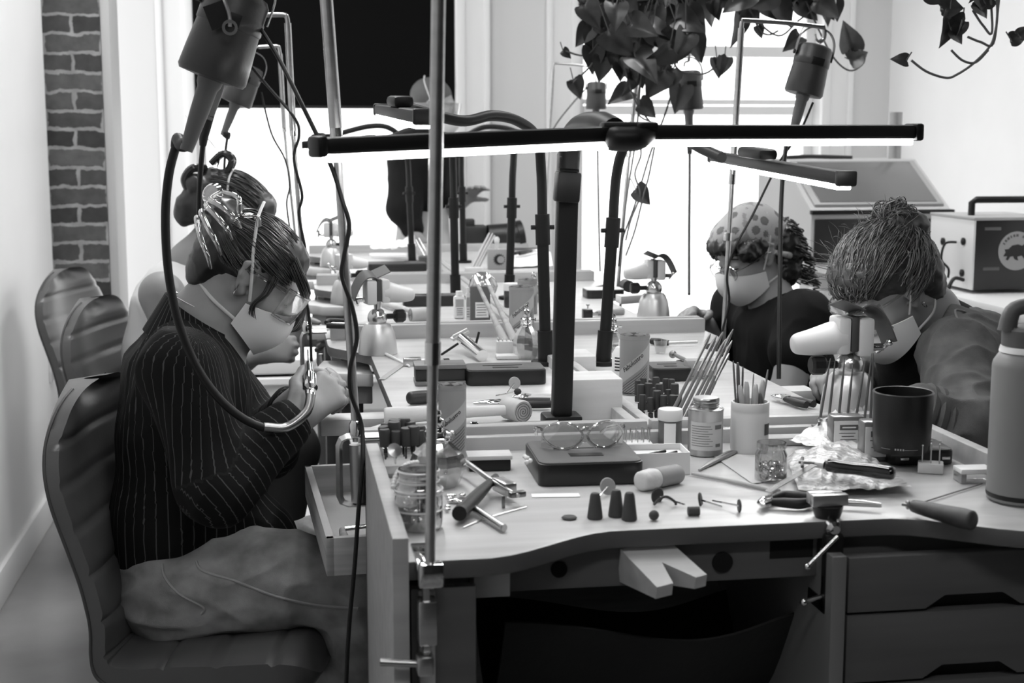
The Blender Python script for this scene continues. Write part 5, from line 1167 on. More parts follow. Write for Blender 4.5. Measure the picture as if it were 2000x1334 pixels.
def ball_vise(p, k, rz, label, shield=True, tall=1.0, hk=1.0):
    """bench vise: bell base, ball joint, post, jaw head with grip and leather flap; grip points along local +x"""
    o = thing('ball_vise', label, 'vise', p, rz, 'ball-joint bench vises'); s = lambda *a: V(a) * k
    MB().lathe([(r * k, h * k) for r, h in [(.0, 0), (.042, 0), (.0425, .004), (.041, .020), (.037, .045), (.031, .060), (.026, .066), (.020, .067), (.0, .065)]], seg=40).obj('bell_base', ALU, o)
    MB().ell(s(0, 0, .078), .0215 * k, seg=28, rings=18).obj('ball', mat('satin_ball', .6, .22, .9), o)
    zt = .096 + .030 * tall
    MB().cyl(s(0, 0, .094), s(0, 0, zt), .0065 * k, .0085 * k, 16).obj('post', STEEL, o)
    MB().cyl(s(.018, 0, .080), s(.042, 0, .080), .006 * k, None, 14).lathe([(.011 * k, 0), (.015 * k, .004 * k), (.015 * k, .020 * k), (.012 * k, .024 * k), (0, .024 * k)], s(.038, 0, .080), (1, 0, 0), 9).obj('lock_knob', BLACK, o, ang=25)
    q = k * hk; h = lambda *a: V((a[0] * q, a[1] * q, zt * k + a[2] * q)); e = lambda *a: V(a) * q
    MB().box(h(-.014, 0, .018), e(.020, .036, .046), .004 * q).obj('fixed_jaw', mat('pale_enamel', .58, .4), o)
    MB().tube([h(.010, 0, .016), h(.022, 0, .016), h(.045, 0, .012), h(.066, 0, .010), h(.072, 0, .0095)], [.019 * q, .020 * q, .0165 * q, .0125 * q, .008 * q], 20, 6).box(h(.013, 0, .020), e(.016, .036, .044), .004 * q).obj('moving_jaw', mat('pale_enamel', .58, .4), o)
    MB().cyl(h(-.042, 0, .004), h(-.02, 0, .004), .0045 * q, None, 12).obj('jaw_screw', CHROME, o)
    MB().cyl(h(-.042, -.016, -.004), h(-.042, .018, .012), .0026 * q, None, 8).ell(h(-.042, .018, .012), .0042 * q, seg=10, rings=6).obj('screw_handle', CHROME, o)
    MB().box(h(0, 0, .022), e(.010, .034, .042), .002 * q).obj('clamped_strip', mat('dark_strip', .05, .5), o)
    if shield:
        def fl(a, b):
            t = a * 1.9; return h(-.050 + .054 * a, -.018 + .040 * b, .034 + .016 * math.sin(t * 1.5) - .030 * (1 - a) ** 3 + .010 * b)
        MB().grid(fl, 14, 6, .0018 * q).obj('leather_flap', mat('leather_flap', .07, .6), o)
        MB().grid(lambda a, b: h(-.006 + .030 * a, -.010 + .040 * b, .044 + .012 * a + .010 * b), 5, 5, .0014 * q).obj('leather_tab', mat('leather_flap', .07, .6), o)
    return o
def mallet(p0, p1, ph, rh, rw, label, mh=None, spiral=True, hd=(0, 1, 0), hl=.05):
    """handle from p0 (butt) to p1 (head centre)"""
    o = thing('rawhide_mallet', label, 'mallet', p0, world=True, group='rawhide mallets'); a, b = V(p0), V(p1); d = (b - a).normalized()
    MB().tube([a, a.lerp(b, .04), a.lerp(b, .25), a.lerp(b, .6), a.lerp(b, .92), b], [rh * .85, rh * 1.1, rh * 1.05, rh * .8, rh * .68, rh * .6], 18, 6).obj('handle', mh or WOOD_RAW, o)
    h = V(hd).normalized(); m = mat('rawhide', .42, .6, var=.15, vs=(20, 20, 20)); N = 16
    MB().lathe([(0, -hl / 2), (rw * .93, -hl / 2), (rw, -hl / 2 + .003), (rw * .96, 0), (rw, hl / 2 - .003), (rw * .93, hl / 2), (0, hl / 2)], b, h, 30).obj('rolled_head', m, o)
    sp = MB(); q = V((0, 0, 1)).rotation_difference(h)
    for e in (-1, 1):
        pts = []
        for i in range(60):
            t = i / 59; an = t * 4 * 6.283; pts.append(b + q @ V((rw * .9 * t * math.cos(an), rw * .9 * t * math.sin(an), e * (hl / 2 + .0002))))
        sp.ring_tube(pts, rw * .035, 5)
    sp.obj('spiral', mat('rawhide_dark', .12, .7), o); return o
def plier(p0, p1, label, spread=.018, dark=True, jaw=.35, grp='pliers on the benches', z=.009):
    """handles at p0, jaw tip at p1"""
    a, b = V(p0) + V((0, 0, z)), V(p1) + V((0, 0, z)); o = thing('pliers', label, 'pliers', V(p0), group=grp, world=True); d = (b - a).normalized(); s = V((-d.y, d.x, 0)); piv = a.lerp(b, 1 - jaw)
    for e in (-1, 1):
        MB().tube([a + s * spread * e, a.lerp(piv, .35) + s * spread * 1.15 * e, a.lerp(piv, .75) + s * spread * .6 * e, piv + s * .004 * e], [.0065, .0068, .0055, .004], 10).obj('grip', RUBBER if dark else mat('pale_grip', .45, .5), o)
        MB().tube([piv + s * .003 * e, piv.lerp(b, .4) + s * .006 * e, b + s * .0015 * e], [.007, .0055, .002], 10).obj('jaw', CHROME, o)
    MB().lathe([(0, -.006), (.009, -.006), (.009, .006), (0, .006)], piv, (0, 0, 1), 16).obj('pivot', STEEL, o); return o
def tray_case(c, L, D, h, rz, label, inset=True, top=mat('case_foam', .075, .6)):
    o = thing('black_case', label, 'case', c, rz, 'flat black cases'); out = []; r = .014
    for cx, cy, a0 in ((L / 2 - r, D / 2 - r, 0), (-L / 2 + r, D / 2 - r, 90), (-L / 2 + r, -D / 2 + r, 180), (L / 2 - r, -D / 2 + r, 270)):
        out += [(cx + r * math.cos(R(a0 + 15 * i)), cy + r * math.sin(R(a0 + 15 * i))) for i in range(7)]
    MB().prism(out, 0, h, .002).obj('case_body', mat('case_black', .008, .35), o)
    MB().prism([(x * .975, y * .97) for x, y in out], h - .001, h + .0015, .0005).obj('tray_top', top, o)
    if inset:
        MB().box((0, -D * .18, h + .0016), (L * .32, D * .12, .0012)).obj('slot', BLACK, o); MB().box((-L * .02, D * .1, h + .0016), (L * .5, .003, .0012)).obj('slot', BLACK, o)
    return o
def block(p, d, label, rz=0, m=None, name='wooden_block', cat='block', bev=.002):
    o = MB().box(V(p) + V((0, 0, d[2] / 2)), d, bev).obj(name, m or WOOD_RAW, at=p); o.rotation_euler = (0, 0, rz); return tag(o, label, cat)
def one(mb, name, m, label, cat, at, group=None, ang=38): return tag(mb.obj(name, m, at=at, ang=ang), label, cat, group)
def rod(p, d, L, r0, r1=None): return MB().tube([p, V(p) + V(d) * L * .5, V(p) + V(d) * L], [r0, (r0 + (r1 or r0)) / 2, r1 or r0], 8, 1)
def standers(spots, name, cat, label, group, mk, m):
    proto = None
    for i, (p, sc, tilt) in enumerate(spots):
        if proto is None: proto = mk(p); proto = tag(proto, label, cat, group); q = proto
        else: q = proto.copy(); COL.objects.link(q); q.location = p
        q.scale = (sc, sc, sc); q.rotation_euler = tilt
    return proto
# ================================================================== things on the end bench
B = ZB + .0005
rr = random.Random(5)
# --- jar of clear bits with a pearl strand at its left
p = W(818, 1030, B); s = pm(p)
o = thing('glass_jar', 'squat ribbed glass jar of bright scraps at the front left corner', 'jar', p)
R_, Hh = 47 * s, 118 * s
MB().lathe([(R_ * .85, 0), (R_ * .97, .003), (R_, .010), (R_, Hh * .52), (R_ * .96, Hh * .58), (R_ * .96, Hh * .64), (R_ * 1.0, Hh * .66), (R_ * .93, Hh * .70), (R_ * .84, Hh * .76), (R_ * .84, Hh * .82), (R_ * .88, Hh * .84), (R_ * .84, Hh * .88), (R_ * .88, Hh * .91), (R_ * .84, Hh), (R_ * .78, Hh), (R_ * .78, Hh * .78), (R_ * .90, Hh * .62), (R_ * .93, .012), (0, .008)], seg=40).obj('glass', CUTGLASS, o)
mb = MB()
for i in range(70):
    a, q = rr.random() * 6.28, math.sqrt(rr.random()) * R_ * .8; mb.box((q * math.cos(a), q * math.sin(a), .012 + rr.random() * Hh * .28), (.010, .006, .004), .001, (rr.random() * 3, rr.random() * 3, rr.random() * 3))
tag(mb.obj('bright_scraps', CHROME, o), kind='stuff')
rg = mat('ridge_glint_white', .78, .12)
for hz, rz_ in ((.60, .985), (.66, 1.0), (.80, .86), (.97, .86), (.33, 1.0)): MB().ring_tube([(R_ * rz_ * math.cos(t), R_ * rz_ * math.sin(t), Hh * hz) for t in [i * 6.283 / 40 for i in range(40)]], .0011, 6, closed=True).obj('ridge_glint', rg, o)  # white rings paint the highlights along the jar's ribs
mb = MB(); c = W(772, 935, B + .03); 
for i in range(13):
    t = i / 12; q = DY(814, 903, p.y + .045).lerp(DY(770, 955, p.y + .01), t); q = DY(814 - 46 * math.sin(t * 1.57), 903 + 48 * (1 - math.cos(t * 1.57)), p.y + .05 - .05 * t); mb.ell(q, .0032, seg=10, rings=7)
one(mb, 'pearl_strand', mat('pearl', .8, .2), 'string of small white pearls hung beside the ribbed jar', 'necklace', p + V((-.03, .03, .04)))
# --- big spirit lamp
p = W(855, 948, B); s = pm(p); spirit_lamp(p, 56 * s, 150 * s, 'large faceted glass spirit lamp in front of the left polish canister').rotation_euler = (0, 0, R(-40))
# --- polishing points in a clear stand
p0 = W(790, 925, B); s = pm(p0)
o = thing('tool_stand', 'clear plastic stand full of dark polishing points, left rear of the end bench', 'stand', p0)
MB().box((0, 0, 25 * s), (84 * s, 60 * s, 50 * s), .002).obj('acrylic_block', PLASTIC, o); MB().box((0, 0, .003), (88 * s, 64 * s, .006), .001).obj('base', mat('stand_base', .2, .5), o)
spots = []
for i in range(14): spots.append((p0 + V(((-36 + (i % 5) * 18 + rr.uniform(-3, 3)) * s, (-18 + (i // 5) * 18) * s, 34 * s)), rr.uniform(.85, 1.15), (rr.uniform(-.1, .1), rr.uniform(-.1, .1), 0)))
mkp = lambda p: MB().cyl(p, V(p) + V((0, 0, 30 * s)), .0014, None, 8).lathe([(.003, 26 * s), (.0075, 27 * s), (.008, 60 * s), (.007, 63 * s), (0, 63 * s)], p, seg=16).obj('polishing_point', mat('dark_rubber_point', .03, .6), at=p)
standers(spots, 'polishing_point', 'polishing point', 'dark polishing point standing in the clear stand at left', 'polishing points in the left stand', mkp, None)
one(MB().lathe([(0, 0), (.0085, 0), (.009, .002), (.0, .003)], W(770, 880, B + .075), (.2, -.8, .5), 20).cyl(W(770, 880, B + .075), W(772, 905, B + .05), .0013), 'polishing_disc', STEEL, 'pale round disc on a stem poking out of the clear left stand', 'disc', W(770, 880, B + .06))
# --- canister
p = W(884, 893, B + .0); s = pm(p); canister(p, 27 * s, 145 * s, 'polish canister at the left, standing directly behind the big spirit lamp')
# --- sanding block
p = W(955, 915, B); rz = R(-3)
o = thing('sanding_block', 'small pale wooden slab lying on a black block behind the hammer', 'block', p, rz); MB().box((0, 0, .008), (.058, .034, .016), .002).obj('rubber_base', BLACK, o); MB().box((.0, 0, .019), (.062, .038, .006), .001).obj('wood_top', WOOD_RAW, o)
# --- black scale with clear goggles on it
c = W(1118, 925, B); a, b_ = W(1040, 952, B), W(1235, 943, B); L = (b_ - a).length * 1.02
yA, yB_ = W(1118, 950, B).y, W(1118, 860, B + .03).y
sc_o = tray_case(V((W(1121, 905, B).x, (yA + yB_) / 2, B)), L * 1.02, yB_ - yA, .030, R(-2), 'black flat case with rounded corners under the clear safety glasses'); 
zt = B + .032
o = thing('safety_glasses', 'clear safety glasses lying on the black case on the end bench', 'glasses', W(1143, 895, zt), world=True)
cb = W(1143, 878, zt)
def gl(a, b):  # front shield, standing on its lower edge
    a = a * 2 - 1; w_ = .058; y = .020 * a * a; z = .036 * b * (1 - .10 * a * a); dip = -.010 * math.exp(-(a / .14) ** 2) * (1 - b)
    return V((cb.x + w_ * a, cb.y + y - .004 * b, zt + .001 + z - dip))
MB().grid(gl, 30, 10, .0016).obj('lens_shield', PLASTIC, o, ang=60); shd = COL.objects[-1]
fm_ = MB()
for e in (-1, 1):
    c0 = V((cb.x + e * .030, cb.y + .004, zt + .019)); fm_.ring_tube([c0 + V((.0265 * math.cos(t), .018 * (.5 + .5 * e * math.cos(t)) ** 2 - .003, .0165 * math.sin(t) * (1 - .12 * math.cos(2 * t)))) for t in [i * 6.283 / 32 for i in range(32)]], .0018, 8, closed=True)
    fm_.tube([gl((e + 1) / 2, .8), gl((e + 1) / 2, .8) + V((e * .004, .03, -.004)), gl((e + 1) / 2, .8) + V((-e * .004, .075, -.016)), gl((e + 1) / 2, .8) + V((-e * .010, .095, -.028))], .0024, 8)
fm_.tube([V((cb.x - .006, cb.y - .002, zt + .028)), V((cb.x, cb.y - .004, zt + .031)), V((cb.x + .006, cb.y - .002, zt + .028))], .0022, 8)
fm_.obj('frame', glassy('clear_frame', .9, .35, 1.0, .05, 1.2), shd)
mb = MB()
for i in range(6): q = W(1030 + rr.uniform(-9, 11), 900 + rr.uniform(-6, 6), zt); mb.ell(q + V((0, 0, .002)), .0032, seg=8, rings=6)
one(mb, 'pearl_cluster', mat('pearl', .8, .2), 'tiny cluster of white beads on the left of the black case', 'beads', W(1035, 900, zt))
o = MB().box(W(1085, 968, B) + V((0, 0, .0004)), (.062, .018, .0006)).obj('paper_strip', PAPER, at=W(1085, 968, B)); o.rotation_euler = (0, 0, R(-6)); tag(o, 'white paper strip in front of the black case', 'paper')
# --- hammer-like clamp lying across
p = W(950, 985, B); o = thing('pin_vise_clamp', 'steel clamp with tapering black handle and long rods, lying left of centre', 'clamp', p, world=True)
zz = B + .012
MB().tube([W(897, 1003, zz + .002), W(905, 995, zz), W(935, 965, zz + .004), W(958, 942, zz + .006), W(968, 932, zz + .006)], [.009, .0095, .0082, .0055, .005], 16).obj('handle', RUBBER, o)
MB().cyl(W(897, 893, zz + .012), W(962, 940, zz + .008), .0036, None, 12).cyl(W(962, 940, zz + .008), W(1012, 968, zz + .004), .0026, None, 12).obj('upper_rod', STEEL, o)
MB().cyl(W(922, 990, zz - .004), W(984, 1031, B + .0055), .0046, None, 14).lathe([(.002, 0), (.0046, 0.0005), (.0046, .001)], W(984, 1031, B + .0055), (.6, -.7, 0), 14).obj('lower_rod', STEEL, o)
q = W(985, 950, zz + .004); MB().box(q, (.040, .017, .017), .002, ori(W(1012, 965, 0) - W(962, 940, 0))).obj('clamp_head', STEEL, o)
q = W(1010, 965, zz + .004); MB().box(q, (.010, .022, .008), .002, ori(W(1012, 965, 0) - W(962, 940, 0))).box(q + V((-.018, -.004, -.008)), (.004, .005, .016), .001).obj('jaw', DSTEEL, o)
# --- jewellery scraps
mb = MB()
for i in range(16): q = W(888 + rr.uniform(-16, 16), 985 + rr.uniform(-14, 16), B); mb.ell(q + V((0, 0, .003)), (.0045, .0035, .003), seg=8, rings=6)
tag(one(mb, 'metal_scraps', CHROME, 'heap of bright metal scraps beside the ribbed glass jar', 'scraps', W(888, 985, B)), kind='stuff')
one(MB().tube([W(905, 1030, B + .001), W(950, 1012, B + .001), W(1028, 990, B + .001)], .0009, 6), 'wire', STEEL, 'thin wire lying at the front left of the bench', 'wire', W(950, 1012, B))
# --- three conical finger guards, oval disc, ball, drum
for i, (u, v, h_, t_) in enumerate(((1162, 1012, 52, 'leftmost'), (1203, 1008, 54, 'middle, partly hidden'), (1229, 1015, 56, 'rightmost, lettered'))):
    p = W(u, v, B); s = pm(p); r_ = 15 * s
    m_ = MB().lathe([(r_ * .95, 0), (r_ * 1.03, .001), (r_, .004), (r_ * .78, h_ * s * .6), (r_ * .66, h_ * s * .88), (r_ * .5, h_ * s * .97), (0, h_ * s)], p, seg=28)
    one(m_, 'rubber_cone', mat('brown_rubber', .062, .75, bump=.1, bs=500), '%s of the three dark rubber cones standing near the front edge' % t_, 'rubber cone', p, 'dark rubber cones')
p = W(1112, 1013, B); one(MB().lathe([(0, 0), (.0085, 0), (.0095, .0015), (.008, .003), (0, .0032)], p, seg=24), 'rubber_disc', mat('brown_rubber', .062), 'flat dark rubber disc left of the three cones', 'disc', p)
p = W(1277, 1016, B); one(MB().ell(p + V((0, 0, .0062)), .0062), 'rubber_ball', mat('brown_rubber', .062), 'little dark rubber ball right of the three cones', 'ball', p)
p = W(1354, 1006, B); q = p + V((0, 0, .0055)); one(MB().cyl(q - V((.007, .001, 0)), q + V((.007, -.002, 0)), .0055, None, 18), 'sanding_drum', mat('brown_rubber', .062), 'small dark sanding drum near the front edge, right of centre', 'drum', p)
def disc_mandrel(c, nrm, r, tip, lab, th=.0012, m=mat('tan_disc', .30, .6)):
    o = thing('disc_mandrel', lab, 'mandrel', c, world=True, group='discs on mandrels'); n = V(nrm).normalized()
    MB().lathe([(0, -th), (r * .9, -th), (r, 0), (r * .9, th), (0, th)], c, n, 26).obj('disc', m, o); MB().cyl(c, tip, .0012, None, 8).obj('stem', CHROME, o)
c = W(1187, 950, B + .012); disc_mandrel(c, (.3, -1, .35), .0115, W(1168, 972, B + .003), 'tan disc on a stem, tipped against the front of the black case')
c = W(1284, 968, B + .008); disc_mandrel(c, W(1284, 968, B) - W(1340, 985, B), .0105, W(1338, 986, B + .004), 'thin dark disc on edge with its stem lying to the right', m=mat('dark_disc', .03, .5))
one(MB().tube([W(1278, 985, B + .002), W(1288, 975, B + .012), W(1302, 970, B + .015), W(1318, 980, B + .006), W(1320, 985, B + .002)], .0017, 8), 'bent_strip', mat('dark_disc', .03), 'dark bent strip arching on the bench before the leather roll', 'strip', W(1298, 985, B))
c = W(1368, 976, B + .006); disc_mandrel(c, (1, -.5, .2), .0095, W(1410, 990, B + .003), 'dark dished disc on a stem, left of the two pointing right', m=mat('dark_disc', .03))
c = W(1444, 988, B + .008); disc_mandrel(c, (1, -.1, 0), .0085, W(1392, 978, B + .004), 'dark disc on edge nearest the pliers', m=mat('dark_disc', .03))
# --- white box, leather roll
p = W(1288, 928, B); a, b_ = W(1237, 925, B), W(1348, 918, B); L = (b_ - a).length; s = pm(p); hh = 44 * s; D_ = .058
o = thing('paper_box', 'small open white card box beside the black case', 'box', p, R(-3)); t = .0015; D2 = D_ / 2
for x in (-1, 1): MB().box((x * L / 2, D2, hh / 2), (t, D_, hh)).obj('side', PAPER, o)
for y in (0, D_): MB().box((0, y, hh / 2), (L, t, hh)).obj('end', PAPER, o)
MB().box((0, D2, .001), (L, D_, t)).obj('base', PAPER, o)
for i in range(3):
    q = p + V((-.012 + .014 * i, .02 + .008 * (i % 2), hh * .78)); g = tag(MB().tube([q - V((.014, 0, .003)), q, q + V((.015, .004, .002))], .0022, 8).obj('saw_blade_bundle', BLACK, at=q), ['leftmost dark rod in the white card box', 'middle dark rod in the white card box', 'rightmost dark rod in the white card box'][i], 'rod', 'dark rods in the white box')
    block_ = 0
MB().box((0, D2, hh * .38), (L * .94, D_ * .9, hh * .7)).obj('padding', PAPER, o)
p = W(1295, 945, B); o = thing('felt_roll', 'pale rounded roll with leather barrel lying before the white box', 'roll', p, world=True)
q0, q1 = W(1252, 940, B + .013), W(1326, 925, B + .012); MB().tube([q0.lerp(q1, .40), q0.lerp(q1, .45), q1.lerp(q0, .08), q1], [.0125, .0135, .0132, .010], 22, 4).obj('leather_barrel', mat('suede', .33, .8), o)
MB().tube([q0 - (q1 - q0) * .05, q0, q0.lerp(q1, .25), q0.lerp(q1, .40)], [.006, .013, .0145, .0125], 22, 5).obj('felt_end', mat('felt_white', .66, .9, bump=.3, bs=120), o)
# --- bur blocks
def bur_block(p, dx, dy, h, rz, nx, ny, hb, lab, lab2, m=None, knob=False):
    o = block(p, (dx, dy, h), lab, rz, m or mat('white_block', .7, .6), 'bur_block', 'block'); sp = []
    Mz = Matrix.Rotation(rz, 3, 'Z')
    for i in range(nx):
        for j in range(ny): sp.append((V(p) + Mz @ V(((i + .5) / nx * dx - dx / 2, (j + .5) / ny * dy - dy / 2, h)), rr.uniform(.85, 1.1), (0, 0, 0)))
    def mk(q):
        m_ = MB().cyl(V(q) - V((0, 0, .004)), V(q) + V((0, 0, hb)), .0010, None, 8); m_.ell(V(q) + V((0, 0, hb)), .0019 if knob else .0012, seg=8, rings=6) if knob else m_.cyl(V(q) + V((0, 0, hb * .8)), V(q) + V((0, 0, hb)), .0015, .0006, 8)
        return m_.obj('bur', STEEL, at=q)
    standers(sp, 'bur', 'bur', lab2, lab2 + 's', mk, None); return o
p = W(1238, 875, B); bur_block(p, .052, .030, .010, R(-4), 6, 2, .020, 'white drilled block of fine burs right of the safety glasses', 'fine bur in the white block behind the card box')
p = W(1817, 922, B); bur_block(p, .034, .026, .014, R(-25), 3, 2, .028, 'pale wooden bur block in front of the black scale', 'round-ended bur in the pale block by the scale', WOOD_RAW, True)
# --- jars and cans along the back
p = W(1308, 872, B); s = pm(p); o = thing('lidded_jar', 'small jar with a white lid left of the metal can', 'jar', p); r_ = 23 * s
MB().lathe([(r_ * .9, 0), (r_, .003), (r_, 52 * s), (r_ * .9, 56 * s), (r_ * .9, 60 * s)], seg=30).obj('jar_body', mat('smoky_jar', .12, .2), o); MB().lathe([(r_ * .95, 53 * s), (r_ * 1.06, 54 * s), (r_ * 1.06, 72 * s), (r_ * .98, 75 * s), (0, 75 * s)], seg=30).obj('lid', mat('frosted_lid', .62, .45), o)
a0 = CAM2(p); k = MB(); rules = [V(((r_ + .0003) * math.cos(a0 + t), (r_ + .0003) * math.sin(a0 + t), z)) for t in (-.5, -.25, 0, .25, .5) for z in (.004, 50 * s)]; k._add(rules, [(2 * j, 2 * j + 2, 2 * j + 3, 2 * j + 1) for j in range(4)]); k.obj('paper_label', PAPER, o)
p = W(1377, 886, B); s = pm(p); o = thing('metal_can', 'round metal can with a paper label and screw cap', 'can', p); r_ = 34 * s; h_ = 92 * s
tin = mat('tinplate', .45, .28, 1, var=.1, vs=(3, 3, 40))
MB().lathe([(r_ * .97, 0), (r_ * 1.02, .001), (r_, .004), (r_, h_ * .94), (r_ * 1.03, h_ * .96), (r_ * 1.03, h_ * .99), (r_ * .97, h_), (r_ * .93, h_ * .98), (r_ * .70, h_ * 1.03), (r_ * .66, h_ * 1.03)], seg=40).obj('can_body', tin, o)
MB().lathe([(r_ * .70, h_ * 1.0), (r_ * .72, h_ * 1.06), (r_ * .76, h_ * 1.07), (r_ * .76, h_ * 1.10), (r_ * .72, h_ * 1.11), (r_ * .76, h_ * 1.13), (r_ * .76, h_ * 1.19), (r_ * .70, h_ * 1.22), (0, h_ * 1.225)], seg=36).obj('screw_cap', tin, o)
a0 = CAM2(p); vs = []
for j in range(17): a = a0 - .95 + 2.1 * j / 16; vs += [V(((r_ + .0003) * math.cos(a), (r_ + .0003) * math.sin(a), h_ * .14)), V(((r_ + .0003) * math.cos(a), (r_ + .0003) * math.sin(a), h_ * .74))]
MB()._add and None
k = MB(); k._add(vs, [(2 * j, 2 * j + 2, 2 * j + 3, 2 * j + 1) for j in range(16)]); k.obj('paper_label', mat('label_paper', .58, .7), o)
k = MB(); rules_wrap(k, r_ + .0006, a0 - .85, a0 + .45, h_ * .66, 9, h_ * .052, h_ * .012, .35); k.obj('label_print', INKG, o)
k = MB(); rules_wrap(k, r_ + .0006, a0 + .55, a0 + 1.05, h_ * .68, 1, .01, h_ * .09); rules_wrap(k, r_ + .0006, a0 + .60, a0 + .95, h_ * .28, 1, .01, h_ * .07); k.obj('label_badge', mat('badge_grey', .14, .6), o)
# white jar with brushes and gravers
p = W(1463, 882, B); s = pm(p); o = thing('white_jar', 'white plastic jar holding gravers and pens', 'jar', p); r_ = 37 * s; h_ = 100 * s
MB().lathe([(r_ * .93, 0), (r_ * .97, .002), (r_, .006), (r_, h_ * .80), (r_ * .985, h_ * .82), (r_ * 1.0, h_ * .84), (r_ * 1.0, h_ * .97), (r_ * .97, h_), (r_ * .90, h_), (r_ * .90, h_ * .1), (0, h_ * .09)], seg=40).obj('jar_body', mat('jar_white', .62, .5), o)
k = MB(); a0 = CAM2(p); rules_wrap(k, r_ + .0005, a0 + .85, a0 + 1.35, h_ * .60, 1, .01, h_ * .22); k.obj('sticker', mat('sticker_dark', .04, .6), o)
tops = [((1432, 705), .0016, 'G'), ((1441, 708), .0028, 'G'), ((1451, 716), .0016, 'G'), ((1445, 752), .0042, 'C'), ((1458, 745), .0042, 'C'), ((1472, 730), .0012, 'S'), ((1476, 750), .0045, 'C'), ((1490, 742), .0042, 'C'), ((1500, 722), .0016, 'S'), ((1484, 768), .004, 'G')]
for i, ((u, v), r2, kd) in enumerate(tops):
    tp = DY(u, v, p.y + .004 * ((i % 3) - 1)); bt = p + V(((i - 4.5) * .0042, .006 * ((i % 3) - 1), .02)); m_ = MB().tube([bt, bt.lerp(tp, .5), bt.lerp(tp, .9), tp], [r2, r2, r2, r2 * .5], 10, 2)
    one(m_, 'graver', {'G': mat('graver_grey', .10, .5), 'C': GLASS if False else mat('acrylic_grip', .45, .15), 'S': STEEL}[kd], 'thin graver or pen standing in the white plastic jar', 'graver', bt, 'gravers in the white jar')
# --- fanned files in a slanted wooden rack
p0 = W(1345, 850, B); fr = MB()
o = thing('file_rack', 'stepped wooden rack holding the fan of leaning needle files', 'rack', W(1340, 830, B), world=True)
tipsf = [((1388, 652), (1318, 795)), ((1400, 655), (1325, 803)), ((1412, 648), (1333, 808)), ((1418, 662), (1341, 812)), ((1432, 643), (1350, 815)), ((1430, 665), (1360, 812)), ((1424, 690), (1368, 806))]
yb = W(1330, 830, B).y
for i, (t, b_) in enumerate(tipsf):
    pb, pt = DY(b_[0], b_[1], yb + .004 * i), DY(t[0], t[1], yb + .03 + .006 * i)
    d_ = (pt - pb).normalized(); Lf = (pt - pb).length
    f_ = thing('needle_file', 'slim needle file leaning in the stepped rack', 'file', pb, group='needle files fanned in the rack', world=True)
    MB().tube([pb - d_ * .03, pb, pb + d_ * Lf * .52], [.0028, .0030, .0024], 10, 2).obj('grip', mat('file_grip', .14, .5), f_); MB().tube([pb + d_ * Lf * .5, pb + d_ * Lf * .72, pb + d_ * Lf * .9, pt], [.0018, .0024, .0030, .0008], 8, 2).obj('blade', STEEL, f_)
    MB().box(pb - d_ * .012 + V((-.004, 0, -.006)), (.010, .02, .022), .001, ori(d_, (0, -1, 0))).obj('slot_block', mat('rack_wood', .20, .6), o)
# --- dark polishing points in front of the right canister
spots = []
for i in range(18):
    u, v = 1243 + (i % 6) * 14 + (i // 6) * 6 + rr.uniform(-3, 3), 782 + (i // 6) * 17 + rr.uniform(-3, 3); spots.append((W(u, v, B + .002), rr.uniform(.8, 1.1), (rr.uniform(-.05, .05), rr.uniform(-.05, .05), 0)))
s = pm(spots[0][0])
mkp = lambda p: MB().lathe([(.0045, 0), (.005, .002), (.005, 12 * s), (.002, 13 * s), (.002, 15 * s)], p, seg=14).lathe([(.003, 14 * s), (.0062, 15 * s), (.0066, 44 * s), (.0058, 47 * s), (0, 47 * s)], p, seg=16).obj('polishing_point', mat('dark_rubber_point', .03, .6), at=p)
standers(spots, 'polishing_point', 'polishing point', 'dark cylindrical polishing point clustered before the right canister', 'polishing points before the right canister', mkp, None)
# --- wooden box beside the lamp post
p = W(1168, 822, B); a, b_ = W(1120, 818, B), W(1213, 812, B); s = pm(p); block(p + V((0, .045, 0)), ((b_ - a).length, .085, 82 * s), 'large pale wooden block right of the thickest lamp post', R(-1), WOOD_RAW, bev=.003)
# --- labelled boxes and the long rods
for i, (u, v, w_, h_, lab) in enumerate(((1650, 880, 64, 72, 'clear box with a white label behind the foil bag, left of its twin'), (1709, 898, 62, 80, 'clear box with a white label, in front of the black mug'))):
    p = W(u, v, B); s = pm(p); o = thing('bur_box', lab, 'box', p, R(-5), 'labelled clear boxes'); W_, H_ = w_ * s, h_ * s
    MB().box((0, 0, H_ * .5), (W_, .030, H_), .004).obj('plastic_body', mat('smoky_plastic', .16, .2, spec=.6), o); MB().box((0, -.0155, H_ * .50), (W_ * .90, .001, H_ * .74)).obj('paper_label', PAPER, o)
    k = MB(); k.box((0, -.0163, H_ * .70), (W_ * .56, .0008, H_ * .14), 0); k.obj('badge', mat('badge_dark', .10, .5), o)
    k = MB()
    for j in range(4): k.box((-W_ * .05 + j * .001, -.0163, H_ * (.54 - j * .085)), (W_ * (.5 - .12 * (j % 2)), .0008, H_ * .014))
    k.obj('label_print', INK, o); k = MB(); k.box((0, -.0169, H_ * .70), (W_ * .42, .0006, H_ * .035)); k.obj('badge_print', PAPER, o)
yr = W(1655, 865, B).y + .01
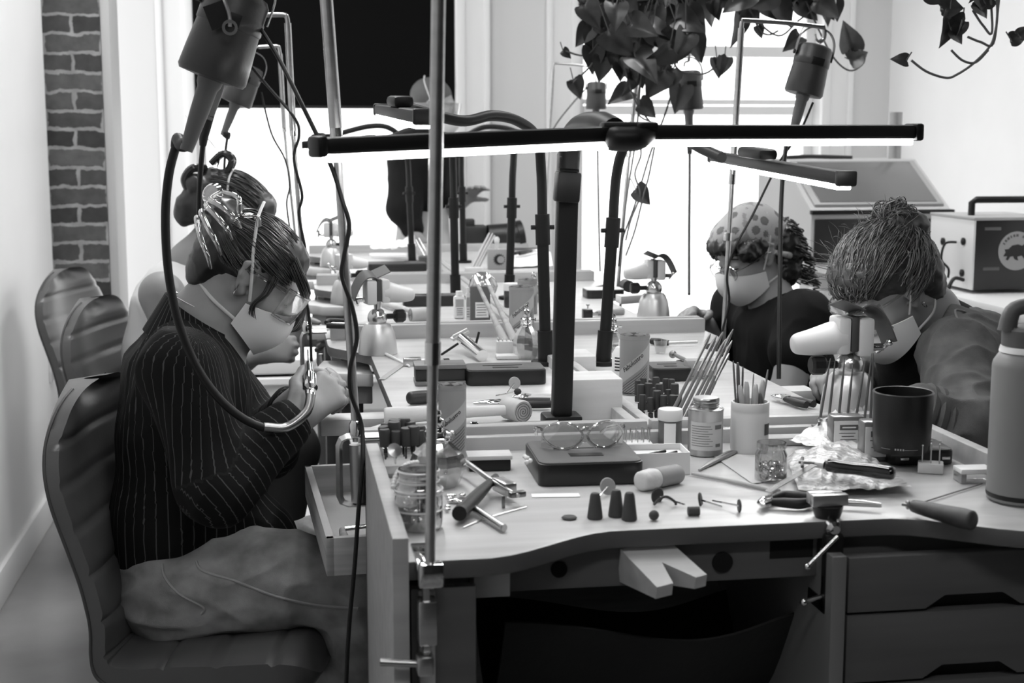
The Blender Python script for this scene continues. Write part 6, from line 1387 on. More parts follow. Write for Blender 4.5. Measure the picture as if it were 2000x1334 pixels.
for i, (ut, vt, ub, vb) in enumerate(((1622, 700, 1601, 822), (1631, 705, 1618, 824), (1650, 700, 1637, 824), (1666, 712, 1654, 824), (1690, 705, 1670, 826), (1703, 690, 1688, 824), (1706, 690, 1700, 824))):
    pb, pt = DY(ub, vb, yr), DY(ut, vt, yr + .01); d_ = (pt - pb).normalized()
    o = thing('long_bur', 'long steel bur standing in the rail behind the labelled boxes', 'bur', pb, group='long burs standing in a row', world=True)
    MB().tube([pb - d_ * .025, pb, pb.lerp(pt, .6), pt], [.0022, .0022, .0020, .0007], 8, 3).obj('shank', mat('bur_grey', .16, .35, .6), o); MB().lathe([(.0025, -.002), (.0048, 0), (.0048, .003), (.0025, .005)], pb, d_, 12).obj('ring', CHROME, o)
block(W(1655, 862, B) + V((0, .012, 0)), (.10, .022, .024), 'long dark wooden rail with steel burs standing in it', R(-2), WOOD_DK, 'bur_rail', 'rail')
block(W(1545, 872, B) + V((0, .02, 0)), (.085, .03, .012), 'flat grey drilled strip lying behind the glass jar', R(-3), CARD, 'drilled_strip', 'strip')
# --- black mug on a black scale
p = W(1800, 905, B); o = tray_case(p + V((.0, .03, 0)), .092, .085, .020, R(-4), 'black pocket scale under the black mug', False, mat('scale_top', .02, .25)); k = MB()
for x in (-.028, .032): MB().box((x, -.0435, .010), (.012, .0015, .004), .0005).obj('button', CHROME, o)
p = W(1775, 888, B + .0215); p = V((p.x, p.y + .025, B + .0215)); s = pm(p); o = thing('black_mug', 'black cup standing on the black pocket scale', 'cup', p); r_ = 58 * s; h_ = 118 * s
MB().lathe([(r_ * .88, 0), (r_ * .92, .002), (r_ * .96, h_ * .3), (r_, h_ * .98), (r_ * .985, h_), (r_ * .93, h_), (r_ * .88, h_ * .1), (0, h_ * .08)], seg=48).obj('cup_body', mat('mug_black', .007, .38), o)
MB().lathe([(r_ * .985, h_ * .985), (r_ * 1.01, h_ * .99), (r_ * .99, h_ * 1.005), (r_ * .94, h_ * 1.0)], seg=48, cap=False).obj('rim', mat('mug_rim', .05, .3), o)
k = MB(); a0 = CAM2(p); [rules_wrap(k, r_ * .945, a0 - .22 + .09 * j, a0 - .17 + .09 * j, h_ * .125, 1, .01, h_ * .03) for j in range(4)]; rules_wrap(k, r_ * .945, a0 - .75, a0 - .38, h_ * .11, 1, .01, .0006); rules_wrap(k, r_ * .945, a0 + .12, a0 + .6, h_ * .11, 1, .01, .0006); k.obj('small_print', mat('pale_ink', .35, .6), o)
# --- small white box and lid
p = W(1900, 940, B); o = thing('sample_box', 'small white box with a clear window beside the big bottle', 'box', p, R(-4)); MB().box((0, 0, .0165), (.046, .03, .007), .002).obj('lid', PLWHITE, o); MB().box((0, 0, .0065), (.044, .028, .013), .001).obj('tray', PLASTIC, o); MB().box((-.018, 0, .0065), (.007, .026, .012)).obj('side_label', CARD, o)
# --- the big bottle
p = W(1985, 985, B); s = pm(p); o = thing('water_bottle', 'large grey steel water bottle at the right edge of the picture', 'bottle', p + V((.018, .02, 0)), 0); r_ = 68 * s; h_ = 312 * s
MB().lathe([(r_ * .9, 0), (r_ * .98, .003), (r_, .010), (r_, h_ * .86), (r_ * .97, h_ * .89), (r_ * .80, h_ * .95), (r_ * .74, h_ * .96)], seg=48).obj('steel_body', mat('bottle_paint', .21, .45), o)
MB().lathe([(r_ * .78, h_ * .945), (r_ * .84, h_ * .95), (r_ * .80, h_ * .985), (r_ * .72, h_ * .99)], seg=48, cap=False).obj('neck_ring', PLWHITE, o)
MB().lathe([(r_ * .74, h_ * .985), (r_ * .78, h_ * .99), (r_ * .78, h_ * 1.09), (r_ * .70, h_ * 1.11), (0, h_ * 1.11)], seg=40).obj('lid', mat('bottle_lid', .09, .5), o)
MB().tube([(-r_ * .72, 0, h_ * 1.08), (-r_ * .5, 0, h_ * 1.22), (r_ * .5, 0, h_ * 1.22), (r_ * .72, 0, h_ * 1.08)], [.012, .010, .010, .012], 12, 6).obj('handle', mat('bottle_lid', .09, .5), o)
MB().lathe([(r_ * .99, .006), (r_ * 1.01, .008), (r_ * 1.01, .012)], seg=48, cap=False).obj('foot_ring', BLACK, o)
# --- jar of silver bits, foil bag, sheets
p = W(1505, 938, B); s = pm(p); o = thing('glass_jar', 'clear glass jar half full of silver findings, centre right', 'jar', p); r_ = 31 * s; h_ = 76 * s
MB().lathe([(r_ * .9, 0), (r_, .002), (r_, h_ * .70), (r_ * .88, h_ * .80), (r_ * .88, h_ * .84), (r_ * .92, h_ * .86), (r_ * .92, h_), (r_ * .84, h_), (r_ * .84, h_ * .82), (r_ * .95, h_ * .68), (r_ * .95, .004), (0, .003)], seg=36).obj('glass', GLASS, o); mb = MB()
for i in range(60):
    a, q = rr.random() * 6.28, math.sqrt(rr.random()) * r_ * .8; mb.lathe([(.003, -.0008), (.0045, 0), (.003, .0008), (.003, -.0008)], (q * math.cos(a), q * math.sin(a), .005 + rr.random() * h_ * .34), (rr.uniform(-1, 1), rr.uniform(-1, 1), rr.uniform(-1, 1)), 8, cap=False)
tag(mb.obj('silver_findings', CHROME, o), kind='stuff')
A_, B_, C_, D__ = W(1535, 905, B), W(1560, 975, B), W(1640, 862, B), W(1780, 968, B)
def bag(a, b):
    q = A_.lerp(B_, b).lerp(W(1690, 895, B).lerp(D__, b), a); n = mnoise.noise(V((a * 5, b * 5, 3))) ; n2 = 1 - abs(mnoise.noise(V((a * 9 + b * 4, b * 3, 7)))) * 2
    return q + V((0, 0, .009 + .006 * n * (1 - abs(2 * a - 1) ** 4) + .003 * n2 + .012 * math.sin(3.1 * a) * (1 - b) ))
one(MB().grid(bag, 40, 26, .0004), 'plastic_bag', mat('silvery_film', .42, .30, .25, var=.6, vs=(60, 160, 60), bump=.5, bs=160), 'crumpled shiny plastic bag under the black-handled screwdriver', 'bag', W(1650, 920, B), ang=25)
def bag2(a, b):
    q = W(1540, 880, B).lerp(W(1640, 905, B), b).lerp(W(1630, 850, B).lerp(W(1700, 885, B), b), a); n2 = 1 - abs(mnoise.noise(V((a * 6, b * 4 + a * 3, 17)))) * 2; return q + V((0, 0, .012 + .004 * n2 + .024 * a * (1 - b)))
one(MB().grid(bag2, 26, 20, .0004), 'wrinkled_packet', mat('silvery_white_film', .60, .35, .1, var=.3, vs=(30, 60, 30), bump=.4, bs=120), 'pale wrinkled packet leaning on the labelled boxes', 'packet', W(1620, 880, B), ang=25)
one(MB().grid(lambda a, b: W(1636, 848, B).lerp(W(1664, 892, B), b).lerp(W(1690, 830, B).lerp(W(1706, 880, B), b), a) + V((0, 0, .024 * (1 - b) + .008 + .002 * math.sin(a * 20))), 30, 6, .0005), 'metal_sheet', STEEL, 'curved brushed metal sheet propped before the labelled boxes', 'sheet', W(1670, 865, B))
one(MB().grid(lambda a, b: W(1385, 885, B + .0008).lerp(W(1470, 945, B + .0008), b).lerp(W(1480, 880, B + .001).lerp(W(1560, 930, B + .001), b), a), 6, 6, .0004), 'clear_film', mat('thin_film', .6, .12), 'flat pale film lying under the jar of silver findings', 'film', W(1470, 915, B))
# --- screwdriver, pliers, file, tweezers, sticks
zs = B + .030
o = thing('burnisher', 'tool with a glossy black handle lying across the foil bag', 'tool', W(1650, 915, zs), world=True)
gb = mat('gloss_black', .006, .08, coat=.6)
a, b_ = W(1612, 908, zs), W(1748, 925, zs)
MB().tube([a, a.lerp(b_, .04), a.lerp(b_, .15), a.lerp(b_, .45), a.lerp(b_, .75), a.lerp(b_, .95), b_], [.005, .0085, .0095, .0082, .0098, .0092, .005], 20, 5).obj('handle', gb, o)
MB().cyl(W(1595, 905, zs), a, .0060, None, 14).obj('ferrule', ALU, o); MB().cyl(W(1560, 902, zs), W(1596, 905, zs), .0024, None, 10).cyl(W(1567, 894, zs), W(1567, 912, zs), .0022, None, 8).obj('shank', DSTEEL, o)
o = thing('steel_rule', 'bright flat steel strip leaning from the pliers to the tool handle', 'rule', W(1540, 950, B), world=True)
a, b_ = W(1500, 960, B + .004), W(1590, 908, B + .030); MB().box((a + b_) / 2, ((b_ - a).length, .011, .0012), 0, ori(b_ - a)).obj('blade', mat('bright_steel', .8, .25, .8), o)
o = thing('pliers', 'black-handled cutters lying behind the little vise', 'cutters', W(1560, 975, B), world=True)
z_ = B + .008
for e in (0, 1):
    MB().tube([W(1502, 975 + 5 * e, z_), W(1530, 968 + 14 * e, z_), W(1560, 970 + 14 * e, z_), W(1582, 972 + 9 * e, z_)], [.004, .0065, .007, .006], 12).obj('grip', RUBBER, o)
    MB().tube([W(1482 + 10 * e, 982 + 6 * e, z_), W(1490, 978 + 6 * e, z_), W(1504, 974 + 6 * e, z_)], [.0025, .005, .005], 12).obj('jaw', CHROME, o)
MB().tube([W(1582, 976, z_), W(1600, 979, z_), W(1680, 983, z_), W(1722, 987, z_)], [.005, .0045, .0045, .003], 12).obj('shank', STEEL, o)
o = thing('file', 'file with a worn rounded wooden handle at the right front', 'file', W(1830, 1010, B), world=True)
z_ = B + .0125
a, b_ = W(1783, 988, z_), W(1903, 1018, z_)
MB().tube([a, a.lerp(b_, .03), a.lerp(b_, .35), a.lerp(b_, .8), a.lerp(b_, .96), b_], [.006, .0078, .0098, .0122, .0118, .006], 20, 5).obj('handle', mat('worn_handle', .055, .5, var=.4, vs=(30, 30, 30)), o)
MB().cyl(W(1762, 985, z_), a, .0022, None, 10).lathe([(.005, 0), (.006, .002), (.005, .004)], W(1770, 986, z_), (1, -.2, 0), 14).obj('ferrule', DSTEEL, o); MB().tube([W(1806, 980, B + .002), W(1850, 966, B + .002), W(1918, 945, B + .002)], .0010, 6).obj('needle', DSTEEL, o)
o = thing('tweezers', 'steel tweezers lying open before the metal can', 'tweezers', W(1400, 905, B), world=True)
for e in (0, 1): MB().tube([W(1365, 918, B + .002), W(1385, 905 + 2 * e, B + .003), W(1420, 885 + 5 * e, B + .004), W(1438, 882, B + .004)], [.0015, .0028, .003, .002], 8).obj('arm', mat('tweezer_steel', .35, .4, .8), o)
one(MB().tube([W(1352, 925, B + .003), W(1430, 940, B + .003), W(1522, 960, B + .003)], [.0022, .0028, .003], 10), 'wooden_stick', mat('bamboo', .42, .6), 'long thin wooden stick lying across the bench middle', 'stick', W(1430, 942, B))
# --- little vise on the front edge
top = W(1616, 975, ZB + .012); o = thing('edge_vise', 'small steel vise clamped on the front edge at the right', 'vise', W(1616, 1005, ZB), world=True)
yv = W(1616, 1010, ZB).y; x0, x1 = DY(1582, 970, yv).x, DY(1652, 970, yv).x; zt_ = DY(1616, 963, yv).z; zj = DY(1616, 986, yv).z; xc = (x0 + x1) / 2
MB().bb((x0, yv - .010, zj), (x1, yv + .002, zt_), .002).bb((x0 + .001, yv + .005, zj), (x1 - .001, yv + .016, zt_), .002).obj('jaws', mat('worn_jaw', .62, .3, .8), o)
MB().lathe([(.019, 0), (.017, -.010), (.012, -.022), (.0105, -.032), (.0115, -.045), (.012, -.06)], V((xc, yv, zj)), seg=24).obj('body', mat('vise_black', .02, .3, .4), o)
MB().bb((xc - .012, yv - .028, ZB - .115), (xc + .012, yv - .012, zj - .03), .004).bb((xc - .012, yv - .028, ZB - .115), (xc + .012, yv + .03, ZB - .095), .004).obj('clamp_frame', mat('vise_black', .02, .3, .4), o)
MB().lathe([(.006, 0), (.010, .004), (.010, .012), (.006, .016)], V((xc, yv - .012, zj - .020)), (0, -1, -.3), 18).obj('screw_boss', CHROME, o)
q0, q1 = V((xc, yv - .034, zj - .03)), DY(1577, 1107, yv - .04); MB().cyl(q0, q1, .0024, None, 10).ell(q1, .0042, seg=12, rings=8).obj('screw_handle', CHROME, o)
q0, q1 = DY(1610, 1163, yv - .02), DY(1570, 1176, yv - .03); MB().cyl(DY(1612, 1125, yv - .02), DY(1612, 1175, yv - .02), .0045, None, 12).cyl(q0, q1, .003, None, 10).ell(q1, .0048, seg=12, rings=8).obj('clamp_screw', CHROME, o)
# ================================================================== things on the double row
# ---------------- nearest left bench
ball_vise(W(738, 690, B), .98, R(12), 'ball vise with a pale grip and leather flap on the nearest left bench', tall=.6, hk=1.15)
p = W(860, 752, B); rz = R(-2); s = pm(p); o = thing('grooved_block', 'dark grooved wooden block left of the black case', 'block', p, rz)
MB().box((0, .022, .004), (.094, .06, .008), .001).obj('base', WOOD_DK, o); MB().box((0, .024, .020), (.092, .056, .024), .002).obj('core', mat('groove_dark', .02, .5), o); MB().box((0, .022, .035), (.096, .062, .008), .001).obj('top', mat('block_top', .14, .5, var=.3, vs=(6, 50, 50)), o)
tray_case(W(985, 745, B), .150, .085, .028, R(-2), 'black case with foam top, directly behind the rawhide mallet')
o = thing('dark_file', 'thick dark tool handle lying in front of the grooved block', 'tool', W(815, 778, B), world=True)
a, b_ = W(797, 778, B + .012), W(880, 770, B + .010); MB().tube([a, a.lerp(b_, .06), a.lerp(b_, .3), b_], [.007, .0115, .0118, .009], 18).obj('handle', mat('dark_brown_handle', .03, .4), o); MB().cyl(b_, W(905, 769, B + .010), .003, None, 10).obj('tang', STEEL, o)
mallet(W(750, 812, B + .014), W(1006, 800, B + .020), 0, .0125, .0185, 'rawhide mallet on the nearest left bench, its long pale handle to the left', hd=(.45, -1, 0), hl=.048)
plier(W(1075, 797, B), W(925, 798, B), 'black and pale handled pliers lying behind the mallet head', .012)
plier(W(1078, 788, B), W(1000, 786, B), 'grey handled pliers, farther of two behind the mallet head', .010, False)
c = W(1005, 748, B + .014); o = thing('disc_mandrel', 'tan disc on a stem leaning on the front of the foam-topped case', 'mandrel', c, world=True, group='discs on mandrels'); MB().lathe([(0, -.001), (.0105, -.001), (.0115, 0), (.0105, .001), (0, .001)], c, (.2, -1, .3), 24).obj('disc', mat('tan_disc', .30, .6), o); MB().cyl(c, W(990, 768, B + .002), .0011, None, 8).obj('stem', CHROME, o)
c = W(1011, 765, B + .007); o = thing('bristle_brush', 'tiny dark bristle brush on a stem behind the mallet', 'brush', c, world=True); MB().ell(c, (.007, .006, .006), seg=14, rings=10).obj('bristles', mat('dark_bristle', .03, .9, bump=.5, bs=900), o); MB().cyl(c, W(968, 773, B + .003), .0012, None, 8).obj('stem', CHROME, o)
# inside-ring clamp with chrome cylinder
o = thing('ring_clamp', 'polished cylinder-handled ring clamp near the middle rail', 'clamp', W(915, 690, B), world=True)
a, b_ = W(903, 662, B + .030), W(942, 695, B + .012); MB().cyl(a, b_, .0125, None, 22).obj('handle', CHROME, o); q = W(898, 655, B + .035); MB().box(q, (.040, .024, .006), .001, (0, R(-25), R(8))).box(q + V((0, -.006, .006)), (.036, .005, .006), .001, (0, R(-25), R(8))).obj('clamp_plate', mat('bright_plate', .6, .3, .6), o)
MB().box(W(878, 682, B + .012), (.045, .004, .005), .001, (0, R(-32), R(5))).obj('arm', BLACK, o); MB().box(W(932, 662, B + .028), (.005, .005, .032), .001, (0, R(15), 0)).obj('stop', BLACK, o)
o = thing('small_vise', 'tiny hand vise with a key, behind the grooved block', 'vise', W(835, 705, B), world=True)
MB().box(W(805, 706, B + .008), (.036, .02, .016), .002).obj('body', STEEL, o); MB().box(W(840, 706, B + .006), (.04, .018, .012), .004).obj('cover', mat('pale_plastic', .6, .4), o); MB().cyl(W(865, 706, B + .008), W(876, 705, B + .008), .006, None, 14).obj('nut', CHROME, o)
one(MB().box((W(745, 742, B) + W(787, 712, B)) / 2 + V((0, 0, .0008)), ((W(745, 742, B) - W(787, 712, B)).length, .012, .0012), 0, ori(W(787, 712, 0) - W(745, 742, 0))), 'steel_rule', mat('rule_steel', .5, .35, .7), 'short steel rule at the hollow edge of the nearest left bench', 'rule', W(766, 727, B))
one(MB().tube([W(742, 688, B + .004), W(755, 692, B + .004), W(800, 715, B + .003)], [.004, .003, .002], 10), 'paint_brush', PLWHITE, 'slim white brush lying before the ball vise', 'brush', W(765, 700, B))
p = W(985, 693, B); bur_block(p, .034, .026, .030, R(-3), 4, 3, .006, 'pale wooden block of small burs between brush and glass lamp', 'stubby bur in the pale block by the glass lamp', WOOD_RAW)
block(W(992, 700, B), (.050, .034, .008), 'flat wooden slab under the small bur block', R(-3), WOOD_RAW, 'wooden_slab')
bp = W(955, 690, B); 
for i, (u1, v1, u0, v0, lab) in enumerate(((928, 545, 990, 675, 'left bristle brush with a pale handle leaning across the middle rail'), (950, 548, 1006, 668, 'right bristle brush with a pale handle leaning across the middle rail'))):
    y0 = W(985, 690, B).y; a, b_ = DY(u0, v0, y0), DY(u1, v1, y0 + .22); o = thing('bench_brush', lab, 'brush', a, group='brushes leaning on the middle rail', world=True)
    MB().tube([a.lerp(b_, .25), a.lerp(b_, .5), a.lerp(b_, .8), b_], [.0075, .0055, .0045, .004], 12).obj('handle', WOOD_MID, o); MB().tube([a, a.lerp(b_, .1), a.lerp(b_, .25)], [.010, .009, .0078], 12).obj('bristles', mat('pale_bristle', .38, .9, bump=.4, bs=600), o)
    MB().cyl(a.lerp(b_, .9), b_, .0046, None, 10).obj('bright_tip', CHROME, o)
p = W(1028, 700, B); s = pm(p); spirit_lamp(p, 27 * s, 108 * s, 'small glass spirit lamp left of the thickest post, nearest bench')
p = W(1033, 668, B); s = pm(p); canister(p + V((.0, .10, 0)), 25 * s, 100 * s, 'polish canister half hidden behind the small spirit lamp')
o = thing('metal_rod', 'thin steel rod lying along the nearest rail', 'rod', W(1010, 822, ZB + .03), world=True); MB().cyl(W(930, 829, ZB + .0265), W(1090, 822, ZB + .0265), .0014, None, 8).obj('shaft', STEEL, o); MB().box(W(926, 830, ZB + .03), (.012, .008, .010), .002).obj('clip', CHROME, o)
# ---------------- nearest right bench
p = W(1241, 770, B); s = pm(p); canister(p + V((0, .01, 0)), 29 * s, 116 * s, 'polish canister in the middle, its slanting word plainly readable')
p = W(1215, 735, B); s = pm(p); o = thing('glue_bottle', 'white bottle with a striped label left of the middle canister', 'bottle', p); MB().lathe([(18 * s, 0), (20 * s, .003), (20 * s, 45 * s), (13 * s, 58 * s), (8 * s, 60 * s), (7 * s, 72 * s), (0, 73 * s)], seg=28).obj('body', PLWHITE, o); k = MB(); rules_wrap(k, 20.3 * s, CAM2(p) - .8, CAM2(p) + .9, 40 * s, 5, 6 * s, 3 * s); k.obj('label', INK, o)
p = W(1198, 700, B); s = pm(p); spirit_lamp(p, 22 * s, 88 * s, 'small glass spirit lamp peeping out behind the right lamp post')
o = thing('screwdriver', 'screwdriver with black grip lying along the middle rail at right', 'screwdriver', W(1300, 668, B), world=True); a, b_ = W(1272, 666, B + .008), W(1305, 670, B + .008); MB().tube([a, a.lerp(b_, .5), b_], [.007, .0085, .006], 14).obj('handle', RUBBER, o); MB().cyl(b_, W(1362, 668, B + .008), .0035, None, 12).obj('shaft', mat('pale_shaft', .6, .35, .5), o)
p = W(1290, 690, B); s = pm(p); o = thing('plastic_cup', 'clear little plastic cup behind the middle canister', 'cup', p); MB().lathe([(9 * s, 0), (14 * s, 26 * s), (13 * s, 26 * s), (8 * s, .001)], seg=24).obj('wall', PLASTIC, o)
tray_case(W(1305, 738, B), .075, .085, .024, R(-3), 'black case right of the middle canister, one slot open')
o = thing('wood_clamp', 'stubby wooden hand clamp with wing nuts on the right bench', 'clamp', W(1355, 715, B), world=True)
MB().box(W(1368, 718, B + .020), (.062, .028, .034), .006, (0, 0, R(-6))).obj('wood_jaw', mat('clamp_wood', .28, .5), o); MB().cyl(W(1312, 690, B + .026), W(1345, 706, B + .026), .004, None, 10).ell(W(1314, 692, B + .026), (.008, .006, .008), seg=12, rings=8).obj('wing_nut', DSTEEL, o); MB().box(W(1330, 712, B + .012), (.018, .014, .018), .003).obj('metal_jaw', DSTEEL, o)
ball_vise(W(1655, 812, B), 1.08, R(180), 'large ball vise with a pale grip right in front of the bowed head', tall=.15, hk=1.28)
plier(W(1582, 800, B), W(1508, 782, B), 'black and steel pliers lying right of the white jar', .008, True)
one(MB().cyl(W(1690, 800, B + .006), W(1712, 765, B + .006), .004, None, 10), 'chrome_rod', CHROME, 'short bright rod left of the black mug', 'rod', W(1700, 785, B))
# ---------------- middle left bench
mallet(W(745, 590, B + .010), W(826, 614, B + .0195), 0, .0085, .018, 'rawhide mallet on the middle left bench, round face toward the left', hd=(-1, -.25, 0), hl=.066)
tray_case(W(842, 596, B), .155, .06, .028, R(-1), 'black case on the middle left bench, behind the nearest pole')
o = thing('pliers', 'dark round-handled pliers lying at the left end of the middle rail', 'pliers', W(662, 632, ZB + .03), world=True)
for e in (0, 1): MB().tube([W(637, 630 + 6 * e, ZB + .036), W(645, 627 + 9 * e, ZB + .036), W(675, 628 + 9 * e, ZB + .036), W(692, 632, ZB + .036)], [.005, .007, .006, .004], 12).obj('grip', RUBBER, o)
MB().cyl(W(648, 632, ZB + .036), W(690, 633, ZB + .036), .003, None, 8).obj('jaw', STEEL, o)
for i, (u, v, w_, h_, lab) in enumerate(((897, 622, 22, 50, 'white bottle with a printed label, left of the printed pouch'), (914, 628, 9, 62, 'narrow white bottle squeezed beside the printed pouch'))):
    p = W(u, v, B); s = pm(p); o = thing('white_bottle', lab, 'bottle', p); W_ = w_ * s; MB().box((0, 0, h_ * s * .45), (W_, W_ * .7, h_ * s * .9), W_ * .2).obj('body', PLWHITE, o); MB().lathe([(W_ * .3, h_ * s * .9), (W_ * .3, h_ * s * 1.08), (0, h_ * s * 1.09)], seg=18).obj('cap', PLWHITE, o)
    k = MB(); k.box((0, -W_ * .36, h_ * s * .62), (W_ * .7, .001, h_ * s * .3)); k.obj('label', CARD, o); k = MB()
    for j in range(4): k.box((0, -W_ * .36, h_ * s * (.40 - .08 * j)), (W_ * .55, .0012, .0012))
    k.obj('label_print', INK, o)
p = W(937, 632, B); s = pm(p); o = thing('printed_pouch', 'dark printed pouch standing on the middle bench', 'pouch', p); MB().prism([(-20 * s, -.012), (20 * s, -.012), (18 * s, .012), (-18 * s, .012)], 0, 74 * s, .003).obj('pouch_body', mat('pouch_grey', .10, .45), o); k = MB(); k.box((3 * s, -.0125, 28 * s), (26 * s, .0012, 30 * s)); k.obj('label', PAPER, o); k = MB()
for j in range(5): k.box((2 * s, -.0133, (38 - 5 * j) * s), ((20 - 3 * (j % 2)) * s, .0012, .0012))
k.obj('label_print', INK, o)
o2 = thing('plastic_bag', 'puffed clear plastic bag standing behind the pouch', 'bag', W(945, 590, B)); m_ = MB(); m_.ell((0, .02, .04), (.040, .025, .042), seg=22, rings=14)
for v_ in m_.bm.verts: v_.co += v_.co.normalized() * .006 * mnoise.noise(v_.co * 60)
m_.obj('bag_film', BAGM, o2)
p = W(998, 600, B); s = pm(p); o = thing('lidded_jar', 'jar with a white cap and dark contents, middle bench', 'jar', p); MB().lathe([(13 * s, 0), (14 * s, .002), (14 * s, 34 * s), (12 * s, 36 * s)], seg=24).obj('jar_body', mat('dark_jar', .05, .2), o); MB().lathe([(14.5 * s, 33 * s), (15 * s, 34 * s), (15 * s, 47 * s), (0, 48 * s)], seg=24).obj('cap', PLWHITE, o)
p = W(1030, 640, B); s = pm(p); canister(W(1030, 612, B), 21 * s, 72 * s, 'farthest polish canister, on the middle bench behind the lamps'); spirit_lamp(W(1042, 590, B), .030, .085, 'far glass spirit lamp on the middle bench'); 
def crum(a, b): q = W(1010, 578, B).lerp(W(1018, 592, B), b).lerp(W(1052, 570, B).lerp(W(1055, 592, B), b), a); return q + V((0, 0, .02 + .015 * mnoise.noise(V((a * 6, b * 6, 1)))))
one(MB().grid(crum, 18, 12, .0004), 'foil_sheet', mat('silvery_film', .5), 'crumpled bright foil between the far lamp posts', 'foil', W(1035, 582, B), ang=20)
block(W(1130, 718, B) - V((0, 0, 0)), (.05, .1, .03), 'pale wooden box behind the large wooden block', 0, WOOD_RAW)
# ---------------- middle right bench
ball_vise(W(1276, 622, B), .98, R(180), 'ball vise with curled leather on the middle right bench', tall=.35, hk=1.1)
o = block(W(1147, 622, B), (.024, .024, .024), 'small black steel cube on the middle right bench', 0, mat('steel_cube', .01, .3), 'dapping_cube', 'cube')
one(MB().cyl(W(1148, 605, B + .02), W(1148, 597, B + .03), .0015).lathe([(.004, 0), (.006, .004), (0, .006)], W(1148, 597, B + .03), seg=12), 'tiny_punch', STEEL, 'tiny punch standing on the small black steel cube', 'punch', W(1148, 605, B + .024))
o = thing('chasing_hammer', 'wooden-handled tool lying behind the small black cube', 'hammer', W(1190, 612, B), world=True); MB().tube([W(1162, 612, B + .008), W(1185, 610, B + .008), W(1218, 608, B + .009)], [.006, .008, .009], 12).obj('handle', WOOD_MID, o); MB().box(W(1160, 612, B + .01), (.02, .012, .012), .003).obj('head', STEEL, o)
tray_case(W(1178, 580, B), .11, .08, .024, 0, 'black edged case with a pale top on the middle right bench', False, mat('pale_case_top', .6, .4))
o = MB().prism([(-.035, -.03), (.035, 0), (.035, .02), (-.035, .035)], 0, .022, .001).obj('wooden_wedge', WOOD_RAW, at=(0, 0, 0)); o.location = W(1232, 592, B); tag(o, 'pale wooden wedge left of the curled-leather vise', 'wedge')
o = thing('black_can', 'dark round tin at the back of the middle right bench', 'tin', W(1225, 570, B)); MB().cyl((0, -.02, .018), (0, .03, .018), .018, None, 24).obj('tin_body', mat('dark_tin', .04, .4), o)
# ---------------- farthest benches
ball_vise(W(648, 520, B), .98, R(-5), 'pale ball vise on the farthest left bench, white against the window', tall=.5, hk=1.1)
ball_vise(W(674, 592, B), .95, R(20), 'ball vise half hidden by the wound pole on the middle left bench', shield=False, tall=.2)
tray_case(W(775, 528, B), .20, .10, .026, 0, 'black case under the papers on the farthest left bench')
for i, (u, v, w_, rz_, lab) in enumerate(((760, 516, .13, 8, 'lowest pale booklet on the farthest left bench'), (752, 508, .10, -12, 'folded pale paper on top of the far booklet'), (790, 512, .09, 30, 'crumpled pale paper right of the far booklet'))):
    p = W(u, v, B) + V((0, .06, .028 + .012 * i)); one(MB().grid(lambda a, b: p + V(((a - .5) * w_, (b - .5) * .09, .004 + .012 * i * mnoise.noise(V((a * 3, b * 3, i))) + .02 * i * a * b)), 10, 8, .008 if i == 0 else .001), 'paper', PAPER, lab, 'paper', p)
p = W(832, 525, B); s = pm(p); o = thing('dark_tub', 'small dark ribbed tub beside the far paper pile', 'tub', p); MB().lathe([(14 * s, 0), (15 * s, .002), (15 * s, 24 * s), (14 * s, 25 * s), (12 * s, 25 * s), (12 * s, .005)], seg=14).obj('tub_wall', mat('tub_grey', .08, .5), o, ang=15)
for i, (u0, v0, u1, v1) in enumerate(((840, 522, 812, 468), (846, 520, 818, 465), (835, 522, 838, 430))):
    y0 = W(835, 522, B).y; a, b_ = DY(u0, v0, y0), DY(u1, v1, y0 + .05); one(MB().tube([a, a.lerp(b_, .6), b_], [.004, .0035, .002], 8), 'needle_file', STEEL, 'slim bright file standing in the dark ribbed tub', 'file', a, 'files in the far tub')
p = W(945, 490, B) + V((0, .02, 0)); s = pm(p)
o = thing('camera', 'black camera lying on its base at the far end of the benches', 'camera', p); blk = mat('camera_black', .008, .4)
MB().box((-18 * s, 0, 26 * s), (50 * s, .06, 48 * s), .012).obj('camera_body', blk, o); MB().box((-28 * s, 0, 55 * s), (22 * s, .04, 14 * s), .006).obj('finder', blk, o); MB().cyl((8 * s, 0, 28 * s), (68 * s, .01, 28 * s), 22 * s, 26 * s, 30).cyl((66 * s, .01, 28 * s), (78 * s, .012, 30 * s), 29 * s, 29 * s, 30).obj('lens', blk, o)
p = W(972, 527, B); s = pm(p); o = thing('brush_block', 'grey block with a dark sunburst mark on the farthest bench', 'block', p, R(-2)); MB().box((0, .02, 20 * s), (36 * s, .04, 40 * s), .002).obj('wood_body', mat('grey_block', .28, .6), o); k = MB(); out = []
for j in range(32): a = j * 6.283 / 32; r2 = (9 if j % 2 else 12.5) * s; out.append((r2 * math.cos(a), r2 * math.sin(a)))
k.prism(out, 0, .0006, 0, Matrix.Translation((3 * s, -.0003, 20 * s)) @ Matrix.Rotation(R(90), 4, 'X')); k.obj('sunburst', BLACK, o); k = MB(); k.lathe([(0, 0), (7 * s, 0), (7 * s, .0004)], (6 * s, -.0010, 20 * s), (0, -1, 0), 20); k.obj('sun_face', mat('grey_block', .28), o)
o = one(MB().lathe([(.006, 0), (.006, .02), (.009, .022), (.010, .034), (.005, .042), (0, .043)], p + V((0, .02, 40 * s)), seg=16), 'chess_pawn', mat('pale_knob', .6, .3), 'small pale knob standing on the sunburst block', 'knob', p + V((0, .02, 40 * s)))
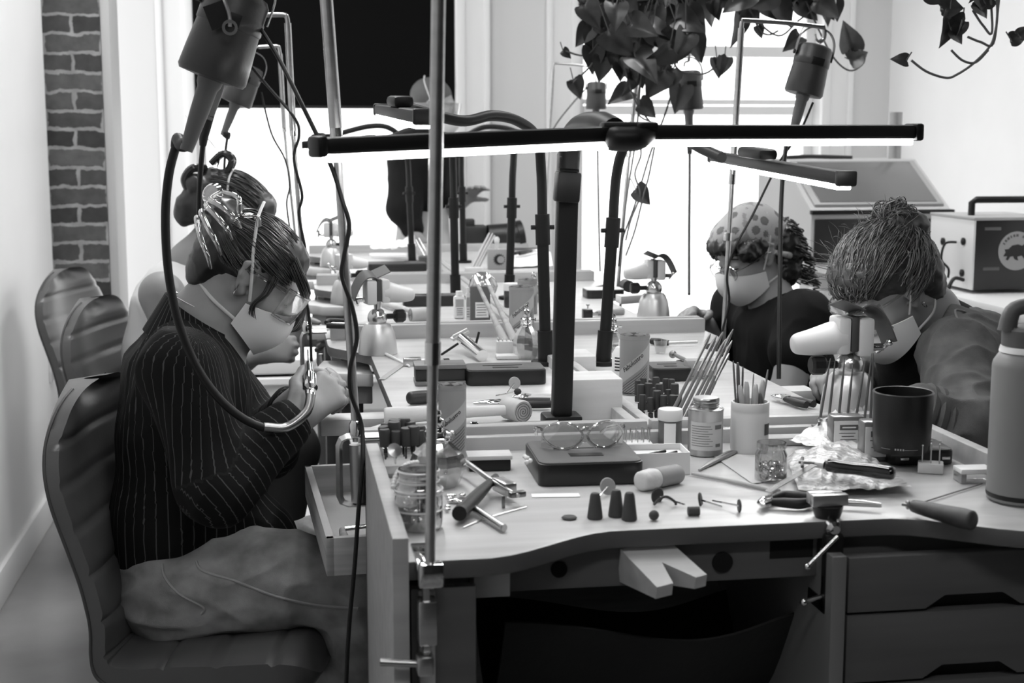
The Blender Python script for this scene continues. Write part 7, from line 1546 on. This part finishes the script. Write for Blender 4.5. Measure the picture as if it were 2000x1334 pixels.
for i, (u0, v0, u1, v1) in enumerate(((920, 528, 956, 455), (926, 528, 962, 456), (931, 528, 966, 460))):
    y0 = W(925, 527, B).y; a, b_ = DY(u0, v0, y0), DY(u1, v1, y0 + .06); one(MB().tube([a, a.lerp(b_, .5), b_], [.005, .0055, .003], 8), 'bench_brush', mat('pale_file_handle', .42, .35), 'pale slanting file leaning in front of the black camera', 'file', a, 'files leaning before the camera')
block(W(925, 530, B), (.06, .03, .014), 'low pale rack holding the slanting files', 0, WOOD_RAW, 'file_rack', 'rack')
one(MB().grid(lambda a, b: W(990, 500, B).lerp(W(990, 525, B), b).lerp(W(1075, 495, B).lerp(W(1080, 522, B), b), a) + V((0, 0, .006 + .008 * mnoise.noise(V((a * 5, b * 3, 2))))), 16, 8, .001), 'paper', PAPER, 'rumpled white sheet on the farthest right bench', 'paper', W(1040, 510, B))
plier(W(1010, 500, B + .015), W(1050, 492, B + .015), 'pliers lying on the rumpled sheet, farthest right bench', .010)
# ================================================================== counter, cabinet and apparatus by the right wall; plants
CZ = .90
ct = thing('wall_counter', 'long white counter along the right wall', 'counter', (2.6, 4.0, 0), world=True)
MB().bb((2.05, 2.3, CZ - .035), (XR, 6.3, CZ), .003).obj('counter_top', mat('counter_white', .72, .35), ct)
for y in (2.4, 4.4, 6.2):
    MB().bb((2.16, y - .03, 0), (2.22, y + .03, CZ - .035), .003).obj('leg', TRIM, ct)
MB().bb((2.09, 2.35, CZ - .11), (2.16, 6.25, CZ - .035)).obj('front_rail', mat('counter_rail', .3, .5), ct)
# blasting cabinet
Yc = 5.15; x0, x1 = DY(1585, 420, Yc).x, DY(1858, 420, Yc).x; zb_ = CZ; zf = DY(1700, 412, Yc).z; ztp = zf + .16
bl = thing('blast_cabinet', 'big grey blasting cabinet with a sloping window lid', 'cabinet', ((x0 + x1) / 2, Yc, CZ), world=True); cabm = mat('cabinet_grey', .50, .45)
prof = [(Yc, zb_), (Yc + .62, zb_), (Yc + .62, ztp + .03), (Yc + .34, ztp + .03), (Yc, zf)]
n = len(prof); mb = MB(); vs = [V((x0, y, z)) for y, z in prof] + [V((x1, y, z)) for y, z in prof]; mb._add(vs, [tuple(range(n)), tuple(range(2 * n - 1, n - 1, -1))] + [(i, (i + 1) % n, n + (i + 1) % n, n + i) for i in range(n)]); mb.obj('cabinet_body', cabm, bl)
d = V((0, .34, ztp + .03 - zf)).normalized(); nrm_ = V((0, -d.z, d.y)); c = V(((x0 + x1) / 2, Yc + .17, (zf + ztp + .03) / 2))
MB().box(c + nrm_ * .006, (x1 - x0 - .04, .33, .012), .003, Matrix((V((1, 0, 0)), d, V((1, 0, 0)).cross(d))).transposed()).obj('lid', mat('lid_grey', .34, .4), bl); MB().box(c + nrm_ * .013, (x1 - x0 - .09, .30, .003), .001, Matrix((V((1, 0, 0)), d, V((1, 0, 0)).cross(d))).transposed()).obj('viewing_window', mat('window_grey', .14, .15), bl)
MB().bb((x0 - .005, Yc - .02, zf - .012), (x1 + .005, Yc + .01, zf + .004), .003).obj('front_lip', BLACKM, bl); MB().box(V(((x0 + x1) / 2 + .05, Yc - .01, zf + .02)), (.03, .02, .02), .005).obj('latch', BLACK, bl)
MB().bb((x0 + .012, Yc - .006, zb_ + .01), (x1 - .28, Yc + .002, zf - .03), .03).obj('front_panel', mat('dark_panel', .015, .4), bl); MB().bb((x1 - .27, Yc - .006, zb_ + .01), (x1 - .012, Yc + .002, zf - .03), .03).obj('front_panel', mat('dark_panel', .015, .4), bl)
q = DY(1748, 280, Yc + .45); MB().cyl(V((q.x, q.y, ztp)), V((q.x, q.y, ztp + .22)), .026, None, 20).obj('exhaust_pipe', mat('ribbed_pipe', .30, .4, .6), bl)
one(MB().tube([(x0 + .02, Yc + .4, ztp + .035), (x0 + .15, Yc + .42, ztp + .04), (x0 + .32, Yc + .4, ztp + .035)], .008, 8), 'folded_cloth', RUBBER, 'dark hose end lying on top of the blasting cabinet', 'hose', (x0 + .15, Yc + .42, ztp + .03))
# power unit with round emblem
Yd = W(1902, 574, .90).y; ux0, ux1 = DY(1903, 500, Yd).x, DY(2055, 500, Yd).x; uz0, uz1 = CZ, DY(1950, 428, Yd).z
pu = thing('power_unit', 'boxy power unit with a round animal emblem and carrying handle', 'machine', ((ux0 + ux1) / 2, Yd, CZ), world=True)
dpt = .30
MB().bb((ux0, Yd, uz0 + .012), (ux1, Yd + dpt, uz1), .004).obj('case', mat('unit_dark', .022, .35), pu); MB().bb((ux0 - .006, Yd - .002, uz0 + .012), (ux0 + .001, Yd + dpt, uz1), .002).obj('control_panel', mat('panel_white', .72, .4), pu); MB().bb((ux0 - .008, Yd - .004, uz1 - .004), (ux1, Yd + dpt + .004, uz1 + .006), .002).obj('top_plate', mat('unit_top', .40, .4), pu)
MB().ring_tube([V((ux0 + .045, Yd + .12, uz1)), V((ux0 + .045, Yd + .12, uz1 + .045)), V((ux0 + .06, Yd + .12, uz1 + .055)), V((ux1 - .03, Yd + .12, uz1 + .055)), V((ux1 - .015, Yd + .12, uz1 + .045)), V((ux1 - .015, Yd + .12, uz1))], .011, 10).obj('handle', BLACK, pu)
ce = DY(1985, 490, Yd - .001); re = 38 * pm(ce)
MB().lathe([(0, 0), (re, 0), (re, .0012), (0, .0012)], ce, (0, -1, 0), 40).obj('emblem_disc', mat('emblem_pale', .34, .5), pu)
# dark creature silhouette on the emblem (a round-backed beast with legs)
out = [(-.72, -.25), (-.60, -.05), (-.66, .10), (-.45, .12), (-.25, .30), (.05, .36), (.30, .28), (.42, .38), (.50, .22), (.66, .12), (.60, .0), (.45, -.05), (.52, -.25), (.66, -.35), (.45, -.40), (.30, -.22), (.05, -.28), (.12, -.48), (-.08, -.42), (-.18, -.25), (-.35, -.28), (-.45, -.46), (-.58, -.42), (-.50, -.25)]
MB().prism([(x * re, y * re) for x, y in out], 0, .0008, 0, Matrix.Translation(ce + V((0, -.0012, -.02 * re))) @ Matrix.Rotation(R(90), 4, 'X')).obj('emblem_animal', INK, pu)
k = MB()
for j in range(11):
    if j == 6: continue
    a = R(152 - j * 12.5); w2 = re * (.07 + .03 * (j % 3)); k.box(ce + V((re * .80 * math.cos(a), -.0016, re * .80 * math.sin(a))), (w2, .0006, re * .13), 0, (0, R(90) - a, 0))
k.obj('emblem_lettering', mat('emblem_ink', .10, .6), pu)
for j in range(3): MB().bb((ux0 + .03, Yd - .002, uz1 - .035 - j * .125), (ux0 + .085, Yd + .001, uz1 - .025 - j * .125), .001).obj('vent_slot', mat('vent', .10, .4), pu)
for j, (y_, z_) in enumerate(((.06, .16), (.06, .06), (.2, .15), (.2, .06))): MB().lathe([(0, 0), (.012, 0), (.012, .006), (.006, .008), (0, .012)], (ux0 - .006, Yd + y_, uz0 + z_), (-1, 0, 0), 16).obj('socket', BLACK, pu)
MB().tube([V((ux0 - .012, Yd + .10, uz0 + .155)), V((ux0 - .05, Yd + .10, uz0 + .15)), V((ux0 - .06, Yd + .10, uz0 + .10)), V((ux0 - .03, Yd + .11, uz0 + .07)), V((ux0 - .03, Yd + .11, uz0 + .04))], .004, 8).obj('patch_lead', RUBBER, pu)
MB().tube([V((ux0 - .012, Yd + .04, uz0 + .04)), V((ux0 - .05, Yd + .03, uz0 + .045)), V((ux0 - .075, Yd + .02, uz0 - .0)), V((ux0 - .08, Yd + .02, uz0 - .08)), V((ux0 - .08, Yd + .04, uz0 - .3))], .006, 8).obj('mains_lead', RUBBER, pu)
# ------------------------------------------------ trailing plants
LEAFM = mat('pothos_leaf', .035, .35, var=.4, vs=(30, 30, 30), spec=.6); VINE = mat('vine_stem', .10, .6)
def leaf(mb, p, d, n, L):
    d = V(d).normalized(); n = V(n); n = (n - d * n.dot(d)); n = n.normalized() if n.length > 1e-4 else d.orthogonal(); s = d.cross(n)
    rows = [(-.10, .10, .30), (-.13, .20, .36), (-.08, .0, .43), (.04, 0, .475), (.18, 0, .47), (.34, 0, .42), (.52, 0, .33), (.70, 0, .21), (.86, 0, .10), (1.0, 0, .004)]
    vs = []; cup = .22 + .25 * random.random(); curl = .15 + .3 * random.random()
    for r_, (t, gap, w_) in enumerate(rows):
        for e in (-1, -.66, -.33, 0, .33, .66, 1):
            tt = t if r_ > 1 else (t if abs(e) > .3 else .02)
            tt = tt - (.03 if abs(e) == 1 and r_ < 3 else 0)
            vs.append(V(p) + d * tt * L + s * w_ * e * L + n * (abs(e) * w_ * cup - curl * t * t + .012 * math.sin(t * 11 + e * 3)) * L)
    m = len(rows); mb._add(vs, [(i * 7 + j, i * 7 + j + 1, i * 7 + j + 8, i * 7 + j + 7) for i in range(m - 1) for j in range(6)])
def plant(label, pot, vines, leaves, nleaf, rnd, spread, size):
    o = thing('trailing_plant', label, 'plant', pot, world=True, group='trailing plants hung from the ceiling'); P_ = V(pot)
    MB().lathe([(.09, 0), (.11, .02), (.13, .17), (.135, .18), (.12, .18), (.115, .15), (0, .14)], P_, seg=28).obj('hanging_pot', mat('pot_grey', .3, .6), o)
    h = MB()
    for a in range(3): h.cyl(P_ + V((.12 * math.cos(a * 2.1), .12 * math.sin(a * 2.1), .17)), V((P_.x, P_.y, ZT)), .002, None, 6)
    h.obj('hanger_cords', mat('cord', .3, .8), o)
    vm = MB(); lm = MB()
    for v in vines: 
        vm.tube([V(q) for q in v], .0028, 7, 6)
    for (q, d, n, L) in leaves: leaf(lm, q, d, n, L); vm.tube([V(q), V(q) - V(d).normalized() * L * .35 + V((0, 0, .02))], .0016, 6)
    for i in range(nleaf):
        a = rnd.random() * 6.28; q = spread(rnd); leaf(lm, q, (math.cos(a), .5 * math.sin(a), -rnd.uniform(.2, 1.3)), (1.1 * rnd.uniform(-1, 1), -1, rnd.uniform(-.3, 1.0)), size * rnd.uniform(.7, 1.15)); vm.tube([q, q + V((rnd.uniform(-.05, .05), rnd.uniform(-.05, .05), .12))], .0018, 6, 1)
    vm.obj('vines', VINE, o); tag(lm.obj('leaves', LEAFM, o, fix=False, ang=180), kind='stuff'); return o
Yq = 4.15; D_ = lambda u, v, dy=0: DY(u, v, Yq + dy); rn = random.Random(9)
lv = []
def L_(u, v, du, dv, px, nz=.3, dy=0, nx=0): lv.append((D_(u, v, dy), D_(u + du, v + dv, dy) - D_(u, v, dy), (nx, -1, nz), px * Yq / F))
for a in ((1160, 20, 10, 40, 58), (1168, 60, -8, 40, 62), (1150, 55, -18, 25, 44), (1210, 95, 5, 45, 64), (1205, 100, 20, 40, 56), (1158, 95, 0, 45, 50), (1178, 115, -5, 40, 46), (1240, 105, -25, 45, 54), (1245, 130, 10, 30, 46), (1300, 70, 35, 55, 62), (1330, 35, 25, 40, 60), (1345, 25, 30, 25, 54), (1350, 75, 25, 40, 56), (1325, 80, -40, 50, 70), (1310, 135, -35, 50, 60), (1292, 140, -30, 55, 62), (1270, 60, 25, 20, 60), (1215, 20, 20, 50, 70), (1240, 30, 30, 40, 66), (1200, 40, -10, 50, 60), (1120, 158, 15, 30, 40), (1235, 148, -10, 48, 44, .3, 0, .8), (1250, 205, 35, 22, 44), (1330, 170, -10, 50, 54), (1400, 115, 8, 35, 40), (1415, 115, -6, 30, 36), (1455, 5, 25, 30, 55), (1490, 5, 30, 25, 56), (1520, 10, 20, 28, 54), (1560, 5, 25, 20, 56), (1600, 0, 20, 22, 54), (1445, 28, -5, 65, 66, .2, 0, .8), (1390, 5, 10, 20, 40), (1243, 372, 30, 25, 44), (1628, 5, 10, 25, 40), (1660, 95, -6, -42, 58), (1662, 118, 30, -16, 44), (1560, 72, -22, 20, 40), (1480, 52, 6, 14, 26), (1100, 100, 10, 8, 22)): L_(*a)
vines = [[D_(1230, -60), D_(1250, 60), D_(1252, 140, .05), D_(1246, 220, .1), D_(1280, 250), D_(1270, 330), D_(1256, 385), D_(1240, 450), D_(1222, 500)], [D_(1330, -40), D_(1345, 30), D_(1320, 90), D_(1295, 145)], [D_(1270, -40), D_(1300, 60), D_(1320, 130), D_(1355, 145), D_(1385, 140), D_(1412, 112)],
         [D_(1200, -40), D_(1190, 40), D_(1150, 105), D_(1105, 100)], [D_(1420, -40), D_(1470, 30), D_(1520, 70), D_(1560, 40), D_(1600, 10)], [D_(1560, -30), D_(1600, 60), D_(1630, 115), D_(1660, 138), D_(1685, 125), D_(1690, 105)], [D_(1180, 60), D_(1160, 120), D_(1115, 165)], [D_(1210, 60), D_(1225, 150), D_(1245, 205), D_(1278, 248)],
         [D_(1450, -20), D_(1480, 52), D_(1500, 68), D_(1520, 60)], [D_(1252, 140), D_(1243, 260), D_(1225, 380), D_(1212, 480)], [D_(1244, 260), D_(1252, 300), D_(1240, 340), D_(1250, 380), D_(1232, 430), D_(1222, 470)]]
plant('dense trailing plant whose dark leaves fill the top centre', D_(1330, -260), vines, lv, 72, rn, lambda r: D_(*((r.gauss(1245, 48), r.gauss(22, 48)) if r.random() < .60 else (r.uniform(1340, 1620), r.uniform(-60, 4))), r.uniform(-.12, .12)), 60 * Yq / F)
Yq = 3.0; lv = []
for a in ((1855, 30, -8, 60, 66, .2, 0, .4), (1858, 60, 25, 22, 40), (1880, 45, -8, 40, 36, .2, 0, .7), (1770, 118, -22, -4, 32), (1810, -12, 45, 15, 50), (1840, 15, 40, -2, 52), (1905, 5, 14, 12, 46), (1925, 8, 25, -6, 30), (1975, 78, 22, -4, 36), (1990, 70, 10, -10, 30), (1910, -10, 10, 20, 40)): L_(*a)
vines = [[D_(1940, -80), D_(1948, 20), D_(1942, 70), D_(1930, 95), D_(1900, 125), D_(1870, 145), D_(1848, 152), D_(1810, 140), D_(1780, 118)], [D_(1960, -80), D_(1950, 10), D_(1940, 85), D_(1915, 82), D_(1890, 72)], [D_(1930, -60), D_(1938, 60), D_(1920, 50), D_(1900, 20)], [D_(1930, 98), D_(1905, 122), D_(1880, 118), D_(1858, 98)]]
plant('second trailing plant at the top right corner, long bare stems', D_(1960, -420), vines, lv, 8, random.Random(3), lambda r: D_(r.uniform(1900, 1990), r.uniform(-90, -30)), 50 * Yq / F)
